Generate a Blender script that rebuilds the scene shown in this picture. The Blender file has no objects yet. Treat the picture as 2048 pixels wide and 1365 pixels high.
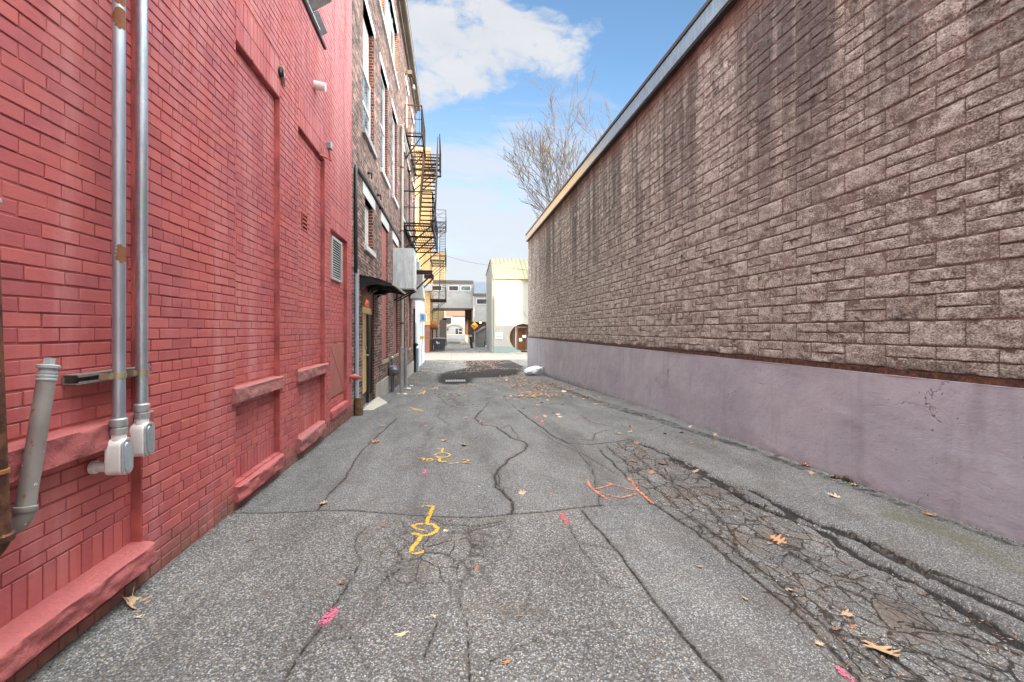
import bpy, math, random
import numpy as np
from mathutils import Vector, Matrix

R = math.radians
scene = bpy.context.scene
COL = scene.collection
random.seed(7)
RNG = np.random.default_rng(11)

# ------------------------------------------------------------------ camera, sky, sun, exposure
CAM_H = 1.48          # eye height above the asphalt under the camera
YAW = R(7.57)         # camera turned a little to the right of the alley's axis (the alley runs along +Y)
FPX = 910.0           # focal length in photo pixels (2048 wide)
cam_data = bpy.data.cameras.new("camera")
cam_data.sensor_width = 36.0
cam_data.lens = FPX / 2048.0 * 36.0
cam_data.shift_y = -22.5 / 2048.0
cam_data.clip_start = 0.05
cam_data.clip_end = 3000.0
camera = bpy.data.objects.new("camera", cam_data)
COL.objects.link(camera)
camera.location = (0, 0, CAM_H)
camera.rotation_euler = (R(90), 0, -YAW)
scene.camera = camera

SUN_EL, SUN_AZ = R(15.0), R(180 - 4.8)      # behind the camera, a touch to the right
SUN_DIR = Vector((math.sin(SUN_AZ) * math.cos(SUN_EL), math.cos(SUN_AZ) * math.cos(SUN_EL), math.sin(SUN_EL)))
sun_data = bpy.data.lights.new("sun", 'SUN')
sun_data.energy = 5.0
sun_data.angle = R(0.5)
sun_data.color = (1.0, 0.76, 0.46)
sun = bpy.data.objects.new("sun", sun_data)
COL.objects.link(sun)
sun.location = (4, -40, 30)
sun.rotation_euler = SUN_DIR.to_track_quat('Z', 'Y').to_euler()

scene.view_settings.view_transform = 'Standard'
scene.view_settings.look = 'None'
scene.view_settings.exposure = 1.58
scene.view_settings.gamma = 1.0
scene.render.engine = 'CYCLES'
scene.cycles.max_bounces = 7
scene.cycles.diffuse_bounces = 5
scene.cycles.glossy_bounces = 3
scene.cycles.transparent_max_bounces = 6
scene.cycles.sample_clamp_indirect = 4.0
scene.cycles.use_denoising = True
scene.cycles.denoising_prefilter = 'ACCURATE'
scene.cycles.use_adaptive_sampling = False


# ------------------------------------------------------------------ node helper
class NT:
    def __init__(self, tree):
        self.t = tree
        self.n = tree.nodes
        self.l = tree.links

    def new(self, typ, **kw):
        nd = self.n.new(typ)
        for k, v in kw.items():
            setattr(nd, k, v)
        return nd

    def put(self, sock, v):
        if isinstance(v, bpy.types.NodeSocket):
            self.l.new(v, sock)
        elif v is not None:
            if hasattr(sock.default_value, '__len__') and isinstance(v, (tuple, list)):
                v = tuple(v)
                if len(sock.default_value) == 4 and len(v) == 3:
                    v = v + (1.0,)
            sock.default_value = v

    def math(self, op, a, b=None, c=None, clamp=False):
        nd = self.new('ShaderNodeMath', operation=op, use_clamp=clamp)
        self.put(nd.inputs[0], a)
        if b is not None:
            self.put(nd.inputs[1], b)
        if c is not None:
            self.put(nd.inputs[2], c)
        return nd.outputs[0]

    def vmath(self, op, a, b=None):
        nd = self.new('ShaderNodeVectorMath', operation=op)
        self.put(nd.inputs[0], a)
        if b is not None:
            self.put(nd.inputs[1], b)
        return nd.outputs[0]

    def vscale(self, a, s):
        nd = self.new('ShaderNodeVectorMath', operation='SCALE')
        self.put(nd.inputs[0], a)
        nd.inputs['Scale'].default_value = s
        return nd.outputs[0]

    def pos(self):
        return self.new('ShaderNodeNewGeometry').outputs['Position']

    def scaled(self, vec, s):
        nd = self.new('ShaderNodeMapping')
        self.put(nd.inputs['Vector'], vec)
        nd.inputs['Scale'].default_value = s
        return nd.outputs[0]

    def sep(self, vec):
        nd = self.new('ShaderNodeSeparateXYZ')
        self.put(nd.inputs[0], vec)
        return nd.outputs

    def comb(self, x, y, z):
        nd = self.new('ShaderNodeCombineXYZ')
        for i, v in enumerate((x, y, z)):
            self.put(nd.inputs[i], v)
        return nd.outputs[0]

    def noise(self, vec, scale, detail=4, rough=0.55, dist=0.0, out='Fac'):
        nd = self.new('ShaderNodeTexNoise')
        self.put(nd.inputs['Vector'], vec)
        nd.inputs['Scale'].default_value = scale
        nd.inputs['Detail'].default_value = detail
        nd.inputs['Roughness'].default_value = rough
        nd.inputs['Distortion'].default_value = dist
        return nd.outputs[out]

    def vor(self, vec, scale, feature='F1', rand=1.0):
        nd = self.new('ShaderNodeTexVoronoi', feature=feature)
        self.put(nd.inputs['Vector'], vec)
        nd.inputs['Scale'].default_value = scale
        nd.inputs['Randomness'].default_value = rand
        return nd.outputs

    def ramp(self, fac, stops, interp='LINEAR'):
        nd = self.new('ShaderNodeValToRGB')
        nd.color_ramp.interpolation = interp
        el = nd.color_ramp.elements
        while len(el) < len(stops):
            el.new(0.5)
        for e, (p, c) in zip(el, stops):
            e.position = p
            e.color = (c, c, c, 1) if not hasattr(c, '__len__') else tuple(c) + (1,)
        self.put(nd.inputs[0], fac)
        return nd.outputs[0]

    def step(self, v, a, b):
        nd = self.new('ShaderNodeMapRange', interpolation_type='SMOOTHSTEP')
        self.put(nd.inputs['Value'], v)
        nd.inputs['From Min'].default_value = a
        nd.inputs['From Max'].default_value = b
        return nd.outputs[0]

    def mix(self, fac, a, b, blend='MIX'):
        nd = self.new('ShaderNodeMix', data_type='RGBA', blend_type=blend)
        self.put(nd.inputs[0], fac)
        self.put(nd.inputs[6], a)
        self.put(nd.inputs[7], b)
        return nd.outputs[2]

    def attr(self, name, out='Fac'):
        return self.new('ShaderNodeAttribute', attribute_name=name).outputs[out]

    def bump(self, h, strength=0.5, dist=0.01, normal=None):
        nd = self.new('ShaderNodeBump')
        self.put(nd.inputs['Height'], h)
        nd.inputs['Strength'].default_value = strength
        nd.inputs['Distance'].default_value = dist
        if normal is not None:
            self.put(nd.inputs['Normal'], normal)
        return nd.outputs[0]

    def bsdf(self, color, rough=0.7, metal=0.0, normal=None, spec=None, alpha=None, emit=None, emit_s=0.0):
        nd = self.new('ShaderNodeBsdfPrincipled')
        self.put(nd.inputs['Base Color'], color)
        self.put(nd.inputs['Roughness'], rough)
        self.put(nd.inputs['Metallic'], metal)
        if normal is not None:
            self.put(nd.inputs['Normal'], normal)
        if spec is not None:
            self.put(nd.inputs['Specular IOR Level'], spec)
        if alpha is not None:
            self.put(nd.inputs['Alpha'], alpha)
        if emit is not None:
            self.put(nd.inputs['Emission Color'], emit)
            nd.inputs['Emission Strength'].default_value = emit_s
        out = self.new('ShaderNodeOutputMaterial')
        self.l.new(nd.outputs[0], out.inputs[0])
        return nd


def material(name):
    m = bpy.data.materials.new(name)
    m.use_nodes = True
    m.node_tree.nodes.clear()
    return m, NT(m.node_tree)


# ------------------------------------------------------------------ sky
world = bpy.data.worlds.new("World")
scene.world = world
world.use_nodes = True
world.node_tree.nodes.clear()
w = NT(world.node_tree)
sky = w.new('ShaderNodeTexSky', sky_type='NISHITA')
sky.sun_disc = False
sky.sun_elevation = SUN_EL
sky.sun_rotation = SUN_AZ
sky.air_density = 1.0
sky.dust_density = 0.6
sky.ozone_density = 1.5
wdir = w.new('ShaderNodeTexCoord').outputs['Generated']
dx, dy, dz = w.sep(wdir)[:]
den = w.math('MAXIMUM', w.math('ABSOLUTE', dy), 0.12)
sx = w.math('DIVIDE', dx, den)          # azimuth of the direction: 0 looks down the alley
sz = w.math('DIVIDE', dz, den)          # its height over the horizon
ahead = w.step(dy, 0.0, 0.25)
# cumulus bank high over the left roofs
cp = w.comb(sx, w.math('MULTIPLY', sz, 1.35), 0.0)
warp = w.vmath('ADD', cp, w.vscale(w.noise(cp, 3.0, 4, 0.55, 0.0, 'Color'), 0.22))
big = w.noise(warp, 6.5, 10, 0.60, 0.0)
ex = w.math('DIVIDE', w.math('SUBTRACT', sx, 0.0), 0.29)
ez = w.math('DIVIDE', w.math('SUBTRACT', sz, w.math('ADD', 0.625, w.math('MULTIPLY', sx, 0.06))), 0.118)
blob = w.math('SUBTRACT', 1.0, w.math('ADD', w.math('MULTIPLY', ex, ex), w.math('MULTIPLY', ez, ez)))
blob = w.math('MAXIMUM', blob, -1.3)
cum = w.math('ADD', w.math('MULTIPLY', blob, 0.20), big)
cum_m = w.math('MULTIPLY', w.step(cum, 0.45, 0.65), ahead)
# thin streaky veil low down
vp = w.comb(w.math('MULTIPLY', sx, 1.6), w.math('MULTIPLY', sz, 5.5), 3.7)
veil = w.noise(vp, 2.6, 7, 0.6, 0.6)
low = w.math('SUBTRACT', 1.0, w.step(sz, 0.30, 0.50))
veil_m = w.math('MULTIPLY', w.step(w.math('ADD', veil, w.math('MULTIPLY', low, 0.18)), 0.46, 0.72), w.step(sz, 0.62, 0.40))
# added unseen bright cloud overhead, behind and at the sides, to light the alley
oc = w.noise(wdir, 2.3, 6, 0.55)
over_m = w.math('MULTIPLY', w.step(oc, 0.30, 0.55), w.math('MAXIMUM', w.math('MAXIMUM', w.step(dz, 0.66, 0.85), w.math('MULTIPLY', w.step(dy, 0.05, -0.25), 0.26)), w.math('MULTIPLY', w.step(w.math('ABSOLUTE', dx), 0.50, 0.75), 0.85)))
haze_m = w.math('POWER', w.math('SUBTRACT', 1.0, w.step(sz, -0.02, 0.62)), 1.15)
SKY_GAIN = 0.079
base = w.mix(1.0, sky.outputs[0], (SKY_GAIN * 0.90, SKY_GAIN * 1.05, SKY_GAIN * 1.14), 'MULTIPLY')
CL = 0.288
c1 = w.mix(w.math('MULTIPLY', haze_m, 0.92), base, (CL * 0.93, CL * 0.98, CL * 1.05))
c2 = w.mix(w.math('MULTIPLY', veil_m, 0.75), c1, (CL * 0.95, CL * 0.98, CL * 1.04))
shade = w.ramp(w.noise(cp, 5.0, 5, 0.5), [(0.30, (CL * 0.88, CL * 0.90, CL * 0.96)), (0.62, (CL * 1.0, CL * 1.01, CL * 1.03))])
c3 = w.mix(w.math('MULTIPLY', cum_m, 0.93), c2, shade)
OV = 3.7
c4 = w.mix(w.math('MULTIPLY', over_m, 0.9), c3, (OV * 1.0, OV * 1.0, OV * 1.0))
bg = w.new('ShaderNodeBackground')
w.l.new(c4, bg.inputs[0])
bg.inputs[1].default_value = 1.0
wo = w.new('ShaderNodeOutputWorld')
w.l.new(bg.outputs[0], wo.inputs[0])

# ------------------------------------------------------------------ places in the scene
LEFT, RIGHT = -1.78, 3.95        # faces of the left buildings and of the block building
RECESS = -1.835                  # bricked-up window bays of the red building
GROUND_H = [(-40, 1.42), (0, 1.48), (2.5, 1.48), (5.6, 1.525), (8.5, 1.57), (11.2, 1.67), (13.5, 1.78), (17, 1.90), (20, 1.975),
            (23.4, 2.05), (33, 2.17), (40, 2.06), (45, 1.97), (54, 1.80), (60, 1.62), (85, 1.40), (97, 0.98), (160, 0.8), (900, 0.0)]
GH_Y = np.array([a for a, _ in GROUND_H], float)
GH_V = np.array([b for _, b in GROUND_H], float)


def gz(y):
    """height of the ground at a distance y down the alley"""
    return CAM_H - float(np.interp(y, GH_Y, GH_V))


def zc(v):
    return v + CAM_H


_F = (math.sin(YAW), math.cos(YAW))
_Rt = (math.cos(YAW), -math.sin(YAW))


def ray(px, py):
    u, v = (px - 1024) / FPX, (660 - py) / FPX
    return _F[0] + u * _Rt[0], _F[1] + u * _Rt[1], v


def on_x(px, py, x):
    a, b, c = ray(px, py)
    t = x / a
    return Vector((x, b * t, CAM_H + c * t))


def on_y(px, py, y):
    a, b, c = ray(px, py)
    t = y / b
    return Vector((a * t, y, CAM_H + c * t))


def on_g(px, py):
    """point of the ground surveyed at a place in the photo"""
    a, b, c = ray(px, py)
    t = 1.48 / max(-c, 1e-3)
    for _ in range(40):
        t = 0.5 * t + 0.5 * ((CAM_H - gz(b * t)) / max(-c, 1e-3))
    return Vector((a * t, b * t, gz(b * t)))


# ------------------------------------------------------------------ object helpers
def tag(o, label=None, cat=None, group=None, kind=None):
    if label: o['label'] = label
    if cat: o['category'] = cat
    if group: o['group'] = group
    if kind: o['kind'] = kind
    return o


def thing(name, loc, label, cat, group=None):
    o = bpy.data.objects.new(name, None)
    o.empty_display_size = 0.2
    COL.objects.link(o)
    o.location = loc
    return tag(o, label, cat, group)


def origin(o):
    v = Vector((0, 0, 0))
    while o is not None:
        v += o.location
        o = o.parent
    return v


def link_mesh(name, me, m, parent=None, loc=None, smooth=False, bevel=0.0, seg=2):
    o = bpy.data.objects.new(name, me)
    for k in (m if isinstance(m, (list, tuple)) else [m]):
        me.materials.append(k)
    if smooth:
        me.shade_smooth()
        if smooth != True:
            me.set_sharp_from_angle(angle=R(smooth))
    COL.objects.link(o)
    if parent is not None:
        o.parent = parent
    elif loc is not None:
        o.location = loc
    if bevel:
        b = o.modifiers.new("bevel", 'BEVEL')
        b.width = bevel
        b.segments = seg
        b.limit_method = 'ANGLE'
        b.angle_limit = R(40)
    return o


class MB:
    """collects shapes given in world coordinates and links them as one mesh object"""
    def __init__(self):
        self.v, self.f, self.mi = [], [], []
        self.cur = 0

    def add(self, vs, fs):
        b = len(self.v)
        self.v += [tuple(p) for p in vs]
        for q in fs:
            self.f.append(tuple(b + i for i in q))
            self.mi.append(self.cur)
        return self

    def box(self, x0, x1, y0, y1, z0, z1):
        x0, x1 = min(x0, x1), max(x0, x1)
        y0, y1 = min(y0, y1), max(y0, y1)
        z0, z1 = min(z0, z1), max(z0, z1)
        return self.add([(x0, y0, z0), (x1, y0, z0), (x1, y1, z0), (x0, y1, z0), (x0, y0, z1), (x1, y0, z1), (x1, y1, z1), (x0, y1, z1)],
                        [(0, 3, 2, 1), (4, 5, 6, 7), (0, 1, 5, 4), (1, 2, 6, 5), (2, 3, 7, 6), (3, 0, 4, 7)])

    def bar(self, a, b, w=0.04, h=None, up=(0, 0, 1)):
        """square bar from a to b"""
        a, b = Vector(a), Vector(b)
        h = w if h is None else h
        d = (b - a).normalized()
        s = d.cross(Vector(up))
        if s.length < 1e-4:
            s = d.cross(Vector((1, 0, 0)))
        s.normalize()
        t = s.cross(d)
        vs = []
        for p in (a, b):
            for i, j in ((-1, -1), (1, -1), (1, 1), (-1, 1)):
                vs.append(p + s * (i * w / 2) + t * (j * h / 2))
        return self.add(vs, [(0, 3, 2, 1), (4, 5, 6, 7), (0, 1, 5, 4), (1, 2, 6, 5), (2, 3, 7, 6), (3, 0, 4, 7)])

    def tube(self, pts, r, n=12, caps=True):
        pts = [Vector(p) for p in pts]
        rs = r if hasattr(r, '__len__') else [r] * len(pts)
        b = len(self.v)
        prev = None
        for i, p in enumerate(pts):
            d = (pts[min(i + 1, len(pts) - 1)] - pts[max(i - 1, 0)])
            if d.length < 1e-9:
                d = Vector((0, 0, 1))
            d.normalize()
            if prev is None:
                s = d.cross(Vector((0, 0, 1)))
                if s.length < 1e-3:
                    s = d.cross(Vector((0, 1, 0)))
            else:
                s = prev - d * prev.dot(d)
                if s.length < 1e-4:
                    s = d.cross(Vector((0, 1, 0)))
            s.normalize()
            prev = s
            t = d.cross(s)
            for k in range(n):
                a = 2 * math.pi * k / n
                self.v.append(tuple(p + (s * math.cos(a) + t * math.sin(a)) * rs[i]))
        for i in range(len(pts) - 1):
            for k in range(n):
                self.f.append((b + i * n + k, b + i * n + (k + 1) % n, b + (i + 1) * n + (k + 1) % n, b + (i + 1) * n + k))
                self.mi.append(self.cur)
        if caps:
            self.f.append(tuple(b + k for k in reversed(range(n)))); self.mi.append(self.cur)
            self.f.append(tuple(b + (len(pts) - 1) * n + k for k in range(n))); self.mi.append(self.cur)
        return self

    def lathe(self, base, axis, prof, n=20):
        """profile of (distance along axis, radius) turned round the axis from base"""
        base, axis = Vector(base), Vector(axis).normalized()
        return self.tube([base + axis * (d + 1e-5 * i) for i, (d, _) in enumerate(prof)], [max(r, 1e-4) for _, r in prof], n)

    def prism(self, poly, axis, a, b):
        """polygon in the plane across an axis ('x','y','z'), swept from a to b"""
        def P(u, v, w_):
            return {'x': (w_, u, v), 'y': (u, w_, v), 'z': (u, v, w_)}[axis]
        n = len(poly)
        vs = [P(u, v, a) for u, v in poly] + [P(u, v, b) for u, v in poly]
        fs = [tuple(reversed(range(n))), tuple(range(n, 2 * n))]
        fs += [(i, (i + 1) % n, n + (i + 1) % n, n + i) for i in range(n)]
        return self.add(vs, fs)

    def build(self, name, m, parent=None, smooth=False, bevel=0.0, seg=2, fix=True):
        vs = [Vector(p) for p in self.v]
        if parent is not None:
            o = origin(parent)
        else:
            xs = [p.x for p in vs]; ys = [p.y for p in vs]; zs = [p.z for p in vs]
            o = Vector(((min(xs) + max(xs)) / 2, (min(ys) + max(ys)) / 2, min(zs)))
        me = bpy.data.meshes.new(name)
        me.from_pydata([tuple(p - o) for p in vs], [], self.f)
        me.polygons.foreach_set('material_index', self.mi)
        if fix:
            import bmesh
            bm = bmesh.new()
            bm.from_mesh(me)
            bmesh.ops.recalc_face_normals(bm, faces=bm.faces)
            bm.to_mesh(me)
            bm.free()
        me.update()
        return link_mesh(name, me, m, parent, o if parent is None else None, smooth, bevel, seg)


def np_mesh(name, V, F, m, parent=None, smooth=False, attrs=None, loc=None):
    """mesh from numpy arrays of world points and quads"""
    o = origin(parent) if parent is not None else Vector(loc if loc is not None else (0, 0, 0))
    me = bpy.data.meshes.new(name)
    V = V - np.array(o)[None, :]
    me.vertices.add(len(V))
    me.vertices.foreach_set('co', V.astype(np.float32).ravel())
    k = F.shape[1]
    me.loops.add(F.size)
    me.loops.foreach_set('vertex_index', F.astype(np.int32).ravel())
    me.polygons.add(len(F))
    me.polygons.foreach_set('loop_start', np.arange(0, F.size, k, dtype=np.int32))
    me.polygons.foreach_set('loop_total', np.full(len(F), k, dtype=np.int32))
    me.update(calc_edges=True)
    me.validate()
    if not smooth:
        me.shade_flat()
    for an, av in (attrs or {}).items():
        a = me.attributes.new(an, 'FLOAT', 'POINT')
        a.data.foreach_set('value', av.astype(np.float32).ravel())
    return link_mesh(name, me, m, parent, o if parent is None else None, smooth)


# value noise on numpy arrays
def _hash(ix, iy, seed):
    h = (ix.astype(np.int64) * 374761393 + iy.astype(np.int64) * 668265263 + seed * 982451653) & 0x7fffffff
    h = ((h ^ (h >> 13)) * 1274126177) & 0x7fffffff
    return ((h ^ (h >> 16)) & 0xffff) / 65535.0


def vnoise(x, y, seed=0):
    ix, iy = np.floor(x), np.floor(y)
    fx, fy = x - ix, y - iy
    fx = fx * fx * (3 - 2 * fx); fy = fy * fy * (3 - 2 * fy)
    a = _hash(ix, iy, seed); b = _hash(ix + 1, iy, seed); c = _hash(ix, iy + 1, seed); d = _hash(ix + 1, iy + 1, seed)
    return a + (b - a) * fx + (c - a) * fy + (a - b - c + d) * fx * fy


def fbm(x, y, seed=0, octaves=4, gain=0.5):
    s, amp, tot = 0.0, 1.0, 0.0
    for k in range(octaves):
        s = s + amp * vnoise(x * 2 ** k + 17.3 * k, y * 2 ** k - 9.1 * k, seed + k)
        tot += amp
        amp *= gain
    return s / tot

# ------------------------------------------------------------------ materials
def simple(name, color, rough=0.6, metal=0.0, var=0.12, scale=6.0, bump=0.0, bscale=60.0, spec=None):
    m, n = material(name)
    p = n.pos()
    f = n.noise(p, scale, 5)
    c = n.mix(n.step(f, 0.3, 0.75), tuple(x * (1 - var) for x in color), tuple(min(1, x * (1 + var)) for x in color))
    nm = n.bump(n.noise(p, bscale, 4), bump, 0.004) if bump else None
    rr = n.math('ADD', n.math('MULTIPLY', f, 0.2), rough - 0.1)
    n.bsdf(c, rr, metal, nm, spec)
    return m


def mat_red_paint():
    m, n = material('red_painted_brick')
    p = n.pos()
    x, y, z = n.sep(p)[:]
    tone = n.attr('tone')
    f1 = n.noise(p, 1.3, 5)
    f2 = n.noise(n.scaled(p, (1, 1, 2.2)), 9.0, 5, 0.6)
    c = n.mix(n.step(f1, 0.38, 0.62), (0.455, 0.106, 0.100), (0.398, 0.106, 0.115))
    c = n.mix(n.math('MULTIPLY', n.step(f2, 0.50, 0.80), 0.62), c, (0.255, 0.070, 0.092))
    c = n.mix(n.math('MULTIPLY', n.step(tone, 0.35, 1.0), 0.55), c, (0.500, 0.135, 0.115))
    c = n.mix(n.math('MULTIPLY', n.step(tone, 0.22, 0.0), 0.40), c, (0.300, 0.070, 0.075))
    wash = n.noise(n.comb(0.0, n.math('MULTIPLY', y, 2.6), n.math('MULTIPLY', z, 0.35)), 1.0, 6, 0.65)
    c = n.mix(n.math('MULTIPLY', n.step(n.math('ADD', wash, n.math('MULTIPLY', n.step(z, 1.5, 6.5), 0.20)), 0.50, 0.75), 0.66), c, (0.55, 0.250, 0.240))  # blotchy faded wash; the paling with height paints in the sky sheen
    c = n.mix(n.math('MULTIPLY', n.step(wash, 0.44, 0.26), 0.40), c, (0.230, 0.062, 0.066))
    # chips and specks
    sp = n.noise(p, 60.0, 3, 0.6)
    c = n.mix(n.math('MULTIPLY', n.step(sp, 0.69, 0.74), 0.6), c, (0.14, 0.055, 0.05))
    ch = n.noise(p, 17.0, 3, 0.5)
    c = n.mix(n.math('MULTIPLY', n.step(ch, 0.755, 0.775), 0.7), c, (0.33, 0.27, 0.25))
    # splashed dirt and worn paint just above the asphalt
    hgt = n.math('ADD', z, n.math('MULTIPLY', n.math('SUBTRACT', n.noise(p, 4.0, 4), 0.5), 0.35))
    c = n.mix(n.math('MULTIPLY', n.step(hgt, 0.26, -0.06), 0.85), c, n.mix(n.step(n.noise(p, 14.0, 4), 0.4, 0.6), (0.12, 0.080, 0.058), (0.19, 0.125, 0.09)))
    h = n.math('ADD', n.math('MULTIPLY', n.noise(n.scaled(p, (1, 1, 1.6)), 38.0, 5, 0.6), 1.0), n.math('MULTIPLY', n.noise(p, 140.0, 3), 0.35))
    nm = n.bump(h, 0.40, 0.004)
    n.bsdf(c, n.math('ADD', 0.42, n.math('MULTIPLY', f2, 0.25)), 0.0, nm, 0.32)
    return m


def mat_sill(name, worn):
    m, n = material(name)
    p = n.pos()
    f = n.noise(p, 24.0, 6, 0.65)
    c = n.mix(n.step(f, 0.35, 0.7), (0.42, 0.112, 0.104), (0.33, 0.095, 0.098))
    if worn:
        g = n.noise(p, 70.0, 4, 0.7)
        rel = n.attr('relief')
        grey = n.mix(n.step(g, 0.42, 0.60), (0.10, 0.07, 0.06), (0.36, 0.26, 0.22))
        c = n.mix(n.math('MULTIPLY', n.step(n.math('ADD', g, n.math('MULTIPLY', rel, 0.4)), 0.52, 0.72), worn), c, grey)
    nm = n.bump(n.noise(p, 45.0, 6, 0.65), 0.7, 0.012)
    n.bsdf(c, 0.62, 0.0, nm)
    return m


def mat_block():
    m, n = material('split_face_block')
    p = n.pos()
    x, y, z = n.sep(p)[:]
    rel = n.attr('relief')
    ton = n.attr('tone')
    fine = n.noise(n.scaled(p, (1, 1, 1.7)), 50.0, 6, 0.78)
    mid = n.noise(p, 13.0, 5, 0.6)
    k = n.math('ADD', n.math('MULTIPLY', rel, 0.24), n.math('ADD', n.math('MULTIPLY', fine, 0.98), n.math('MULTIPLY', mid, 0.16)))
    c = n.ramp(k, [(0.56, (0.062, 0.042, 0.033)), (0.645, (0.195, 0.153, 0.126)), (0.71, (0.335, 0.290, 0.250)), (0.80, (0.58, 0.540, 0.485))])
    c = n.mix(n.math('MULTIPLY', ton, 0.35), c, n.mix(0.6, c, (0.31, 0.245, 0.215)))
    # rust-red stain in patches
    rs = n.noise(n.scaled(p, (1, 1, 1.5)), 3.6, 5, 0.6)
    c = n.mix(n.math('MULTIPLY', n.step(rs, 0.55, 0.72), 0.28), c, (0.17, 0.068, 0.045))
    # dark streaks washed down from the roof edge
    st = n.noise(n.comb(0.0, n.math('MULTIPLY', y, 2.1), n.math('MULTIPLY', z, 0.10)), 1.05, 7, 0.70)
    up = n.step(n.math('ADD', z, n.math('MULTIPLY', n.noise(n.comb(0.0, n.math('MULTIPLY', y, 2.0), 0.0), 1.0, 3), 3.0)), 3.6, 6.4)
    stm = n.math('MULTIPLY', n.math('MULTIPLY', n.step(st, 0.43, 0.58), up), 0.80)
    c = n.mix(stm, c, (0.075, 0.062, 0.062))
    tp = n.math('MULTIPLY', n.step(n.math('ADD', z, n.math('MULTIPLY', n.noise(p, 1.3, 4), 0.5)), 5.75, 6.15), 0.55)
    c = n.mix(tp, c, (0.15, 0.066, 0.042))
    # black mould spots
    mo = n.noise(p, 2.1, 5, 0.6)
    mo2 = n.noise(p, 9.0, 4, 0.6)
    c = n.mix(n.math('MULTIPLY', n.math('MULTIPLY', n.step(mo, 0.63, 0.71), n.step(mo2, 0.42, 0.62)), 0.85), c, (0.022, 0.020, 0.020))
    # grime along the joint over the concrete
    gr = n.math('MULTIPLY', n.step(n.math('ADD', z, n.math('MULTIPLY', n.noise(n.scaled(p, (1, 1, 3.0)), 3.0, 4), -0.34)), 1.05, 0.93), 0.8)
    c = n.mix(gr, c, (0.055, 0.038, 0.032))
    h = n.math('ADD', n.math('MULTIPLY', fine, 1.0), n.math('MULTIPLY', n.noise(p, 150.0, 3), 0.5))
    nm = n.bump(h, 1.0, 0.016)
    n.bsdf(c, 0.92, 0.0, nm, 0.25)
    return m


def mat_concrete_lavender():
    m, n = material('lavender_painted_concrete')
    p = n.pos()
    x, y, z = n.sep(p)[:]
    f = n.noise(p, 1.1, 5, 0.55)
    g = n.noise(n.scaled(p, (1, 1, 2.0)), 7.0, 5, 0.6)
    c = n.mix(n.step(f, 0.3, 0.7), (0.315, 0.308, 0.350), (0.380, 0.370, 0.405))
    c = n.mix(n.math('MULTIPLY', n.step(g, 0.5, 0.8), 0.35), c, (0.24, 0.21, 0.24))
    pit = n.noise(n.scaled(p, (1, 1, 1.0)), 30.0, 3, 0.55)
    pm = n.step(pit, 0.70, 0.73)
    ce = n.vor(n.vmath('ADD', n.scaled(p, (1, .35, .8)), n.vscale(n.noise(p, 3.0, 4, 0.6, 0, 'Color'), 0.35)), 1.25, 'DISTANCE_TO_EDGE')['Distance']
    cr = n.math('MULTIPLY', n.step(ce, 0.006, 0.001), n.step(n.noise(p, 0.9, 3), 0.50, 0.60))
    c = n.mix(n.math('MULTIPLY', cr, 0.8), c, (0.10, 0.08, 0.085))
    c = n.mix(n.math('MULTIPLY', pm, 0.75), c, (0.08, 0.065, 0.07))
    # damp and moss where it meets the ground
    low = n.math('ADD', z, n.math('MULTIPLY', y, 0.022))
    d = n.step(n.math('ADD', low, n.math('MULTIPLY', n.noise(p, 6.0, 4), -0.30)), 0.02, -0.22)
    c = n.mix(n.math('MULTIPLY', d, 0.75), c, (0.075, 0.058, 0.050))
    streak = n.noise(n.comb(0.0, n.math('MULTIPLY', y, 4.0), n.math('MULTIPLY', z, 0.5)), 1.0, 4, 0.6)
    c = n.mix(n.math('MULTIPLY', n.step(streak, 0.52, 0.76), 0.45), c, (0.185, 0.170, 0.20))
    h = n.math('ADD', n.math('MULTIPLY', n.noise(n.scaled(p, (1, 1, 2.5)), 30.0, 5, 0.6), 0.35), n.math('ADD', n.math('MULTIPLY', n.noise(p, 3.0, 4), 2.2), n.math('MULTIPLY', n.math('MAXIMUM', pm, cr), -1.4)))
    nm = n.bump(h, 0.5, 0.016)
    n.bsdf(c, 0.62, 0.0, nm, 0.4)
    return m


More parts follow.
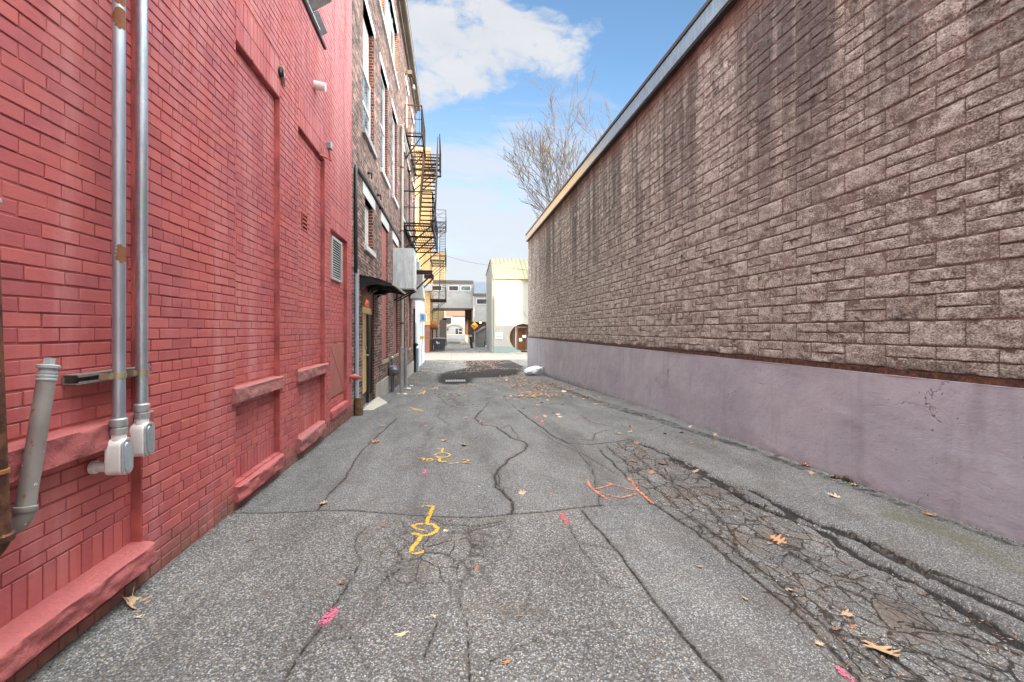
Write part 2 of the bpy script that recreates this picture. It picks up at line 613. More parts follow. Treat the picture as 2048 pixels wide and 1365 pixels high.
def mat_asphalt():
    m, n = material('worn_asphalt')
    p = n.pos()
    x, y, z = n.sep(p)[:]
    flat = n.comb(x, y, 0.0)
    coarse = n.attr('coarse')
    dark = n.attr('dark')
    alg = n.attr('alligator')
    crk = n.attr('crack')
    moss = n.attr('moss')
    pale = n.attr('pale')
    # two sizes of aggregate
    v1 = n.vor(flat, 124.0)
    v2 = n.vor(flat, 165.0)
    r1 = n.sep(v1['Color'])[0]
    r2 = n.sep(v2['Color'])[0]
    hue = n.sep(v1['Color'])[1]
    stone = n.ramp(r1, [(0.0, 0.075), (0.40, 0.150), (0.78, 0.23), (1.0, 0.43)])
    stone = n.mix(n.step(hue, 0.62, 0.95), stone, n.mix(1.0, stone, (1.12, 0.96, 0.78), 'MULTIPLY'))
    stone = n.mix(n.step(hue, 0.35, 0.05), stone, n.mix(1.0, stone, (0.90, 0.97, 1.06), 'MULTIPLY'))
    gap1 = n.step(v1['Distance'], 0.50, 0.74)
    cc = n.mix(n.math('MULTIPLY', gap1, 0.72), stone, (0.066, 0.063, 0.060))
    fs = n.ramp(r2, [(0.0, 0.075), (0.5, 0.135), (0.8, 0.205), (1.0, 0.38)])
    gap2 = n.step(v2['Distance'], 0.50, 0.78)
    fc = n.mix(n.math('MULTIPLY', gap2, 0.55), fs, (0.085, 0.083, 0.082))
    c = n.mix(coarse, fc, cc)
    # wear: lighter wheel paths, darker and browner patches
    w1 = n.noise(n.comb(n.math('MULTIPLY', x, 1.5), n.math('MULTIPLY', y, 0.55), 0.0), 1.1, 6, 0.68)
    c = n.mix(1.0, c, n.ramp(w1, [(0.28, (0.62, 0.61, 0.60)), (0.5, (0.96, 0.96, 0.95)), (0.74, (1.25, 1.24, 1.21))]), 'MULTIPLY')
    w2 = n.noise(flat, 2.4, 6, 0.65)
    c = n.mix(n.math('MULTIPLY', n.step(w2, 0.50, 0.74), 0.55), c, (0.105, 0.085, 0.070))
    w3 = n.noise(n.comb(n.math('MULTIPLY', x, 2.2), n.math('MULTIPLY', y, 0.25), 4.0), 1.0, 5, 0.6)
    c = n.mix(n.math('MULTIPLY', n.step(w3, 0.54, 0.72), 0.40), c, (0.060, 0.055, 0.052))
    c = n.mix(1.0, c, (0.93, 0.945, 0.935), 'MULTIPLY')
    # alligator cracking in long cells
    sk = n.comb(n.math('MULTIPLY', x, 1.25), n.math('MULTIPLY', y, 0.72), 0.0)
    skw = n.vmath('ADD', sk, n.vscale(n.noise(flat, 7.0, 3, 0.6, 0, 'Color'), 0.075))
    e1 = n.vor(skw, 6.0, 'DISTANCE_TO_EDGE')['Distance']
    e2 = n.vor(skw, 13.5, 'DISTANCE_TO_EDGE')['Distance']
    wid = n.math('MULTIPLY', n.math('SUBTRACT', n.noise(flat, 5.0, 4), 0.30), 0.11)
    a1 = n.math('MULTIPLY', n.step(n.math('SUBTRACT', e1, wid), 0.016, -0.008), n.step(alg, 0.15, 0.5))
    a2 = n.math('MULTIPLY', n.step(n.math('SUBTRACT', e2, n.math('MULTIPLY', wid, 0.9)), 0.012, -0.008), n.step(alg, 0.55, 0.9))
    cell = n.sep(n.vor(skw, 6.0)['Color'])[2]
    c = n.mix(n.math('MULTIPLY', n.step(alg, 0.2, 0.6), 0.6), c, n.mix(1.0, c, n.ramp(cell, [(0.0, 0.70), (1.0, 1.18)]), 'MULTIPLY'))
    dirt = n.math('MULTIPLY', n.math('MULTIPLY', n.step(n.noise(flat, 3.2, 5, 0.6), 0.47, 0.66), alg), 0.75)
    c = n.mix(dirt, c, n.mix(n.noise(flat, 90.0, 3), (0.070, 0.055, 0.045), (0.17, 0.14, 0.115)))
    # tar, moss, lime
    ndk = n.math('ADD', n.math('MULTIPLY', n.noise(flat, 11.0, 5, 0.65), 0.6), n.math('MULTIPLY', n.noise(flat, 1.7, 6, 0.7), 0.4))
    dk = n.step(n.math('ADD', dark, n.math('MULTIPLY', n.math('SUBTRACT', ndk, 0.5), 1.25)), 0.36, 0.64)
    c = n.mix(n.math('MULTIPLY', dk, 0.90), c, n.mix(n.noise(flat, 70.0, 4, 0.7), (0.008, 0.008, 0.008), (0.040, 0.037, 0.037)))
    ms = n.math('MULTIPLY', n.step(n.math('ADD', moss, n.math('SUBTRACT', n.noise(flat, 6.0, 5, 0.65), 0.5)), 0.25, 0.85), 0.72)
    c = n.mix(ms, c, n.mix(n.noise(flat, 40.0, 3), (0.070, 0.066, 0.040), (0.125, 0.115, 0.065)))
    pl = n.math('MULTIPLY', n.step(n.math('ADD', pale, n.math('SUBTRACT', n.noise(flat, 9.0, 5, 0.65), 0.5)), 0.35, 0.9), 0.75)
    c = n.mix(pl, c, n.mix(n.noise(flat, 60.0, 3), (0.26, 0.25, 0.235), (0.46, 0.44, 0.41)))
    # open cracks
    cj = n.math('ADD', crk, n.math('MULTIPLY', n.math('SUBTRACT', n.noise(flat, 45.0, 5, 0.7), 0.46), 0.034))
    cj = n.math('ADD', cj, n.math('MULTIPLY', n.step(n.noise(flat, 2.7, 4, 0.6), 0.52, 0.74), 0.006))
    cm = n.step(cj, 0.002, -0.004)
    halo = n.math('MULTIPLY', n.step(cj, 0.030, 0.0), 0.38)
    allc = n.math('MAXIMUM', cm, n.math('MAXIMUM', a1, a2))
    c = n.mix(halo, c, (0.075, 0.068, 0.062))
    c = n.mix(n.math('MULTIPLY', allc, 0.88), c, n.mix(n.step(n.noise(flat, 24.0, 4, 0.65), 0.48, 0.62), (0.018, 0.016, 0.015), (0.085, 0.068, 0.050)))
    hs = n.mix(coarse, n.math('MULTIPLY', n.math('SUBTRACT', 0.8, v2['Distance']), 0.40), n.math('MULTIPLY', n.math('SUBTRACT', 0.8, v1['Distance']), 0.9))
    h = n.math('ADD', hs, n.math('ADD', n.math('MULTIPLY', n.noise(flat, 14.0, 4), 0.9), n.math('MULTIPLY', allc, -2.2)))
    nm = n.bump(h, 0.75, 0.006)
    n.bsdf(c, 0.93, 0.0, nm, n.math('ADD', 0.16, n.math('MULTIPLY', dk, -0.12)))
    return m


def mat_concrete(name, col, var=0.15, joint=None):
    m, n = material(name)
    p = n.pos()
    x, y, z = n.sep(p)[:]
    f = n.noise(p, 0.8, 6, 0.6)
    g = n.noise(p, 22.0, 4, 0.6)
    c = n.mix(n.step(f, 0.3, 0.7), tuple(v * (1 - var) for v in col), tuple(v * (1 + var) for v in col))
    c = n.mix(n.math('MULTIPLY', n.step(g, 0.5, 0.8), 0.3), c, tuple(v * 0.6 for v in col))
    if joint:
        jx = n.math('ABSOLUTE', n.math('SUBTRACT', n.math('FRACT', n.math('DIVIDE', x, joint)), 0.5))
        c = n.mix(n.math('MULTIPLY', n.step(jx, 0.490, 0.497), 0.6), c, (0.08, 0.07, 0.06))
    n.bsdf(c, 0.85, 0.0, n.bump(g, 0.4, 0.004), 0.3)
    return m


def mat_brick(name, c1, c2, mortar, stain=0.3, row=0.0677, wid=0.21, ms=0.012, damp=False, bumps=0.8):
    m, n = material(name)
    p = n.pos()
    x, y, z = n.sep(p)[:]
    uv = n.comb(n.math('ADD', x, y), z, 0.0)
    bt = n.new('ShaderNodeTexBrick')
    n.put(bt.inputs['Vector'], uv)
    bt.inputs['Scale'].default_value = 1.0
    bt.inputs['Brick Width'].default_value = wid
    bt.inputs['Row Height'].default_value = row
    bt.inputs['Mortar Size'].default_value = ms / 2
    bt.inputs['Mortar Smooth'].default_value = 0.2
    bt.inputs['Color1'].default_value = tuple(c1) + (1,)
    bt.inputs['Color2'].default_value = tuple(c2) + (1,)
    bt.inputs['Mortar'].default_value = tuple(mortar) + (1,)
    c = bt.outputs['Color']
    f = n.noise(p, 0.9, 6, 0.65)
    c = n.mix(1.0, c, n.ramp(f, [(0.25, 1 - stain), (0.55, 1.0), (0.8, 1 + stain * 0.6)]), 'MULTIPLY')
    g = n.noise(uv, 33.0, 4, 0.65)
    c = n.mix(1.0, c, n.ramp(g, [(0.25, 0.70), (0.7, 1.15)]), 'MULTIPLY')
    if damp:
        d = n.step(n.math('ADD', z, n.math('MULTIPLY', n.noise(p, 2.0, 4), -0.9)), 0.1, -0.75)
        c = n.mix(n.math('MULTIPLY', d, 0.6), c, (0.10, 0.085, 0.075))
        k = n.noise(n.comb(0.0, n.math('MULTIPLY', y, 1.6), n.math('MULTIPLY', z, 0.22)), 1.3, 5, 0.6)
        c = n.mix(n.math('MULTIPLY', n.step(k, 0.54, 0.75), 0.5), c, (0.07, 0.055, 0.05))
        bl = n.vor(n.comb(n.math('DIVIDE', n.math('ADD', x, y), 0.21), n.math('DIVIDE', z, 0.0677), 0.0), 1.0)
        c = n.mix(1.0, c, n.ramp(n.sep(bl['Color'])[0], [(0.1, 0.55), (0.6, 1.0), (0.95, 1.45)]), 'MULTIPLY')
    h = n.math('ADD', n.math('MULTIPLY', bt.outputs['Fac'], -1.0), n.math('MULTIPLY', g, 0.5))
    n.bsdf(c, 0.88, 0.0, n.bump(h, bumps, 0.008), 0.25)
    return m


def mat_galv(name, col=(0.52, 0.55, 0.58), rough=0.38, rust=0.0, metal=0.85):
    m, n = material(name)
    p = n.pos()
    f = n.noise(n.scaled(p, (1, 1, 0.25)), 14.0, 5, 0.6)
    v = n.vor(p, 55.0)
    c = n.mix(n.step(f, 0.3, 0.75), tuple(x * 0.80 for x in col), tuple(x * 1.15 for x in col))
    c = n.mix(0.10, c, v['Color'])
    r = n.math('ADD', rough - 0.08, n.math('MULTIPLY', f, 0.2))
    me = metal
    if rust:
        q = n.noise(p, 8.0, 5, 0.6)
        k = n.step(q, 0.76 - rust * 0.3, 0.79 - rust * 0.3)
        c = n.mix(k, c, n.mix(n.noise(p, 40.0, 3), (0.16, 0.055, 0.020), (0.32, 0.12, 0.04)))
        r = n.mix(k, r, (0.85, 0.85, 0.85))
        me = n.mix(k, (metal,) * 3, (0, 0, 0))
    n.bsdf(c, r, me, n.bump(n.noise(p, 60.0, 4), 0.12, 0.002))
    return m


def mat_rust(name, a=(0.055, 0.022, 0.014), b=(0.17, 0.07, 0.035)):
    m, n = material(name)
    p = n.pos()
    f = n.noise(p, 18.0, 6, 0.65)
    c = n.mix(n.step(f, 0.35, 0.7), a, b)
    c = n.mix(n.step(n.noise(p, 50.0, 4), 0.66, 0.76), c, tuple(v * 1.8 for v in b))
    n.bsdf(c, 0.75, 0.2, n.bump(f, 0.5, 0.003))
    return m


def mat_flaked(name):
    m, n = material(name)
    p = n.pos()
    f = n.noise(n.scaled(p, (1, 1, 0.7)), 17.0, 4, 0.55)
    g = n.noise(p, 5.0, 4)
    c = n.mix(n.step(g, 0.35, 0.7), (0.19, 0.165, 0.150), (0.27, 0.255, 0.235))
    c = n.mix(n.step(f, 0.655, 0.675), c, n.mix(n.noise(p, 60.0, 3), (0.11, 0.05, 0.022), (0.30, 0.13, 0.05)))
    c = n.mix(n.step(n.noise(p, 30.0, 3), 0.70, 0.72), c, (0.62, 0.60, 0.56))
    n.bsdf(c, 0.42, 0.0, n.bump(n.math('ADD', f, n.noise(p, 70.0, 3)), 0.3, 0.002))
    return m


def mat_siding(name, col, period=0.18, axis='x', metal=0.0, rough=0.55, depth=1.0):
    m, n = material(name)
    p = n.pos()
    s = n.sep(p)
    a = {'x': s[0], 'y': s[1], 'z': s[2]}[axis]
    fr = n.math('FRACT', n.math('DIVIDE', a, period))
    g = n.step(n.math('ABSOLUTE', n.math('SUBTRACT', fr, 0.5)), 0.40, 0.47)
    f = n.noise(p, 1.4, 5)
    c = n.mix(n.step(f, 0.3, 0.7), tuple(v * 0.90 for v in col), tuple(v * 1.08 for v in col))
    c = n.mix(n.math('MULTIPLY', g, 0.35), c, tuple(v * 0.5 for v in col))
    n.bsdf(c, rough, metal, n.bump(n.math('MULTIPLY', g, -1.0), 0.6, 0.02 * depth))
    return m


def mat_paint_mark(name, col, cover=0.62, edge=True):
    m, n = material(name)
    p = n.pos()
    x, y, z = n.sep(p)[:]
    flat = n.comb(x, y, 0.0)
    v = n.vor(flat, 112.0)
    f = n.noise(flat, 26.0, 5, 0.7)
    k = n.math('ADD', n.math('MULTIPLY', v['Distance'], -0.42), n.math('ADD', n.math('ADD', 0.35, n.math('MULTIPLY', n.math('SUBTRACT', f, 0.5), 1.3)), n.attr('cover')))
    a = n.math('MULTIPLY', n.step(k, 0.98 - cover, 1.20 - cover), 0.93)
    c = n.mix(n.noise(flat, 80.0, 3), tuple(q * 0.75 for q in col), tuple(min(1, q * 1.15) for q in col))
    n.bsdf(c, 0.65, 0.0, n.bump(v['Distance'], 0.6, 0.005), 0.4, a)
    return m


def mat_glass(name, col=(0.10, 0.13, 0.15), rough=0.06):
    m, n = material(name)
    p = n.pos()
    f = n.noise(p, 2.3, 4, 0.6)
    c = n.mix(n.step(f, 0.35, 0.65), tuple(q * 0.5 for q in col), tuple(q * 1.6 for q in col))
    n.bsdf(c, rough, 0.0, n.bump(n.noise(p, 1.7, 2), 0.03, 0.02), 0.9)
    return m


def mat_leaf(name, a, b):
    m, n = material(name)
    p = n.new('ShaderNodeTexCoord').outputs['Object']
    rnd = n.new('ShaderNodeObjectInfo').outputs['Random']
    f = n.noise(p, 26.0, 4, 0.6)
    c = n.mix(n.step(n.math('ADD', f, n.math('MULTIPLY', rnd, 0.35)), 0.42, 0.9), a, b)
    c = n.mix(n.step(n.noise(p, 70.0, 3), 0.66, 0.72), c, tuple(v * 0.35 for v in a))
    n.bsdf(c, 0.6, 0.0, n.bump(f, 0.4, 0.004))
    return m


def mat_litter():
    m, n = material('leaf_litter')
    rnd = n.attr('tone')
    p = n.pos()
    c = n.ramp(n.math('ADD', n.math('MULTIPLY', rnd, 0.9), n.math('MULTIPLY', n.noise(p, 20.0, 3), 0.1)),
               [(0.0, (0.06, 0.030, 0.018)), (0.35, (0.26, 0.115, 0.045)), (0.65, (0.42, 0.24, 0.12)), (1.0, (0.58, 0.45, 0.33))])
    n.bsdf(c, 0.7)
    return m


def mat_emit(name, col, s):
    m, n = material(name)
    n.bsdf(col, 0.5, emit=col, emit_s=s)
    return m


M = {}
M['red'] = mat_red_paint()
M['red_joint'] = simple('grimy_red_joint', (0.385, 0.094, 0.085), 0.75, var=0.40, scale=4, bump=0.4)
M['sill'] = mat_sill('red_painted_stone', 0.0)
M['sill_worn'] = mat_sill('worn_red_painted_stone', 0.50)
M['red_board'] = simple('red_painted_board', (0.36, 0.115, 0.095), 0.6, var=0.16, scale=3.0, bump=0.15, bscale=40)
M['block'] = mat_block()
M['block_mortar'] = simple('block_mortar', (0.15, 0.108, 0.088), 0.95, var=0.35, scale=9, bump=0.4)
M['rust_gap_shade'] = mat_rust('rusty_gap_shade', (0.018, 0.010, 0.009), (0.16, 0.060, 0.030))
M['lavender'] = mat_concrete_lavender()
M['asphalt'] = mat_asphalt()
M['pale_concrete'] = mat_concrete('pale_concrete_paving', (0.22, 0.195, 0.165), 0.10, 2.4)
M['grey_concrete'] = mat_concrete('grey_concrete', (0.36, 0.34, 0.31))
M['pad_concrete'] = mat_concrete('doorstep_concrete', (0.46, 0.43, 0.37), 0.08)
M['brown_brick'] = mat_brick('brown_brick', (0.300, 0.160, 0.125), (0.085, 0.055, 0.050), (0.42, 0.38, 0.33), 0.40, damp=True)
M['reveal_brick'] = mat_brick('dark_red_brick', (0.27, 0.070, 0.038), (0.11, 0.040, 0.030), (0.42, 0.37, 0.32), 0.2)
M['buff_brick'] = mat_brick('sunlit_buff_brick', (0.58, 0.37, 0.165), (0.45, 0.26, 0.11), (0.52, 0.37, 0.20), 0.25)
M['shaded_brick'] = mat_brick('shade_tinted_red_brick', (0.26, 0.085, 0.050), (0.18, 0.062, 0.040), (0.36, 0.29, 0.23), 0.3)
M['dark_brick'] = mat_brick('dark_brown_brick', (0.100, 0.060, 0.050), (0.070, 0.045, 0.040), (0.16, 0.12, 0.10), 0.25)
M['far_brick'] = mat_brick('far_orange_brick', (0.48, 0.24, 0.15), (0.40, 0.19, 0.12), (0.5, 0.36, 0.26), 0.25)
M['white_block'] = mat_brick('white_painted_block', (0.50, 0.525, 0.55), (0.47, 0.49, 0.52), (0.40, 0.42, 0.45), 0.12, 0.2, 0.4, 0.012, False, 0.4)
M['white_infill'] = mat_brick('whitewashed_block_infill', (0.60, 0.60, 0.54), (0.55, 0.55, 0.50), (0.36, 0.35, 0.31), 0.15, 0.2, 0.4, 0.014)
M['limestone'] = mat_concrete('limestone_trim', (0.55, 0.57, 0.54), 0.10)
M['white_stone'] = mat_concrete('white_painted_lintel', (0.78, 0.80, 0.80), 0.06)
M['stone_stained'] = mat_concrete('stained_stone_sill', (0.30, 0.31, 0.31), 0.2)
M['yellow_stone'] = mat_concrete('yellow_grey_sill', (0.36, 0.30, 0.20), 0.15)
M['galv'] = mat_galv('galvanised_conduit', (0.46, 0.52, 0.58), 0.36)
def mat_blotched():
    m, n = material('galvanised_conduit_rust_blotches')
    p = n.pos()
    f = n.noise(n.scaled(p, (1, 1, 0.25)), 14.0, 5, 0.6)
    c = n.mix(n.step(f, 0.3, 0.75), (0.36, 0.41, 0.47), (0.50, 0.56, 0.63))
    wob = n.math('MULTIPLY', n.math('SUBTRACT', n.noise(p, 34.0, 3), 0.5), 0.05)
    k = 0.0
    for (y, z, r) in ((2.575, CAM_H + 1.605, .042), (2.575, CAM_H + 1.70, .030), (2.59, CAM_H + .385, .030), (2.57, CAM_H + .425, .016), (2.58, CAM_H + 2.2, .03)):
        d = n.new('ShaderNodeVectorMath', operation='DISTANCE')
        n.put(d.inputs[0], n.scaled(p, (1, 1, 0.72)))
        d.inputs[1].default_value = (-1.675, y, z * 0.72)
        k = n.math('MAXIMUM', k, n.step(n.math('ADD', d.outputs['Value'], wob), r + .004, r))
    c = n.mix(k, c, n.mix(n.noise(p, 50.0, 3), (0.15, 0.055, 0.022), (0.27, 0.115, 0.045)))
    n.bsdf(c, n.mix(k, (0.40,) * 3, (0.85,) * 3), n.mix(k, (0.8,) * 3, (0.0,) * 3))
    return m


M['galv_rust'] = mat_blotched()
M['zinc'] = mat_galv('cast_zinc_fitting', (0.40, 0.41, 0.41), 0.5, metal=0.6)
M['brass_strap'] = mat_galv('yellow_zinc_strap', (0.50, 0.43, 0.26), 0.42, 0.10)
M['strut'] = mat_galv('grimy_strut', (0.26, 0.25, 0.23), 0.55, 0.22, 0.6)
M['alu_cover'] = mat_galv('dull_aluminium_cover', (0.60, 0.68, 0.74), 0.42)
M['white_fitting'] = simple('white_painted_fitting', (0.74, 0.73, 0.70), 0.42, var=0.05, scale=20, bump=0.25, bscale=120)
M['duct'] = mat_galv('galvanised_duct', (0.66, 0.73, 0.74), 0.42, metal=0.35)
M['fascia'] = mat_galv('metal_fascia', (0.42, 0.50, 0.55), 0.30, metal=0.9)
M['fascia_cap'] = simple('dark_bronze_roof_cap', (0.060, 0.052, 0.052), 0.5, 0.3)
M['rust_pipe'] = mat_rust('rusted_iron_pipe')
M['rust_sleeve'] = mat_rust('rusted_sleeve', (0.11, 0.062, 0.032), (0.25, 0.15, 0.085))
M['rust_orange'] = mat_rust('orange_rust', (0.28, 0.11, 0.035), (0.44, 0.20, 0.07))
M['flaked'] = mat_flaked('flaking_grey_pipe_paint')
M['grey_plastic'] = simple('grey_plastic_cap', (0.36, 0.40, 0.41), 0.45, var=0.1, scale=20, bump=0.15)
M['pvc'] = simple('white_plastic_pipe', (0.76, 0.75, 0.70), 0.35, var=0.04)
M['red_iron'] = simple('red_painted_iron', (0.40, 0.085, 0.070), 0.45, var=0.12, scale=15)
M['dark_void'] = simple('dark_opening', (0.012, 0.012, 0.013), 0.9)
M['louvre'] = mat_galv('louvre_metal', (0.62, 0.63, 0.60), 0.4, metal=0.5)
M['iron'] = mat_rust('fire_escape_iron', (0.010, 0.009, 0.009), (0.032, 0.022, 0.018))
M['iron_rusty'] = mat_rust('rusting_fire_escape_iron', (0.022, 0.013, 0.010), (0.085, 0.040, 0.022))
M['black_metal'] = simple('black_painted_metal', (0.016, 0.017, 0.019), 0.40, 0.0, var=0.3)
M['canopy'] = mat_glass('smoked_canopy_sheet', (0.020, 0.028, 0.034), 0.12)
M['black_cable'] = simple('black_cable', (0.014, 0.014, 0.016), 0.35)
M['grey_conduit'] = simple('grey_plastic_conduit', (0.36, 0.41, 0.47), 0.45, var=0.06)
M['cream_paint'] = simple('cream_painted_downspout', (0.52, 0.50, 0.43), 0.5, var=0.12, scale=4)
M['yellow_door'] = simple('yellow_door_paint', (0.66, 0.46, 0.20), 0.45, var=0.08)
M['yellow_beam'] = simple('yellow_transom_paint', (0.62, 0.52, 0.28), 0.5, var=0.08)
M['bronze'] = simple('dark_bronze_frame', (0.035, 0.033, 0.035), 0.35, 0.4)
M['grey_metal'] = mat_galv('grey_steel', (0.44, 0.46, 0.46), 0.42, metal=0.7)
M['bluegrey'] = mat_galv('bluegrey_painted_steel', (0.20, 0.27, 0.32), 0.5, 0.05, 0.2)
M['gas'] = simple('grey_painted_gas_pipe', (0.115, 0.130, 0.150), 0.45, 0.1, var=0.2, scale=14)
M['panel_white'] = simple('white_sash_paint', (0.72, 0.76, 0.76), 0.4, var=0.04)
M['panel_beige'] = simple('weathered_beige_board', (0.56, 0.54, 0.47), 0.6, var=0.12, scale=5)
M['panel_mint'] = simple('pale_grey_green_board', (0.46, 0.53, 0.52), 0.55, var=0.12, scale=4)
M['soffit'] = simple('brown_soffit', (0.20, 0.175, 0.145), 0.7, var=0.25, scale=2)
M['soffit_green'] = simple('greygreen_soffit', (0.17, 0.20, 0.18), 0.6, var=0.08)
M['gutter'] = simple('pale_gutter', (0.52, 0.51, 0.46), 0.45, var=0.1)
M['glass'] = mat_glass('window_glass', (0.16, 0.21, 0.23))
M['glass_dark'] = mat_glass('dark_window_glass', (0.045, 0.045, 0.045))
M['siding'] = mat_siding('pale_grey_siding', (0.45, 0.47, 0.47), 0.22)
M['siding_y'] = mat_siding('grey_shaded_side_siding', (0.22, 0.245, 0.24), 0.3, 'y')  # grey green siding, also darkened in colour for its shaded side
M['siding_shed'] = mat_siding('grey_shed_siding', (0.20, 0.20, 0.195), 0.16)
M['slate'] = mat_siding('blue_slate_roof', (0.045, 0.070, 0.100), 0.30, 'x', 0.0, 0.5)
M['trim_brown'] = simple('brown_trim', (0.15, 0.125, 0.11), 0.55)
M['stucco'] = simple('pale_stucco', (0.315, 0.305, 0.265), 0.8, var=0.05, scale=1.5, bump=0.2, bscale=40)
M['stucco_base'] = simple('greygreen_plinth_paint', (0.20, 0.26, 0.25), 0.75, var=0.08)
M['green_roof'] = simple('green_metal_roof', (0.150, 0.143, 0.080), 0.6, 0.0, var=0.1, scale=2)
M['orange_gutter'] = simple('tan_gutter', (0.46, 0.30, 0.14), 0.5)
M['wood_orange'] = mat_siding('orange_wood_lining', (0.30, 0.135, 0.035), 0.14, 'x')
M['door_frame'] = simple('slate_door_frame', (0.13, 0.15, 0.17), 0.45)
M['sign_yellow'] = simple('yellow_sign_face', (0.80, 0.36, 0.015), 0.45, var=0.03)
M['sign_white'] = simple('white_sign_face', (0.80, 0.80, 0.78), 0.5, var=0.03)
M['sign_ink'] = simple('dark_sign_lettering', (0.05, 0.03, 0.02), 0.6)
M['sign_red'] = simple('red_sign_lettering', (0.55, 0.10, 0.07), 0.6)
M['sign_blue'] = simple('blue_sign_band', (0.10, 0.14, 0.24), 0.6)
M['paper'] = simple('white_paper', (0.78, 0.77, 0.74), 0.7, var=0.04)
M['bin'] = simple('black_plastic_bin', (0.020, 0.023, 0.028), 0.42, var=0.3, scale=4)
M['bin_lid'] = simple('grey_bin_lid', (0.12, 0.12, 0.12), 0.5)
M['graffiti'] = simple('pale_spray_paint', (0.60, 0.66, 0.72), 0.6)
M['cream_wall'] = simple('cream_rendered_wall', (0.50, 0.40, 0.22), 0.8, var=0.05)
M['peach'] = simple('peach_render', (0.66, 0.40, 0.26), 0.8, var=0.08)
M['red_roof'] = simple('red_tile_roof', (0.42, 0.15, 0.08), 0.7, var=0.15, scale=3)
M['white_wall'] = simple('white_rendered_wall', (0.36, 0.40, 0.43), 0.75, var=0.04)
M['yellow_meter'] = simple('yellow_box_paint', (0.74, 0.44, 0.02), 0.45, var=0.06)
M['panel_blue'] = simple('blue_label_plate', (0.10, 0.24, 0.52), 0.5)
M['ebox'] = simple('greyblue_electric_box', (0.42, 0.50, 0.55), 0.45, var=0.08)
M['bark'] = simple('grey_brown_bark', (0.075, 0.058, 0.046), 0.85, var=0.25, scale=20)
M['bag'] = simple('white_plastic_bag', (0.80, 0.80, 0.80), 0.35, var=0.04, scale=10)
M['mark_yellow'] = mat_paint_mark('yellow_spray', (0.62, 0.37, 0.035), 0.84)
M['mark_pink'] = mat_paint_mark('pink_spray', (0.56, 0.125, 0.205), 0.74)
M['mark_red'] = mat_paint_mark('red_spray', (0.56, 0.075, 0.08), 0.74)
M['mark_orange'] = mat_paint_mark('orange_spray', (0.60, 0.21, 0.095), 0.74)
M['leaf_tan'] = mat_leaf('tan_dry_leaf', (0.36, 0.235, 0.125), (0.58, 0.44, 0.29))
M['leaf_orange'] = mat_leaf('orange_dry_leaf', (0.27, 0.120, 0.050), (0.44, 0.225, 0.105))
M['leaf_brown'] = mat_leaf('dark_brown_dry_leaf', (0.085, 0.048, 0.028), (0.22, 0.13, 0.075))
M['litter'] = mat_litter()
M['lamp_glow'] = mat_emit('warm_lamp_glow', (1.0, 0.52, 0.16), 14.0)
M['lamp_far'] = mat_emit('warm_porch_lamp_glow', (1.0, 0.75, 0.4), 6.0)
M['unseen_rear_wall'] = simple('unseen_tan_rendered_block', (0.46, 0.42, 0.37), 0.85)
M['moss'] = simple('moss', (0.055, 0.060, 0.022), 0.95, var=0.4, scale=30)

# ------------------------------------------------------------------ ground
def gpts(pairs):
    """places surveyed on the ground -> (x, y)"""
    return [(on_g(a, b).x, on_g(a, b).y) for a, b in pairs]


def dist_poly(X, Y, pts, reach=0.6, rough=0.0, seed=0):
    """distance from every ground vertex to a line on the ground"""
    if rough:                                  # break a straight line into a natural, wandering one
        rr = random.Random(seed)
        q = [pts[0]]
        for (x0, y0), (x1, y1) in zip(pts, pts[1:]):
            L = math.hypot(x1 - x0, y1 - y0)
            k = max(1, int(L / 0.09))
            for i in range(1, k + 1):
                t = i / k
                j = rough if i < k else rough * 0.4
                q.append((x0 + (x1 - x0) * t + rr.uniform(-j, j), y0 + (y1 - y0) * t + rr.uniform(-j, j)))
        pts = q
    D = np.full(X.shape, 9.0)
    for (x0, y0), (x1, y1) in zip(pts, pts[1:]):
        sel = (X > min(x0, x1) - reach) & (X < max(x0, x1) + reach) & (Y > min(y0, y1) - reach) & (Y < max(y0, y1) + reach)
        if not sel.any():
            continue
        xs, ys = X[sel], Y[sel]
        vx, vy = x1 - x0, y1 - y0
        t = np.clip(((xs - x0) * vx + (ys - y0) * vy) / max(vx * vx + vy * vy, 1e-9), 0, 1)
        D[sel] = np.minimum(D[sel], np.hypot(xs - x0 - t * vx, ys - y0 - t * vy))
    return D


def inside(X, Y, pts):
    r = np.zeros(X.shape, bool)
    n = len(pts)
    for i in range(n):
        x0, y0 = pts[i]
        x1, y1 = pts[(i + 1) % n]
        if y0 == y1:
            continue
        c = (y0 > Y) != (y1 > Y)
        r ^= c & (X < (x1 - x0) * (Y - y0) / (y1 - y0) + x0)
    return r


def soft_region(X, Y, pts, soft):
    d = dist_poly(X, Y, pts + [pts[0]], reach=soft * 1.5 + 0.2)
    s = np.where(inside(X, Y, pts), d, -d)
    return np.clip(0.5 + s / (2 * soft), 0, 1)


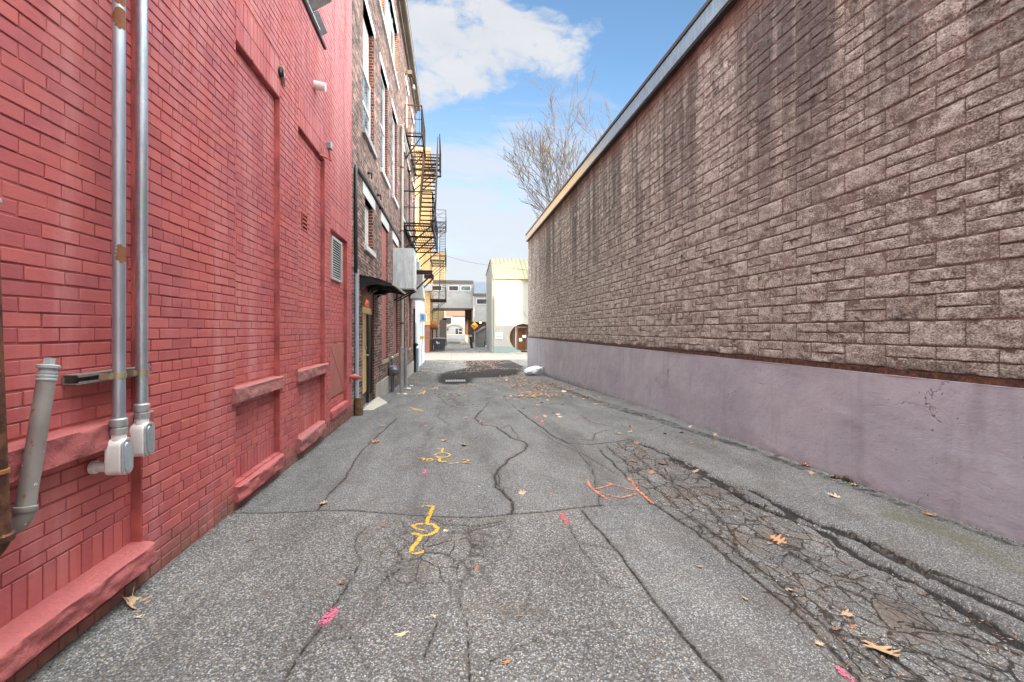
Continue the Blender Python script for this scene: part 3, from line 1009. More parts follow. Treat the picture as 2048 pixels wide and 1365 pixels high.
# (line surveyed in the photo, half width in metres, wander)
CRACKS = [
    ([(455, 1026), (540, 1027), (640, 1022), (720, 1021), (800, 1028), (880, 1033), (960, 1034), (1020, 1028), (1080, 1024), (1130, 1018), (1180, 1012), (1205, 1009)], .011, .012),
    ([(632, 1023), (655, 990), (690, 955), (720, 905), (758, 870), (792, 838)], .009, .012),
    ([(979, 805), (966, 818), (949, 836), (963, 850), (990, 854), (1007, 866), (1021, 877), (1048, 885), (1056, 893), (1045, 904), (1019, 918), (997, 940), (988, 952), (992, 974), (1012, 991), (1024, 1003), (1026, 1018), (1022, 1028)], .013, .015),
    ([(992, 945), (1000, 955), (998, 972), (1008, 985)], .008, .014),
    ([(1000, 860), (1018, 850), (1030, 868), (1040, 880)], .006, .012),
    ([(1011, 800), (1038, 822), (1062, 840), (1087, 858), (1100, 870), (1138, 887), (1180, 890), (1230, 884), (1262, 880)], .012, .012),
    ([(1080, 862), (1110, 885), (1160, 905), (1195, 925), (1235, 950)], .006, .012),
    ([(1100, 872), (1150, 895), (1185, 940), (1195, 985), (1200, 1010)], .006, .012),
    ([(1163, 1020), (1200, 1062), (1235, 1102), (1280, 1165), (1330, 1228), (1390, 1300), (1455, 1372)], .011, .010),
    ([(1180, 1012), (1230, 1010), (1290, 1008), (1340, 1003)], .004, .012),
    ([(1137, 1052), (1150, 1078), (1185, 1130), (1215, 1168), (1235, 1180)], .006, .014),
    ([(1165, 1090), (1195, 1095), (1230, 1102)], .005, .012),
    ([(640, 1263), (610, 1300), (580, 1345), (566, 1372)], .008, .010),
    ([(640, 1263), (666, 1220), (700, 1165), (719, 1122), (711, 1100), (716, 1070), (735, 1055)], .007, .014),
    ([(676, 1250), (700, 1280), (716, 1310), (738, 1350)], .005, .016),
    ([(755, 1180), (770, 1160), (800, 1140), (775, 1155), (752, 1185), (757, 1215), (745, 1245)], .005, .016),
    ([(770, 1078), (790, 1100), (805, 1118), (795, 1130)], .006, .016),
    ([(805, 1045), (812, 1062), (815, 1070)], .006, .012),
    ([(930, 1048), (950, 1100), (935, 1150), (918, 1180), (930, 1240), (938, 1300), (936, 1345), (940, 1370)], .005, .018),
    ([(875, 1248), (865, 1275), (852, 1305), (850, 1320)], .006, .014),
    ([(1045, 1165), (1060, 1190), (1048, 1225)], .004, .014),
    ([(895, 1065), (930, 1068), (985, 1052), (1010, 1045)], .006, .014),
    ([(845, 1035), (890, 1050), (960, 1052), (1005, 1042)], .008, .012),
    ([(980, 1330), (1040, 1300), (1080, 1285)], .005, .014),
    ([(940, 1055), (985, 1075), (1020, 1065)], .004, .014),
    ([(860, 752), (872, 790), (890, 806), (905, 815), (935, 818), (965, 818)], .010, .02),
    ([(880, 825), (876, 835), (890, 845), (900, 850)], .005, .012),
    ([(866, 855), (858, 862), (855, 872)], .006, .01),
    ([(1160, 830), (1180, 845), (1240, 858), (1300, 862), (1330, 850)], .006, .014),
    ([(1200, 900), (1262, 962), (1302, 1002), (1362, 1042), (1424, 1087), (1502, 1152), (1582, 1214), (1642, 1274), (1702, 1342), (1725, 1370)], .012, .014),
    ([(1215, 892), (1300, 965), (1380, 1034), (1460, 1090), (1520, 1135), (1570, 1180), (1640, 1240), (1760, 1330)], .010, .016),
    ([(1235, 886), (1310, 940), (1380, 985), (1440, 1035), (1470, 1075), (1482, 1110), (1520, 1140)], .009, .016),
    ([(1470, 1060), (1540, 1080), (1600, 1115), (1670, 1150), (1740, 1165)], .009, .02),
    ([(1400, 985), (1480, 1010), (1530, 1040), (1560, 1070), (1620, 1090)], .008, .02),
    ([(1340, 950), (1350, 975), (1385, 1010), (1420, 1020), (1450, 1045)], .008, .02),
    ([(1700, 1065), (1800, 1112), (1920, 1162), (2060, 1216)], .012, .012),
    ([(1820, 1250), (1900, 1262), (1990, 1290), (2060, 1320)], .012, .02),
    ([(1760, 1290), (1850, 1300), (1930, 1330), (2010, 1368)], .012, .02),
    ([(1660, 1260), (1720, 1275), (1790, 1310), (1850, 1365)], .010, .02),
    ([(750, 812), (775, 806), (783, 800), (770, 795), (755, 797)], .012, .008),
    ([(1130, 878), (1185, 882), (1190, 868), (1230, 858)], .006, .014),
]
TRENCH = [
    ([(1262, 880), (1303, 895), (1337, 908), (1366, 924), (1399, 937), (1415, 949), (1444, 964), (1473, 976), (1500, 978), (1544, 1002), (1585, 1026), (1640, 1052), (1664, 1056), (1705, 1074), (1734, 1084), (1772, 1108), (1822, 1127), (1852, 1143), (1890, 1160), (1940, 1184), (1998, 1210), (2060, 1238)], .034),
    ([(1340, 916), (1400, 944), (1444, 972), (1470, 984), (1500, 1003), (1530, 1020), (1547, 1024), (1573, 1034), (1600, 1045), (1650, 1064), (1700, 1098), (1728, 1117), (1778, 1137), (1808, 1152), (1834, 1160), (1866, 1174), (1901, 1198), (1960, 1236), (2060, 1296)], .036),
    ([(1290, 888), (1330, 903), (1380, 925), (1430, 950)], .016),
    ([(1600, 1036), (1650, 1050), (1720, 1078), (1760, 1094)], .014),
]
WHITE_STRIP = [(1735, 1097), (1800, 1131), (1880, 1169), (1960, 1206), (2060, 1254), (2060, 1266), (1960, 1220), (1880, 1182), (1800, 1142), (1735, 1104)]
COARSE = [(60, 1372), (300, 1160), (455, 1030), (540, 1029), (640, 1024), (800, 1030), (960, 1036), (1080, 1026), (1163, 1020), (1200, 1062), (1280, 1165), (1390, 1300), (1455, 1372), (1520, 1480), (1000, 2400), (-600, 2400)]
ALLIG = [(1215, 892), (1262, 884), (1400, 945), (1560, 1030), (1700, 1105), (1860, 1185), (2060, 1290), (2060, 1400), (1740, 1400), (1600, 1235), (1424, 1087), (1302, 1002)]
ALLIG2 = [(760, 1040), (1010, 1040), (1060, 1080), (1000, 1180), (880, 1230), (720, 1210), (690, 1120)]
TAR = [(866, 763), (876, 748), (897, 742), (960, 730), (1040, 722), (1058, 724), (1052, 736), (1040, 750), (1000, 756), (955, 757), (950, 766), (915, 770), (880, 769)]
TAR2 = [(925, 722), (1057, 720), (1057, 732), (930, 735)]
ROUGH = [(876, 792), (905, 786), (935, 800), (960, 816), (935, 819), (900, 815), (884, 806)]
MOSS = [(1690, 1035), (1760, 1040), (1850, 1075), (1960, 1120), (2060, 1160), (2060, 1120), (1900, 1050), (1780, 1010)]
LIME = [(1660, 995), (1700, 1000), (1760, 1020), (1800, 1045), (1760, 1050), (1700, 1030), (1680, 1015)]
DIRT = [(1480, 1130), (1600, 1180), (1700, 1170), (1790, 1230), (1760, 1270), (1650, 1240)]
EDGE_W = [(1090, 760), (1200, 800), (1500, 893), (1800, 1000), (2060, 1096), (2060, 1110), (1800, 1018), (1500, 905), (1200, 812), (1085, 768)]


def ground_sheet(x_lin, y_lin, fine):
    X, Y = np.meshgrid(x_lin, y_lin)
    Z = CAM_H - np.interp(Y, GH_Y, GH_V)
    und = (fbm(X * 0.9, Y * 0.6, 3) - 0.5) * 0.035
    edge = np.clip(np.minimum(X - LEFT, RIGHT - X) / 0.5, 0, 1)
    Z = Z + und * edge
    crack = np.full(X.shape, 9.0)
    A = {k: np.zeros(X.shape) for k in ('coarse', 'dark', 'alligator', 'moss', 'pale')}
    if fine:
        for i, (pl, hw, wob) in enumerate(CRACKS):
            d = dist_poly(X, Y, gpts(pl), 0.25, wob, i + 1) - hw * 1.05
            crack = np.minimum(crack, d)
        A['coarse'] = soft_region(X, Y, gpts(COARSE), 0.035)
        A['alligator'] = np.maximum(soft_region(X, Y, gpts(ALLIG), 0.12), 0.45 * soft_region(X, Y, gpts(ALLIG2), 0.5))
        wav = (fbm(X * 9, Y * 9, 21, 5, .68) - 0.5)
        tr = np.full(X.shape, 9.0)
        for k, (pl, hw) in enumerate(TRENCH):
            d = dist_poly(X, Y, gpts(pl), 0.5, 0.015, 90 + k) - hw * (1 + 0.6 * np.clip((4.0 - Y) / 3, 0, 1))
            tr = np.minimum(tr, d + wav * 0.085)
        A['dark'] = np.clip(0.5 - tr / 0.045, 0, 1)
        ws = soft_region(X, Y, gpts(WHITE_STRIP), 0.02)
        A['pale'] = np.maximum(0.42 * ws, 0.55 * soft_region(X, Y, gpts(LIME), 0.18))
        A['moss'] = np.maximum(0.72 * soft_region(X, Y, gpts(MOSS), 0.22), 0.0)
        A['dark'] = np.maximum(A['dark'] * (1 - ws), 0.50 * soft_region(X, Y, gpts(EDGE_W), 0.06))
        A['alligator'] = np.maximum(A['alligator'], 0.9 * soft_region(X, Y, gpts(DIRT), 0.2) * 0.5)
        Z = Z - np.clip(0.5 - tr / 0.03, 0, 1) * 0.050 * (1 - ws) + ws * 0.006
        # the old surface right of the patch lies a little lower and is broken into plates
        al = A['alligator']
        Z = Z + al * (fbm(X * 5, Y * 3.5, 33) - 0.5) * 0.022
        Z = Z + A['coarse'] * 0.006
        Z = Z - np.clip(-crack / 0.008 + 0.3, 0, 1) * 0.009
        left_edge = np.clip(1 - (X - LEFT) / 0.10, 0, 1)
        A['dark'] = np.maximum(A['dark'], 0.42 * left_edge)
    else:
        for i, (pl, hw, wob) in enumerate(CRACKS):
            if min(b for _, b in pl) < 900:
                crack = np.minimum(crack, dist_poly(X, Y, gpts(pl), 0.4, wob, i + 1) - hw)
        A['dark'] = np.maximum.reduce([soft_region(X, Y, gpts(TAR), 0.45) * 0.80, 0.72 * soft_region(X, Y, gpts(TAR2), 0.4), 0.40 * soft_region(X, Y, gpts(ROUGH), 0.3),
                                       0.50 * soft_region(X, Y, gpts(EDGE_W), 0.08)])
        A['alligator'] = np.maximum(0.7 * soft_region(X, Y, gpts(ROUGH), 0.3), 0.55 * np.clip((Y - 13) / 3, 0, 1) * np.clip((0.2 - X) / 1.0, 0, 1))
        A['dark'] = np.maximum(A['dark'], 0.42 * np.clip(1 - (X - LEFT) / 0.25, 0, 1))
    A['crack'] = np.clip(crack, -0.05, 0.2)
    ny, nx = X.shape
    V = np.stack([X.ravel(), Y.ravel(), Z.ravel()], 1)
    I = np.arange(ny * nx).reshape(ny, nx)
    F = np.stack([I[:-1, :-1].ravel(), I[:-1, 1:].ravel(), I[1:, 1:].ravel(), I[1:, :-1].ravel()], 1)
    return V, F, {k: v.ravel() for k, v in A.items()}


YN = 9.0
s1 = ground_sheet(np.linspace(-1.95, 4.10, 404), np.linspace(0.9, YN, 541), True)
s2 = ground_sheet(np.linspace(-1.95, 4.10, 152), np.concatenate([np.linspace(YN, 20, 276), np.linspace(20.08, 33.2, 164)]), False)
s3 = ground_sheet(np.linspace(-1.95, 4.10, 20), np.linspace(-12, 0.9, 30), False)
VV, FF, AA, off = [], [], {}, 0
for V_, F_, A_ in (s1, s2, s3):
    VV.append(V_); FF.append(F_ + off); off += len(V_)
    for k_, v_ in A_.items():
        AA.setdefault(k_, []).append(v_)
alley = np_mesh('alley_asphalt_ground', np.concatenate(VV), np.concatenate(FF), M['asphalt'], attrs={k: np.concatenate(v) for k, v in AA.items()}, smooth=True)
tag(alley, 'cracked grey asphalt of the alley with patches and ruts', 'asphalt', kind='structure')
alley['label'] = 'cracked grey asphalt of the alley with patches and ruts'


def strip(name, x0, x1, ys, m, lift=0.0, nx=2, dark=0.0):
    X, Y = np.meshgrid(np.linspace(x0, x1, nx), np.array(ys, float))
    Z = CAM_H - np.interp(Y, GH_Y, GH_V) + lift
    I = np.arange(X.size).reshape(X.shape)
    F = np.stack([I[:-1, :-1].ravel(), I[:-1, 1:].ravel(), I[1:, 1:].ravel(), I[1:, :-1].ravel()], 1)
    o = np_mesh(name, np.stack([X.ravel(), Y.ravel(), Z.ravel()], 1), F, m, smooth=True, attrs={'crack': np.full(X.size, 0.2), 'dark': np.full(X.size, dark)})
    return o


o = strip('cross_street_paving', -60, 70, list(np.linspace(33.0, 40.4, 12)), M['pale_concrete'], 0.004)
tag(o, 'pale concrete cross street at the end of the alley', 'paving', kind='structure')
A0 = M['asphalt']
o = strip('passage_asphalt', -12, 3.75, list(np.linspace(40.3, 84, 60)), A0, 0.0, 12, 0.12)
tag(o, 'worn asphalt passage leading under the grey bridge building', 'asphalt', kind='structure')
o = strip('far_street', -80, 80, [83.5, 97.5], A0, 0.004, 4)
tag(o, 'far street beyond the bridge building', 'street', kind='structure')
o = strip('far_pavement', -80, 80, [92.5, 97.5], M['pale_concrete'], 0.05, 4)
tag(o, 'pale pavement on the far side of the far street', 'pavement', kind='structure')
mb = MB()
mb.add([(-700, -300, -1.1), (700, -300, -1.1), (700, 1500, -1.1), (-700, 1500, -1.1)], [(0, 1, 2, 3)])
tag(mb.build('ground', M['grey_concrete'], fix=False), 'wide ground under the town', 'ground', kind='structure')
yard = strip('side_yard', 4.05, 60, list(np.linspace(23.4, 33.1, 12)), A0, 0.002, 10)
tag(yard, 'asphalt yard behind the block building', 'asphalt', kind='structure')

# ------------------------------------------------------------------ brickwork laid brick by brick
COURSE, BRICK = 0.0677, 0.2115


def cut(iv, holes):
    """intervals left of iv after taking the holes out"""
    out = [iv]
    for h0, h1 in holes:
        nx = []
        for a, b in out:
            if h1 <= a or h0 >= b:
                nx.append((a, b))
            else:
                if h0 - a > 0.02: nx.append((a, h0))
                if b - h1 > 0.02: nx.append((h1, b))
        out = nx
    return out


class Bricks:
    """painted bricks on a wall that faces +X"""
    def __init__(self, x, depth, seed):
        self.x, self.d = x, depth
        self.rr = random.Random(seed)
        self.V, self.F, self.T = [], [], []

    def brick(self, y0, y1, z0, z1, proud=0.0, jy=0.0040, jz=0.0046):
        rr = self.rr
        y0 += jy; y1 -= jy; z0 += jz * 0.75; z1 -= jz * 1.25
        if y1 - y0 < 0.01 or z1 - z0 < 0.01:
            return
        x = self.x + proud + rr.uniform(-.0018, .0018)
        xb = self.x - self.d
        c = 0.0022
        b = len(self.V)
        w = lambda: rr.uniform(-.0016, .0016)
        ring = [(y0, z0), (y1, z0), (y1, z1), (y0, z1)]
        ring = [(a + w(), q + w()) for a, q in ring]
        cy, cz = (y0 + y1) / 2, (z0 + z1) / 2
        tx = [rr.uniform(-.0010, .0010) for _ in range(4)]
        self.V += [(xb, a, q) for a, q in ring]
        self.V += [(x - c + t, a, q) for (a, q), t in zip(ring, tx)]
        self.V += [(x + t, a + (c if a < cy else -c), q + (c if q < cz else -c)) for (a, q), t in zip(ring, tx)]
        for r in (0, 4):
            for i in range(4):
                j = (i + 1) % 4
                self.F.append((b + r + i, b + r + j, b + r + 4 + j, b + r + 4 + i))
        self.F.append((b + 8, b + 9, b + 10, b + 11))
        t = rr.random()
        self.T += [t] * 12

    def course_wall(self, y0, y1, z0, z1, holes, headers=6, phase=0.0):
        """holes: (y0, y1, z0, z1)"""
        k0 = int(math.floor(z0 / COURSE))
        k1 = int(math.ceil(z1 / COURSE))
        for k in range(k0, k1):
            za, zb = max(k * COURSE, z0), min((k + 1) * COURSE, z1)
            if zb - za < 0.02:
                continue
            zm = (za + zb) / 2
            hs = [(h[0], h[1]) for h in holes if h[2] < zm < h[3]]
            hdr = headers and k % headers == 0
            L = BRICK / 2 if hdr else BRICK
            off = phase + (0 if k % 2 == 0 else L / 2) + (L / 4 if hdr else 0)
            n = int(math.floor((y0 - off) / L)) - 1
            y = off + n * L + self.rr.uniform(-.02, .02)
            jig = self.rr.uniform(-.0022, .0022)
            cuts = cut((y0, y1), hs)
            while y < y1:
                e = 0
                for a, b in cuts:
                    ya, yb = max(a, y), min(b, y + L)
                    if yb - ya > 0.015:
                        self.brick(ya, yb, za + jig, zb + jig)
                y += L

    def soldier_rows(self, y0, y1, z0, z1, rows=2, proud=0.0):
        h = (z1 - z0) / rows
        for r in range(rows):
            n = max(1, round((y1 - y0) / 0.071))
            w_ = (y1 - y0) / n
            for i in range(n):
                self.brick(y0 + i * w_, y0 + (i + 1) * w_, z0 + r * h, z0 + (r + 1) * h, proud)

    def build(self, name, m, parent):
        return np_mesh(name, np.array(self.V), np.array(self.F), m, parent, attrs={'tone': np.array(self.T)})


def cells(yr, zr, holes):
    """rectangles that tile a wall face round its openings"""
    ys = sorted(set([yr[0], yr[1]] + [min(max(v, yr[0]), yr[1]) for h in holes for v in h[:2]]))
    zs = sorted(set([zr[0], zr[1]] + [min(max(v, zr[0]), zr[1]) for h in holes for v in h[2:]]))
    for a, b in zip(ys, ys[1:]):
        for c, d in zip(zs, zs[1:]):
            ym, zm = (a + b) / 2, (c + d) / 2
            if not any(h[0] < ym < h[1] and h[2] < zm < h[3] for h in holes):
                yield a, b, c, d


def rock_face(name, y0, y1, z0, z1, xb, xf, m, parent, seed, rough=0.022, dip=0.0, label=None):
    """rock-faced stone block: back plane xb, front about xf, flat chiselled top"""
    ny, nu = max(8, int((y1 - y0) / 0.022)), 13
    # section runs: top back -> top front -> down the face -> bottom back
    sec = [(0, 1, 0.0), (0.5, 1, 0.0), (0.86, 1, 0.10), (1, 0.95, 0.5), (1, 0.84, 1), (1, 0.72, 1), (1, 0.60, 1), (1, 0.46, 1), (1, 0.32, 1), (1, 0.18, 1), (1, 0.06, 0.6), (0.82, 0.0, 0.3), (0, 0, 0)]
    V, rel = [], []
    for i in range(ny + 1):
        y = y0 + (y1 - y0) * i / ny
        e = min(1.0, min(i, ny - i) / 2.0)
        for j, (a, b, k) in enumerate(sec):
            nz = float(fbm(np.array([y * 9.0 + seed * 3.1]), np.array([b * (z1 - z0) * 14.0 + a * 2 + seed]), seed, 4, 0.6)[0]) - 0.5
            big = float(fbm(np.array([y * 3.0 + seed]), np.array([b * 1.2]), seed + 9, 2)[0]) - 0.5
            dx = (nz * 2.4 * rough + big * 1.6 * rough) * k - (1 - e) * 0.012 * (k > 0)
            x = xb + (xf - xb) * a + dx
            z = z0 + (z1 - z0) * b + big * 0.010 * (a > 0.4) + (nz * 0.010 if k > 0.05 else 0) - dip * a
            V.append((x, y, z)); rel.append(min(1, max(0, 0.5 + nz * 1.6)) if k > 0.3 else 0.25)
    n = len(sec)
    F = []
    for i in range(ny):
        for j in range(n - 1):
            F.append((i * n + j, i * n + j + 1, (i + 1) * n + j + 1, (i + 1) * n + j))
    me_v = np.array(V)
    base = len(V)
    o = np_mesh(name, me_v, np.array(F), m, parent, smooth=55, attrs={'relief': np.array(rel)})
    # close both ends
    import bmesh
    bm = bmesh.new(); bm.from_mesh(o.data); bm.verts.ensure_lookup_table()
    bm.faces.new([bm.verts[j] for j in range(n)])
    bm.faces.new([bm.verts[ny * n + j] for j in reversed(range(n))])
    bmesh.ops.recalc_face_normals(bm, faces=bm.faces)
    bm.to_mesh(o.data); bm.free()
    if label: o['label'] = label
    return o


# ------------------------------------------------------------------ the red building
RY0, RY1, RZ1 = -3.0, 8.52, 9.6
red = thing('red_brick_building', (-4.5, 2.8, 0), 'red painted brick building along the left side of the alley', 'building')
BAYS = [(1.60, 2.90, zc(-1.27), zc(2.42)), (4.06, 5.04, zc(-1.31), zc(2.42)), (5.62, 6.74, zc(-1.29), zc(2.40)), (7.06, 8.13, zc(-1.22), zc(1.51))]
HEAD = [(b[0], b[1], b[3], b[3] + 0.40) for b in BAYS]
HEAD[3] = (BAYS[3][0], BAYS[3][1], BAYS[3][3], BAYS[3][3] + 0.36)
HOOD = (4.85, 6.15, zc(4.00), zc(4.75))
wall = Bricks(LEFT, 0.052, 3)
wall.course_wall(RY0, RY1, -0.35, RZ1, BAYS + HEAD + [HOOD], 6)
for h_ in HEAD:
    wall.soldier_rows(h_[0], h_[1], h_[2] + 0.004, h_[3], 2)
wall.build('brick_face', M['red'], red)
# mortar plane and the body of the building behind it
mb = MB()
for a, b, c, d in cells((RY0, RY1), (-0.35, RZ1), BAYS + [HOOD]):
    mb.add([(LEFT - .006, a, c), (LEFT - .006, b, c), (LEFT - .006, b, d), (LEFT - .006, a, d)], [(0, 1, 2, 3)])
for a, b, c, d in BAYS:                                   # jambs, head and foot of each bay
    x0, x1 = RECESS - .02, LEFT - .006
    mb.add([(x0, b - .0, c), (x1, b - .0, c), (x1, b - .0, d), (x0, b - .0, d)], [(0, 1, 2, 3)])
    mb.add([(x0, a, c), (x1, a, c), (x1, a, d), (x0, a, d)], [(3, 2, 1, 0)])
    mb.add([(x0, a, d), (x1, a, d), (x1, b, d), (x0, b, d)], [(0, 1, 2, 3)])
    mb.add([(x0, a, c), (x1, a, c), (x1, b, c), (x0, b, c)], [(3, 2, 1, 0)])
mb.build('mortar', M['red_joint'], red, fix=False)
mb = MB()
mb.box(-9, RECESS - .05, RY0, RY1, -0.5, RZ1)
mb.box(-9, LEFT - .012, RY0 - .02, RY0 + 0.0, -0.5, RZ1)
mb.box(-9.05, LEFT + .05, RY0 - .02, RY1 + .0, RZ1, RZ1 + .12)
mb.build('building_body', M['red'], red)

for i, (a, b, c, d) in enumerate(BAYS):
    fill = Bricks(RECESS, 0.02, 20 + i)
    holes = []
    if i == 3:
        holes = [(7.19, 8.085, zc(-1.045), zc(-.225))]
    if i == 2:
        holes = [(5.91, 6.13, zc(1.255), zc(1.455))]
    low = c + 0.205
    fill.course_wall(a, b, low if i < 3 else c, d, holes, 0, 0.07 * i)
    if i < 3:
        fill.soldier_rows(a, b, c + 0.005, low, 1)
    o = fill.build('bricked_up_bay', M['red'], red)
    mb = MB()
    for q in cells((a, b), (c, d), [h for h in holes if i == 2]):
        y0_, y1_, z0_, z1_ = q
        mb.add([(RECESS - .005, y0_, z0_), (RECESS - .005, y1_, z0_), (RECESS - .005, y1_, z1_), (RECESS - .005, y0_, z1_)], [(0, 1, 2, 3)])
    mb.build('mortar_bed', M['red_joint'], o, fix=False)

# stone sills across the bays and at their foot
rock_face('stone_sill', 1.30, 2.955, zc(-.615), zc(-.475), RECESS - .01, LEFT + .045, M['sill'], red, 3, 0.014)
rock_face('stone_sill', 3.985, 5.085, zc(-.61), zc(-.482), RECESS - .01, LEFT + .042, M['sill_worn'], red, 5, 0.012, label='rough grey flecked stone sill')
rock_face('stone_sill', 5.55, 6.82, zc(-.608), zc(-.478), RECESS - .01, LEFT + .042, M['sill_worn'], red, 8, 0.012, label='short weathered stone sill')
rock_face('foot_stone', 0.9, 2.915, zc(-1.345), zc(-1.225), RECESS - .01, LEFT + .075, M['sill'], red, 12, 0.024, 0.012)
rock_face('foot_stone', 4.03, 5.06, zc(-1.43), zc(-1.295), RECESS - .01, LEFT + .048, M['sill'], red, 15, 0.020, 0.004)
rock_face('foot_stone', 5.57, 6.66, zc(-1.44), zc(-1.27), RECESS - .01, LEFT + .045, M['sill_worn'], red, 19, 0.020, 0.004)
rl = Bricks(LEFT + 0.03, 0.09, 44)
rl.soldier_rows(7.03, 8.17, zc(-1.335), zc(-1.215), 1)
rl.build('brick_sill', M['red'], red)
mb = MB(); mb.box(RECESS - .01, LEFT + .022, 7.035, 8.165, zc(-1.33), zc(-1.222))
mb.build('sill_bed', M['red'], red)
mb = MB()
for i_, b_ in enumerate(BAYS[3:]):
    mb.box(RECESS - .012, RECESS + .012, 7.195, 8.08, zc(-1.04), zc(-.23))
brd = mb.build('red_board', M['red_board'], red, bevel=0.002)
mb = MB()
mb.bar((RECESS + .0128, 7.23, zc(-.27)), (RECESS + .0128, 8.04, zc(-1.0)), .004, .003, up=(1, 0, 0))
for yy in (7.22, 8.055):
    for zz in (-.26, -.63, -1.01):
        mb.tube([(RECESS + .011, yy, zc(zz)), (RECESS + .016, yy, zc(zz))], .007, 8)
mb.build('screw', M['rust_pipe'], brd)

# louvre in the last bay
y0_, y1_, z0_, z1_ = 7.23, 7.88, zc(.775), zc(1.44)
lv = MB()
for a, b, c, d in ((y0_, y1_, z1_ - .04, z1_), (y0_, y1_, z0_, z0_ + .04), (y0_, y0_ + .04, z0_ + .04, z1_ - .04), (y1_ - .04, y1_, z0_ + .04, z1_ - .04)):
    lv.box(RECESS - .02, RECESS + .035, a, b, c, d)
lvo = lv.build('louvre', M['louvre'], red, bevel=0.003)
mb = MB(); mb.box(RECESS - .02, RECESS + .004, y0_ + .03, y1_ - .03, z0_ + .03, z1_ - .03)
mb.build('louvre_opening', M['dark_void'], lvo)
mb = MB()
ns = 15
for i in range(ns):
    zz = z0_ + .05 + (z1_ - z0_ - .10) * (i + .5) / ns
    mb.add([(RECESS + .031, y0_ + .042, zz - .015), (RECESS + .031, y1_ - .042, zz - .015), (RECESS + .008, y1_ - .042, zz + .013), (RECESS + .008, y0_ + .042, zz + .013),
            (RECESS + .031, y0_ + .042, zz - .012), (RECESS + .031, y1_ - .042, zz - .012), (RECESS + .008, y1_ - .042, zz + .016), (RECESS + .008, y0_ + .042, zz + .016)],
           [(0, 1, 2, 3), (7, 6, 5, 4), (0, 4, 5, 1), (3, 2, 6, 7)])
mb.build('slats', M['louvre'], lvo)
# little cast vent in the third bay
mb = MB()
y0_, y1_, z0_, z1_ = 5.91, 6.13, zc(1.255), zc(1.455)
for k in range(5):
    zz = z0_ + (z1_ - z0_) * k / 4
    mb.box(RECESS - .03, RECESS + .006, y0_, y1_, zz - .010, zz + .010)
mb.box(RECESS - .03, RECESS + .006, y0_, y0_ + .02, z0_, z1_)
mb.box(RECESS - .03, RECESS + .006, y1_ - .02, y1_, z0_, z1_)
vent = mb.build('wall_vent', M['red_iron'], red)
mb = MB(); mb.box(RECESS - .06, RECESS - .03, y0_, y1_, z0_, z1_)
mb.build('vent_opening', M['dark_void'], vent)

# ------------------------------------------------------------------ fittings on the red building
def conduit(y, x, top, zb, r, label, m):
    t = thing('conduit', (x, y, zb), label, 'conduit', 'metal conduits on the red wall')
    p = MB(); p.tube([(x, y, zb + .235), (x, y, top)], r, 24); p.build('pipe', m, t, smooth=60)
    c = MB()
    c.lathe((x, y, zb + .215), (0, 0, 1), [(0, r * 1.28), (.030, r * 1.28), (.034, r * 1.12), (.040, r * 1.12), (.041, r * 1.32), (.075, r * 1.32), (.078, r * 1.22), (.082, r * 1.02)], 24)
    c.build('coupling', M['zinc'], t, smooth=35)
    b = MB()
    w_ = .043
    b.lathe((x, y, zb + .20), (0, 0, 1), [(-.06, r * 1.1), (.0, r * 1.15), (.02, r * 1.15)], 24)
    poly = []
    for k in range(10):
        a = math.pi * k / 9
        poly.append((y + math.cos(a) * w_, zb + .155 + math.sin(a) * w_ * .9))
    for k in range(10):
        a = math.pi + math.pi * k / 9
        poly.append((y + math.cos(a) * w_, zb + .035 + math.sin(a) * w_ * .75))
    b.prism(poly, 'x', x - .042, x + .034)
    body = b.build('conduit_body', M['white_fitting'], t, smooth=40, bevel=0.006, seg=3)
    cv = MB()
    cv.prism([(y + (py_ - y) * .98, zb + .095 + (pz_ - zb - .095) * 1.0) for py_, pz_ in poly], 'x', x + .035, x + .043)
    cv.prism([(y + (py_ - y) * .62, zb + .095 + (pz_ - zb - .095) * .80) for py_, pz_ in poly], 'x', x + .043, x + .0475)
    cover = cv.build('cover', M['alu_cover'], body, bevel=0.0025, smooth=40)
    for zz in (zb + .178, zb + .012):
        s = MB(); s.lathe((x + .043, y, zz), (1, 0, 0), [(0, .0085), (.004, .0085), (.006, .005)], 12)
        s.build('screw', M['rust_orange'], body, smooth=40)
    return t


CY1, CY2, CX = 2.60, 2.775, -1.705
c1 = conduit(CY1, CX, 10.4, zc(-.752), .0280, 'grey metal conduit with rust blotches, nearer of the pair on the red wall', M['galv_rust'])
c2 = conduit(CY2, CX, 10.4, zc(-.705), .0280, 'shinier metal conduit close behind the rust blotched one', M['galv'])
s = MB()
s.tube([(CX - .03, CY1 - .005, zc(-.705)), (RECESS + .02, CY1 - .005, zc(-.705))], .026, 16)
s.lathe((RECESS + .03, CY1 - .005, zc(-.705)), (-1, 0, 0), [(0, .034), (.02, .034), (.022, .028)], 12)
s.build('back_spigot', M['white_fitting'], c1, smooth=40)
st = thing('strut_channel', (RECESS, 2.68, zc(-.25)), 'rusty slotted strut holding both conduits to the red wall', 'pipe bracket')
mb = MB()
zs_, ze_ = zc(-.262), zc(-.215)
x0_, x1_ = RECESS + .005, RECESS + .075
mb.box(x0_, x0_ + .004, 2.42, 2.95, zs_, ze_)
mb.box(x0_ + .004, x1_, 2.42, 2.95, zs_, zs_ + .004)
mb.box(x0_ + .004, x1_, 2.42, 2.95, ze_ - .004, ze_)
mb.box(x1_ - .004, x1_, 2.42, 2.95, zs_ + .004, zs_ + .013)
mb.box(x1_ - .004, x1_, 2.42, 2.95, ze_ - .013, ze_ - .004)
mb.build('channel', M['strut'], st)
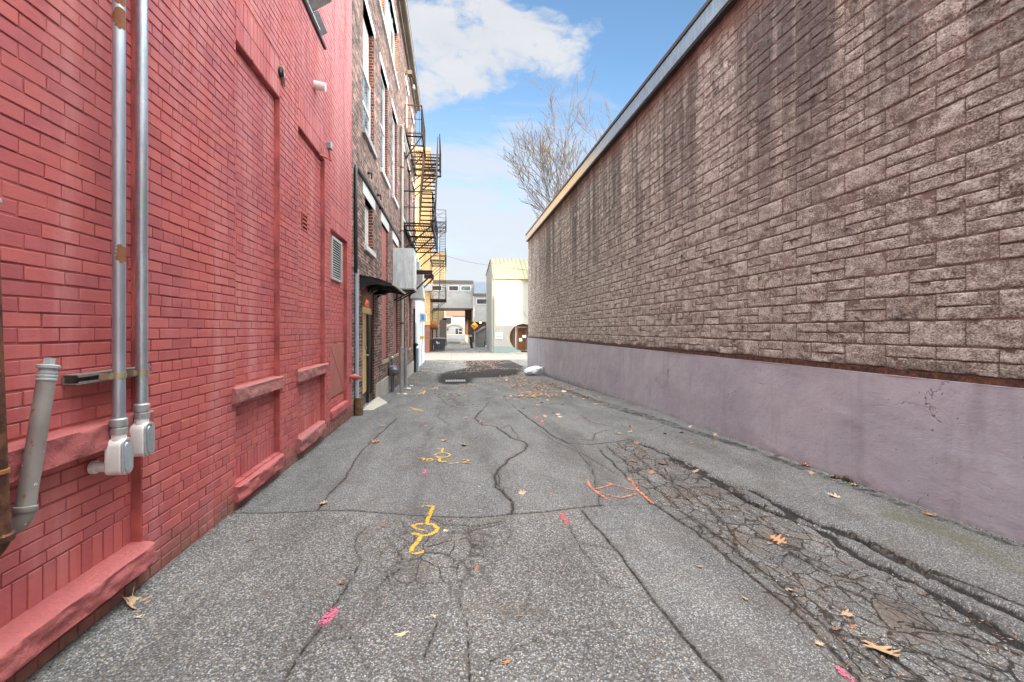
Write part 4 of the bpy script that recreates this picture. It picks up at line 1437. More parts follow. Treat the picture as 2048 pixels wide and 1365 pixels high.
for yy in (CY1, CY2):
    mb = MB()
    zb_ = zc(-.248)
    n_ = 20
    prof = []
    for k in range(n_ + 1):
        a = -math.pi * .55 + math.pi * 1.1 * k / n_
        prof.append((CX + math.cos(a) * .0300, yy + math.sin(a) * .0300))
    prof = [(x1_ - .002, yy - .052)] + [(CX - .012, yy - .048)] + prof + [(CX - .012, yy + .048)] + [(x1_ - .002, yy + .052)]
    for (xa, ya), (xb_, yb) in zip(prof, prof[1:]):
        mb.bar((xa, ya, zb_ + .012), (xb_, yb, zb_ + .012), .003, .030)
    mb.tube([(CX + .006, yy + .047, zb_ + .012), (CX - .034, yy + .047, zb_ + .012)], .008, 8)
    mb.build('strap', M['brass_strap'], st)

# leaning fill pipe with a screwed cap
t = thing('capped_fill_pipe', (-1.70, 2.08, zc(-.80)), 'leaning grey flaking pipe with a square headed screw cap against the red wall', 'pipe')
A_, B_ = Vector((-1.70, 2.072, zc(-.72))), Vector((-1.70, 2.168, zc(-.215)))
ax = (B_ - A_).normalized()
mb = MB(); mb.tube([A_, B_], .031, 28)
mb.build('pipe', M['flaked'], t, smooth=60)
mb = MB()
mb.lathe(B_ - ax * .004, ax, [(0, .031), (.004, .0345), (.010, .0345), (.013, .032), (.018, .0345), (.024, .0345), (.027, .032), (.032, .0345), (.040, .0345), (.043, .030), (.054, .030), (.055, .039), (.066, .040), (.070, .035), (.071, .02)], 28)
hp = B_ + ax * .070
mb.bar(hp - ax * .002, hp + ax * .026, .026, .026, up=(0, 1, .2))
mb.build('screw_cap', M['grey_plastic'], t, smooth=35)
mb = MB()
el = []
for k in range(9):
    a = math.pi / 2 * k / 8
    el.append(A_ + Vector((-(1 - math.cos(a)) * .085, -.012 * k / 8, -math.sin(a) * .085)) - ax * .0)
mb.tube(el + [Vector((RECESS - .01, A_.y - .012, el[-1].z))], .033, 24)
mb.lathe(A_ + ax * .012, -ax, [(0, .032), (.003, .038), (.022, .038), (.026, .034)], 28)
mb.build('elbow', M['flaked'], t, smooth=50)

t = thing('rusted_standpipe', (-1.685, 1.94, zc(-.9)), 'dark rusted iron pipe at the very edge of the red wall', 'pipe')
A_, B_ = on_x(-1, 1075, -1.68), on_x(-28, 415, -1.68)
ax = (B_ - A_).normalized()
mb = MB(); mb.tube([A_, B_], .030, 24); mb.build('pipe', M['rust_pipe'], t, smooth=60)
mb = MB(); mb.lathe(B_, ax, [(0, .034), (.02, .034), (.021, .040), (.034, .040), (.044, .03), (.048, .01)], 24); mb.build('cap', M['grey_plastic'], t, smooth=35)
mb = MB(); mb.lathe(A_ + ax * .24, ax, [(0, .032), (.002, .0345), (.016, .0345), (.018, .032)], 24); mb.build('rust_band', M['rust_orange'], t, smooth=35)
mb = MB()
el = [A_ + Vector((-(1 - math.cos(math.pi / 2 * k / 8)) * .08, -.006 * k, -math.sin(math.pi / 2 * k / 8) * .08)) for k in range(9)]
mb.tube(el + [Vector((RECESS - .01, el[-1].y, el[-1].z))], .035, 22)
mb.lathe(A_ + ax * .012, -ax, [(0, .036), (.004, .042), (.026, .042), (.03, .036)], 24)
mb.build('elbow', M['rust_pipe'], t, smooth=50)

# white vent pipe stub, broken fitting, little floodlight, hood, red valve stub
t = thing('vent_pipe', (LEFT, 6.27, zc(3.2)), 'short white plastic pipe sticking out of the upper red wall', 'vent pipe')
d_ = Vector((1, .10, -.12)).normalized()
P_ = Vector((LEFT - .02, 6.26, zc(3.215)))
mb = MB()
mb.tube([P_, P_ + d_ * .155], .056, 24, caps=False)
mb.tube([P_ + d_ * .155, P_ + d_ * .02], .048, 24, caps=False)
mb.lathe(P_ + d_ * .1545, d_, [(0, .048), (.001, .056)], 24)
mb.build('pipe', M['pvc'], t, smooth=40)
mb = MB(); mb.lathe(P_ + d_ * .03, d_, [(0, .047), (.001, .0)], 24); mb.build('pipe_bore', M['dark_void'], t)

t = thing('broken_wall_fitting', (LEFT, 5.04, zc(2.66)), 'broken white fitting with a dark socket on the upper red wall', 'wall fitting')
mb = MB()
P_ = Vector((LEFT, 5.03, zc(2.69)))
mb.lathe(P_, (1, 0, 0), [(0, .045), (.02, .045), (.028, .03)], 14)
mb.build('socket', M['black_metal'], t, smooth=40)
mb = MB()
mb.add([P_ + Vector(q) for q in ((.002, -.03, .06), (.045, -.02, .05), (.05, .01, -.05), (.012, .13, -.115), (.002, .10, -.06), (.03, .03, .0))], [(0, 1, 5), (1, 2, 5), (2, 3, 5), (3, 4, 5), (4, 0, 5)])
sh = mb.build('broken_shade', M['pvc'], t, fix=False)
so = sh.modifiers.new('thick', 'SOLIDIFY'); so.thickness = 0.004

t = thing('small_floodlight', (LEFT, 6.6, zc(2.4)), 'small grey floodlight on a red pipe arm on the upper red wall', 'wall light')
a0 = Vector((LEFT - .01, 6.52, zc(2.395))); a1 = Vector((LEFT + .115, 6.60, zc(2.365))); a2 = Vector((LEFT + .10, 6.60, zc(2.50)))
mb = MB(); mb.tube([a0, a1], .013, 12); mb.tube([a1 + Vector((0, 0, -.016)), a2], .021, 12)
mb.build('arm', M['red_iron'], t, smooth=40)
mb = MB(); mb.box(a2.x - .035, a2.x + .035, a2.y - .05, a2.y + .05, a2.z + .002, a2.z + .095)
mb.build('lamp_head', M['grey_metal'], t, bevel=0.008)
mb = MB(); mb.box(a2.x - .028, a2.x + .028, a2.y - .056, a2.y - .051, a2.z + .012, a2.z + .085)
mb.build('lens', M['glass'], t)

t = thing('wall_hood', (LEFT, 5.5, zc(4.0)), 'grey metal hood over an opening high on the red wall', 'hood')
mb = MB(); mb.box(LEFT - .04, LEFT + .030, 4.2, 6.72, zc(3.955), zc(3.985)); mb.build('ledge', M['black_metal'], t)
mb = MB(); mb.box(LEFT - .03, LEFT + .045, 4.2, 6.35, zc(3.986), zc(4.006)); mb.build('ledge_strip', M['duct'], t)
mb = MB()
mb.prism([(LEFT - .02, zc(4.02)), (LEFT + .03, zc(4.02)), (LEFT + .27, zc(4.18)), (LEFT + .27, zc(4.50)), (LEFT - .02, zc(4.68))], 'y', 4.25, 6.05)
mb.build('hood_box', M['grey_metal'], t, bevel=0.004)
mb = MB(); mb.prism([(LEFT + .0, zc(4.02)), (LEFT + .0, zc(3.80 + .19)), (LEFT + .10, zc(4.06))], 'y', 6.06, 6.50); mb.build('side_plate', M['alu_cover'], t)
mb = MB(); mb.box(LEFT - .07, LEFT - .05, HOOD[0], HOOD[1], HOOD[2], HOOD[3]); mb.build('opening', M['dark_void'], t)

t = thing('red_valve_stub', (LEFT, 8.38, zc(-.85)), 'red painted pipe stub with a cone shaped end low on the red wall', 'pipe stub')
mb = MB()
mb.lathe((LEFT - .02, 8.36, zc(-.83)), (1, .1, -.1), [(0, .035), (.07, .035), (.072, .055), (.13, .055), (.14, .05), (.20, .016)], 16)
mb.build('stub', M['red_iron'], t, smooth=40)

# ------------------------------------------------------------------ the brown brick building
BY0, BY1, BZ1 = RY1, 22.9, zc(10.85)
brown = thing('brown_brick_building', (-5, 15.7, 0), 'three storey brown brick building beyond the red one, with fire escape and red boarded bays', 'building')
W2 = [(9.55, 10.84), (11.85, 13.1), (14.15, 15.3), (16.55, 17.75), (18.95, 20.15), (21.3, 22.4)]
SMALLW = (9.75, 10.72, zc(1.75), zc(2.765))
PANELS = [(12.05, 13.15, zc(-.79), zc(2.77)), (14.3, 15.5, zc(-.77), zc(2.77)), (16.9, 17.96, zc(-.77), zc(2.77)), (19.2, 20.3, zc(-.77), zc(2.77))]
DOORO = (9.50, 10.87, zc(-1.66), zc(.93))
W3 = [(9.7, 12.45), (12.6, 15.4)]
W3B = [(18.3, 19.35), (20.9, 21.95)]
OPEN = [(a, b, zc(4.08), zc(6.78)) for a, b in W2] + [SMALLW, DOORO] + PANELS + [(a, b, zc(8.05), zc(9.80)) for a, b in W3] + [(a, b, zc(8.15), zc(9.75)) for a, b in W3B]
DEP = {id(SMALLW): .10}
mb = MB()
for a, b, c, d in cells((BY0, BY1), (-.6, BZ1), OPEN):
    mb.add([(LEFT, a, c), (LEFT, b, c), (LEFT, b, d), (LEFT, a, d)], [(0, 1, 2, 3)])
mb.add([(LEFT, BY1, -.6), (-9, BY1, -.6), (-9, BY1, BZ1), (LEFT, BY1, BZ1)], [(0, 1, 2, 3)])
mb.add([(LEFT, BY0, 9.6), (LEFT, BY0, BZ1), (-9, BY0, BZ1), (-9, BY0, 9.6)], [(0, 1, 2, 3)])
mb.add([(LEFT, BY0, BZ1), (LEFT, BY1, BZ1), (-9, BY1, BZ1), (-9, BY0, BZ1)], [(0, 1, 2, 3)])
mb.build('wall', M['brown_brick'], brown, fix=False)


def reveal(mb, o, dep):
    a, b, c, d = o
    x0, x1 = LEFT - dep, LEFT
    mb.add([(x0, b, c), (x1, b, c), (x1, b, d), (x0, b, d)], [(0, 1, 2, 3)])
    mb.add([(x0, a, c), (x1, a, c), (x1, a, d), (x0, a, d)], [(3, 2, 1, 0)])
    mb.add([(x0, a, d), (x1, a, d), (x1, b, d), (x0, b, d)], [(0, 1, 2, 3)])
    mb.add([(x0, a, c), (x1, a, c), (x1, b, c), (x0, b, c)], [(3, 2, 1, 0)])


for o_ in OPEN:
    mb = MB(); reveal(mb, o_, 0.13); mb.build('brick_reveal', M['reveal_brick'], brown, fix=False)
LX = LEFT + .014
for i, (a, b) in enumerate(W2):                          # second floor windows
    z0, z1 = zc(4.08), zc(6.78)
    wn = MB(); xg = LEFT - .115
    wn.box(xg - .03, xg, a, b, z0, z1)
    win = wn.build('window', M['panel_mint'] if i else M['panel_beige'], brown)
    fr = MB(); xf = LEFT - .075
    zt = z0 + (z1 - z0) * (.56 if i == 0 else 1.0)
    for q in ((a, a + .07, z0, zt), (b - .07, b, z0, zt), (a + .07, b - .07, zt - .08, zt), (a + .07, b - .07, z0, z0 + .07), (a + .07, b - .07, (z0 + zt) / 2 - .03, (z0 + zt) / 2 + .03)):
        fr.box(xg, xf, *q)
    fr.build('sash', M['panel_white'] if i in (0, 1, 2) else M['panel_mint'], win)
    gl = MB(); gl.box(xg + .002, xg + .012, a + .07, b - .07, z0 + .07, zt - .08)
    gl.build('pane', M['glass'], win)
    mb = MB(); mb.box(LEFT - .14, LEFT + .012, a - .14, b + .12, z1, z1 + .17); mb.build('lintel', M['white_stone'], win)
    mb = MB(); mb.box(LEFT - .13, LEFT + .065, a - .10, b + .10, z0 - .11, z0); mb.build('sill', M['limestone'] if i else M['stone_stained'], win)
# small ground floor window
a, b, c, d = SMALLW
wn = MB(); wn.box(LEFT - .14, LEFT - .10, a, b, c, d)
win = wn.build('window', M['white_infill'], brown)
mb = MB(); mb.box(LEFT - .12, LEFT + .014, a - .26, b + .26, d, d + .235); mb.build('lintel', M['limestone'], win)
mb = MB(); mb.box(LEFT - .12, LEFT + .06, a - .10, b + .10, c - .11, c); mb.build('sill', M['limestone'], win, bevel=.01)
for i, (a, b, c, d) in enumerate(PANELS):
    mb = MB(); mb.box(LEFT - .10, LEFT - .045, a, b, c, d)
    for zz in (c + (d - c) * .36, c + (d - c) * .70):
        mb.box(LEFT - .045, LEFT - .040, a, b, zz, zz + .015)
    pn = mb.build('red_boarded_bay', M['red_board'], brown)
    mb = MB(); mb.box(LEFT - .10, LEFT + .014, a - .18, b + .18, d, d + .235); mb.build('lintel', M['limestone'], pn)
    mb = MB(); mb.box(LEFT - .10, LEFT + .03, a - .08, b + .10, c - .10, c); mb.build('sill', M['yellow_stone'], pn)
for i, (a, b) in enumerate(W3):                         # boarded third floor windows
    z0, z1 = zc(8.05), zc(9.80)
    mb = MB(); mb.box(LEFT - .13, LEFT - .09, a, b, z0, z1)
    for k in range(1, 4):
        y_ = a + (b - a) * k / 4
        mb.box(LEFT - .09, LEFT - .06, y_ - .03, y_ + .03, z0, z1)
    win = mb.build('window', M['panel_mint'], brown)
    mb = MB(); mb.box(LEFT - .088, LEFT - .05, b - .9, b - .72, z0 + .10, z1 - .5); mb.build('dark_slot', M['black_metal'], win)
    mb = MB(); mb.box(LEFT - .10, LEFT + .02, a - .10, b + .10, z1, z1 + .20); mb.build('lintel', M['white_stone'], win)
    mb = MB(); mb.box(LEFT - .10, LEFT + .06, a - .08, b + .08, z0 - .10, z0); mb.build('sill', M['white_stone'], win)
for i, (a, b) in enumerate(W3B):
    z0, z1 = zc(8.15), zc(9.75)
    mb = MB(); mb.box(LEFT - .13, LEFT - .09, a, b, z0, z1)
    win = mb.build('window', M['glass'], brown)
    mb = MB()
    for q in ((a, a + .09, z0, z1), (b - .09, b, z0, z1), (a + .09, b - .09, z1 - .08, z1), (a + .09, b - .09, z0, z0 + .08)):
        mb.box(LEFT - .09, LEFT - .04, *q)
    mb.build('frame', M['panel_white'], win)
    mb = MB(); mb.box(LEFT - .10, LEFT + .02, a - .12, b + .12, z1, z1 + .20); mb.build('lintel', M['white_stone'], win)
# stone plinth, cornice
mb = MB(); mb.box(LEFT - .05, LEFT + .025, 11.0, 13.3, -.5, zc(-1.30)); mb.build('plinth', M['grey_concrete'], brown)
mb = MB(); mb.box(LEFT - .05, LEFT + .022, 18.6, BY1 - .02, -.7, zc(-1.45)); mb.build('plinth', M['grey_concrete'], brown)
mb = MB()
mb.box(LEFT - .02, LEFT + .25, 15.2, BY1 + .03, BZ1 - .03, BZ1 + .02)
mb.box(LEFT - .01, LEFT + .09, 15.2, BY1 + .01, BZ1 - .16, BZ1 - .03)
corn = mb.build('cornice', M['soffit'], brown)
mb = MB(); mb.box(LEFT - .02, LEFT + .25, BY0, 15.19, BZ1 - .08, BZ1 + .02); mb.build('soffit_panel', M['soffit_green'], corn)
mb = MB(); mb.box(LEFT + .20, LEFT + .285, BY0, BY1 + .05, BZ1 + .022, BZ1 + .12); mb.build('gutter', M['gutter'], corn)
mb = MB(); mb.box(LEFT + .17, LEFT + .30, BY0 - .02, BY1 + .06, BZ1 + .121, BZ1 + .16); mb.build('roof_edge', M['fascia_cap'], corn)
# the entrance
a, b, c, d = DOORO
mb = MB(); mb.box(LEFT - .13, LEFT - .03, a, b, zc(.49), d); mb.build('transom_board', M['red_board'], brown)
dr = MB(); dr.box(LEFT - .125, LEFT - .080, a + .04, a + .86, c + .30, zc(.34))
door = dr.build('door', M['yellow_door'], brown, bevel=.004)
mb = MB(); mb.box(LEFT - .126, LEFT - .072, a + .04, a + .86, c + .06, c + .29); mb.build('kick_plate', M['bronze'], door)
mb = MB(); mb.box(LEFT - .13, LEFT - .04, a, b, zc(.345), zc(.485)); mb.build('yellow_transom', M['yellow_beam'], brown)
mb = MB()
mb.tube([(LEFT - .08, a + .74, zc(-.55)), (LEFT - .025, a + .74, zc(-.55)), (LEFT - .025, a + .60, zc(-.55))], .020, 10)
mb.tube([(LEFT - .085, a + .74, zc(-.40)), (LEFT - .055, a + .74, zc(-.40))], .03, 12)
mb.build('handle', M['grey_metal'], door, smooth=40)
mb = MB()
for q in ((a + .88, a + .95), (a + 1.10, a + 1.16), (b - .06, b)):
    mb.box(LEFT - .13, LEFT - .03, q[0], q[1], c + .05, zc(.34))
mb.box(LEFT - .13, LEFT - .035, a + .95, b, c + .05, c + .22)
fr_ = mb.build('door_frame', M['bronze'], brown, bevel=.004)
mb = MB(); mb.box(LEFT - .11, LEFT - .095, a + .95, b - .06, c + .22, zc(.34)); mb.build('sidelight', M['glass_dark'], fr_)
mb = MB(); mb.box(LEFT - .13, LEFT + .02, a - .02, b + .02, c - .2, c + .045); mb.build('threshold', M['grey_metal'], fr_)
mb = MB()
pts = gpts([(725, 822), (738, 826), (752, 817), (775, 808), (757, 799)])
mb.prism([(x, y) for x, y in pts] + [(LEFT + .005, 11.1), (LEFT + .005, 9.45)], 'z', -.4, gz(9.9) + .020)
pad = mb.build('doorstep', M['pad_concrete'], None, bevel=.008)
tag(pad, 'pale concrete doorstep in front of the yellow door', 'doorstep')

# canopy over the door
can = thing('door_canopy', (LEFT, 10.3, zc(1.0)), 'black smoked canopy over the yellow door', 'canopy')
cy0, cy1, cx1 = 9.20, 11.42, -1.14
V_ = []
N_ = 10
for k in range(N_ + 1):
    t_ = k / N_
    x_ = LEFT + (cx1 - LEFT) * t_
    z_ = zc(1.06 - .17 * t_ ** 1.7)
    V_ += [(x_, cy0, z_), (x_, cy1, z_), (x_, cy1, z_ + .008), (x_, cy0, z_ + .008)]
mb = MB()
F_ = []
for k in range(N_):
    b_ = 4 * k
    F_ += [(b_, b_ + 1, b_ + 5, b_ + 4), (b_ + 3, b_ + 7, b_ + 6, b_ + 2), (b_, b_ + 4, b_ + 7, b_ + 3), (b_ + 1, b_ + 2, b_ + 6, b_ + 5)]
F_ += [(0, 3, 2, 1), (4 * N_, 4 * N_ + 1, 4 * N_ + 2, 4 * N_ + 3)]
mb.add(V_, F_); mb.build('sheet', M['canopy'], can, smooth=30)
mb = MB(); mb.tube([(cx1, cy0 - .01, zc(.892)), (cx1, cy1 + .01, zc(.892))], .020, 12); mb.build('front_rail', M['louvre'], can, smooth=40)
for yb in (cy0 + .02, (cy0 + cy1) / 2, cy1 - .04):
    mb = MB()
    pl = [(LEFT, zc(.76)), (LEFT, zc(1.05)), (LEFT + .22, zc(1.02)), (LEFT + .45, zc(.955)), (cx1 - .01, zc(.878)), (cx1 - .02, zc(.858)), (LEFT + .30, zc(.90)), (LEFT + .10, zc(.86))]
    mb.prism(pl, 'y', yb, yb + .03)
    mb.build('bracket', M['black_metal'], can)
mb = MB(); mb.tube([(LEFT + .33, cy0 + .03, zc(.955)), (LEFT + .33, cy1 - .03, zc(.955))], .013, 8); mb.tube([(LEFT + .02, cy0, zc(1.062)), (LEFT + .02, cy1, zc(1.062))], .022, 8)
mb.build('back_rail', M['black_metal'], can, smooth=40)

lam = thing('gooseneck_lamp', (LEFT, 10.17, zc(.80)), 'black dome shaded wall lamp lit above the yellow door', 'wall lamp')
mb = MB()
mb.lathe((LEFT, 10.17, zc(.86)), (1, 0, 0), [(0, .075), (.03, .075), (.04, .05)], 16)
mb.tube([(LEFT + .03, 10.17, zc(.86)), (LEFT + .12, 10.17, zc(.92)), (LEFT + .22, 10.17, zc(.91)), (LEFT + .24, 10.17, zc(.86))], .012, 10)
mb.build('arm', M['black_metal'], lam, smooth=50)
LP = (LEFT + .24, 10.17)
mb = MB()
mb.lathe((LP[0], LP[1], zc(.875)), (0, 0, -1), [(0, .03), (.03, .035), (.045, .07), (.075, .115), (.115, .140), (.118, .136), (.080, .108), (.052, .062)], 24)
mb.build('lamp_shade', M['black_metal'], lam, smooth=50)
mb = MB(); mb.lathe((LP[0], LP[1], zc(.825)), (0, 0, -1), [(0, .012), (.015, .026), (.035, .030), (.055, .018)], 14)
mb.build('bulb', M['lamp_glow'], lam, smooth=True)
ld = bpy.data.lights.new('lamp_light', 'SPOT'); ld.energy = 11.0; ld.color = (1.0, .50, .14); ld.spot_size = R(112); ld.spot_blend = .25; ld.shadow_soft_size = .02
lo = bpy.data.objects.new('lamp_light', ld); COL.objects.link(lo); lo.parent = lam; lo.location = (.17, 0, zc(.765) - zc(.80)); lo.rotation_euler = (0, R(12), 0)

# conduit with rusty sleeve, black cable, downspout
t = thing('grey_conduit', (-1.735, 8.72, gz(8.7)), 'pale grey plastic conduit rising from a rusted sleeve at the corner of the red building', 'conduit')
mb = MB(); mb.tube([(-1.735, 8.72, gz(8.7) + .2), (-1.738, 8.72, zc(1.09))], .036, 16)
mb.lathe((-1.738, 8.72, zc(1.07)), (0, 0, 1), [(0, .042), (.05, .042), (.055, .03)], 16); mb.lathe((-1.735, 8.72, zc(-.93)), (0, 0, 1), [(0, .041), (.07, .041)], 16)
mb.build('pipe', M['grey_conduit'], t, smooth=50)
mb = MB(); mb.lathe((-1.70, 8.70, gz(8.7) - .1), (0, 0, 1), [(0, .080), (.42, .078), (.421, .062), (.36, .060)], 22); mb.build('sleeve', M['rust_sleeve'], t, smooth=50)
t = thing('black_cable', (-1.75, 9, zc(1)), 'thick black cable climbing the corner and running along the brown wall', 'cable')
pts = [(-1.745, 8.70, zc(1.05)), (-1.745, 8.66, zc(2.2)), (-1.745, 8.66, zc(2.92)), (-1.745, 8.70, zc(3.01)), (-1.745, 8.82, zc(3.03))]
for px, py in ((718, 342), (728, 356), (738, 372), (748, 391), (757, 406), (768, 424), (778, 442), (785, 455), (795, 472), (804, 490), (808, 500)):
    q = on_x(px, py, -1.75); pts.append((q.x, q.y, q.z))
mb = MB(); mb.tube(pts, .034, 10); mb.build('cable_run', M['black_cable'], t, smooth=60)
t = thing('downspout', (LEFT, 16.15, zc(-.5)), 'cream downspout on the brown wall with a branch pipe at its head', 'downspout')
xs = LEFT + .075
mb = MB(); mb.tube([(xs, 16.15, gz(16)), (xs, 16.15, zc(6.95)), (xs, 16.05, zc(7.06))], .052, 12)
mb.tube([(xs + .02, 16.12, zc(6.98)), (xs, 17.4, zc(7.02)), (xs, 19.3, zc(7.12))], .05, 12)
mb.tube([(xs, 16.15, zc(6.5)), (xs + .02, 16.9, zc(6.75)), (xs, 19.2, zc(6.83))], .03, 10)
mb.build('pipe', M['cream_paint'], t, smooth=50)
for zz in (5.6, 3.4, 1.2, .2):
    mb = MB(); mb.lathe((xs, 16.15, zc(zz)), (0, 0, 1), [(0, .053), (.005, .06), (.05, .06), (.055, .053)], 12); mb.build('clip', M['rust_pipe'], t)
for (y_, z_) in ((10.05, 3.35), (11.3, 3.25), (11.65, 3.02)):
    mb = MB()
    q = Vector((LEFT, y_, zc(z_)))
    mb.lathe(q, (1, 0, 0), [(0, .03), (.05, .03), (.052, .014), (.09, .014)], 10)
    mb.tube([q + Vector((.085, 0, 0)), q + Vector((.085, .02, -.12))], .016, 8)
    tag(mb.build('wall_hook', M['black_metal'], None, smooth=40), 'small dark iron hook on the brown wall near the black cable', 'hook', 'iron hooks on the brown wall')

# air handling box, bracket and second duct
t = thing('duct_box', (-1.48, 14.9, zc(1.24)), 'big bright galvanised duct box hung on the brown wall', 'ventilation unit')
mb = MB(); mb.box(LEFT - .02, -1.165, 14.4, 15.55, zc(1.29), zc(2.53)); dbx = mb.build('duct_body', M['duct'], t, bevel=.006)
mb = MB(); mb.box(LEFT, -1.14, 14.38, 15.57, zc(1.25), zc(1.288)); mb.build('bottom_flange', M['grey_metal'], t)
mb = MB()
for yy in (14.62, 15.2):
    mb.bar((LEFT, yy, zc(.92)), (-1.20, yy, zc(1.235)), .045); mb.bar((LEFT, yy, zc(1.235)), (-1.16, yy, zc(1.235)), .03, .025)
mb.build('support_bracket', M['black_metal'], t)
mb = MB(); mb.box(-1.163, -1.155, 14.62, 15.40, zc(1.45), zc(2.40)); mb.build('side_panel', M['panel_white'], t)
t = thing('duct_on_bracket', (-1.4, 20.2, zc(1.3)), 'second galvanised duct on a steel bracket behind the bright box', 'ventilation unit')
mb = MB(); mb.box(-1.58, -1.22, 19.75, 21.0, zc(1.95), zc(2.58))
mb.add([(-1.72, 19.7, zc(1.38)), (-1.18, 19.7, zc(1.38)), (-1.18, 21.0, zc(1.38)), (-1.72, 21.0, zc(1.38)), (-1.58, 19.76, zc(1.94)), (-1.24, 19.76, zc(1.94)), (-1.24, 21.0, zc(1.94)), (-1.58, 21.0, zc(1.94))],
       [(0, 3, 2, 1), (4, 5, 6, 7), (0, 1, 5, 4), (1, 2, 6, 5), (2, 3, 7, 6), (3, 0, 4, 7)])
mb.box(-1.74, -1.16, 19.68, 21.0, zc(1.33), zc(1.375))
mb.build('duct_body', M['duct'], t, bevel=.004)
mb = MB(); mb.lathe((-1.50, 20.2, zc(2.58)), (0, 0, 1), [(0, .08), (.55, .08), (.56, .05)], 14); mb.box(-1.60, -1.36, 19.85, 20.4, zc(2.58), zc(2.92)); mb.build('vent_stack', M['duct'], t)
for yy in (19.35, 20.9):
    mb = MB()
    mb.bar((LEFT, yy, zc(2.40)), (-.80, yy, zc(2.40)), .09, .17)
    mb.bar((LEFT, yy, zc(1.38)), (-.79, yy, zc(2.34)), .06)
    mb.build('steel_bracket', M['iron_rusty'], t)

# gas meter, guard posts, steel cabinet post
g0 = gz(13.3)
t = thing('gas_meter', (-1.67, 13.3, g0), 'dark grey gas meter and regulator on a pipe against the brown wall', 'gas meter')
mb = MB()
mb.tube([(-1.67, 13.22, g0 - .05), (-1.67, 13.22, g0 + .44)], .030, 12); mb.build('riser', M['gas'], t, smooth=50)
mb = MB(); mb.tube([(-1.66, 13.45, g0 - .05), (-1.66, 13.45, g0 + .50)], .028, 12); mb.build('riser', M['gas'], t, smooth=50)
mb = MB()
mb.tube([(-1.67, 13.22, g0 + .78), (-1.67, 13.22, g0 + .93), (-1.68, 13.26, g0 + .98), (-1.70, 13.36, g0 + .97), (-1.70, 13.42, g0 + .86)], .034, 12)
mb.build('vent_pipe', M['gas'], t, smooth=50)
mb = MB(); mb.tube([(-1.66, 13.3, g0 + .62), (-1.50, 13.3, g0 + .62), (-1.42, 13.4, g0 + .62)], .026, 12)
mb.build('outlet_pipe', M['gas'], t, smooth=50)
mb = MB(); mb.box(-1.76, -1.56, 13.12, 13.44, g0 + .45, g0 + .76); mb.build('meter_body', M['gas'], t, bevel=.05, seg=3)
mb = MB(); mb.lathe((-1.60, 13.17, g0 + .60), (.35, -.9, 0), [(0, .12), (.04, .125), (.06, .09), (.10, .06)], 18); mb.build('dial', M['gas'], t, smooth=40)
mb = MB(); mb.lathe((-1.67, 13.22, g0 + .94), (0, 0, 1), [(0, .05), (.03, .058), (.06, .05), (.08, .02)], 14); mb.build('vent_cap', M['grey_metal'], t, smooth=40)
for nm_, px, py, r_, ht, lb, capm in (('guard_post', 803, 788, .055, 1.26, 'thicker pale steel guard post standing in front of the gas meter', 'grey_metal'), ('guard_post', 811.5, 777, .046, 1.22, 'thinner steel guard post just behind the thicker one by the gas meter', 'grey_metal')):
    q = on_g(px, py)
    t = thing(nm_, (q.x, q.y, q.z), lb, 'bollard', 'steel posts guarding the gas meter')
    mb = MB(); mb.tube([(q.x, q.y, q.z - .1), (q.x, q.y, q.z + ht)], r_, 20); mb.build('post', M[capm], t, smooth=50)
    mb = MB(); mb.lathe((q.x, q.y, q.z + ht), (0, 0, 1), [(-.02, r_ * 1.06), (.004, r_ * 1.06), (.012, r_ * .8)], 20); mb.build('cap', M['grey_metal'], t, smooth=40)
    mb = MB(); mb.prism([(q.x + .13 * math.cos(k * .7), q.y + .15 * math.sin(k * .7)) for k in range(9)], 'z', q.z - .03, q.z + .012); mb.build('footing', M['pad_concrete'], t)
q = on_g(833, 742)
t = thing('steel_bollard', (q.x, q.y, q.z), 'fat blue grey steel bollard at the far end of the brown wall', 'bollard')
mb = MB(); mb.tube([(q.x, q.y, q.z - .1), (q.x, q.y, q.z + 1.10)], .128, 24); mb.build('post', M['bluegrey'], t, smooth=50)
mb = MB(); mb.lathe((q.x, q.y, q.z + 1.10), (0, 0, 1), [(0, .131), (.01, .131), (.02, .10)], 24); mb.build('cap', M['bluegrey'], t, smooth=40)
t = thing('black_standpipe', (-1.70, 22.3, gz(22)), 'black standpipe against the wall beside the blue grey bollard', 'pipe')
mb = MB(); mb.tube([(-1.72, 21.9, gz(22) - .1), (-1.72, 21.9, gz(22) + 1.25), (-1.66, 21.8, gz(22) + 1.36), (-1.6, 21.75, gz(22) + 1.30)], .07, 12); mb.tube([(-1.74, 21.9, gz(22) + 1.1), (-1.74, 21.9, zc(1.0))], .045, 10)
mb.build('pipe', M['black_metal'], t, smooth=50)
t = thing('wall_spotlight', (LEFT, 18.2, zc(9.6)), 'small dark floodlight under the eaves of the brown building', 'floodlight')
mb = MB(); mb.tube([(LEFT, 18.1, zc(9.95)), (LEFT + .12, 18.05, zc(9.95))], .02, 8); mb.box(LEFT + .10, LEFT + .26, 17.92, 18.14, zc(9.87), zc(10.02)); mb.build('housing', M['black_metal'], t)
mb = MB(); mb.lathe((LEFT + .20, 19.6, zc(10.25)), (0, 0, -1), [(-.1, .02), (.0, .05), (.06, .07), (.1, .04)], 12); tag(mb.build('eaves_camera', M['grey_metal'], None, smooth=40), 'tiny round camera hanging from the brown eaves', 'camera')

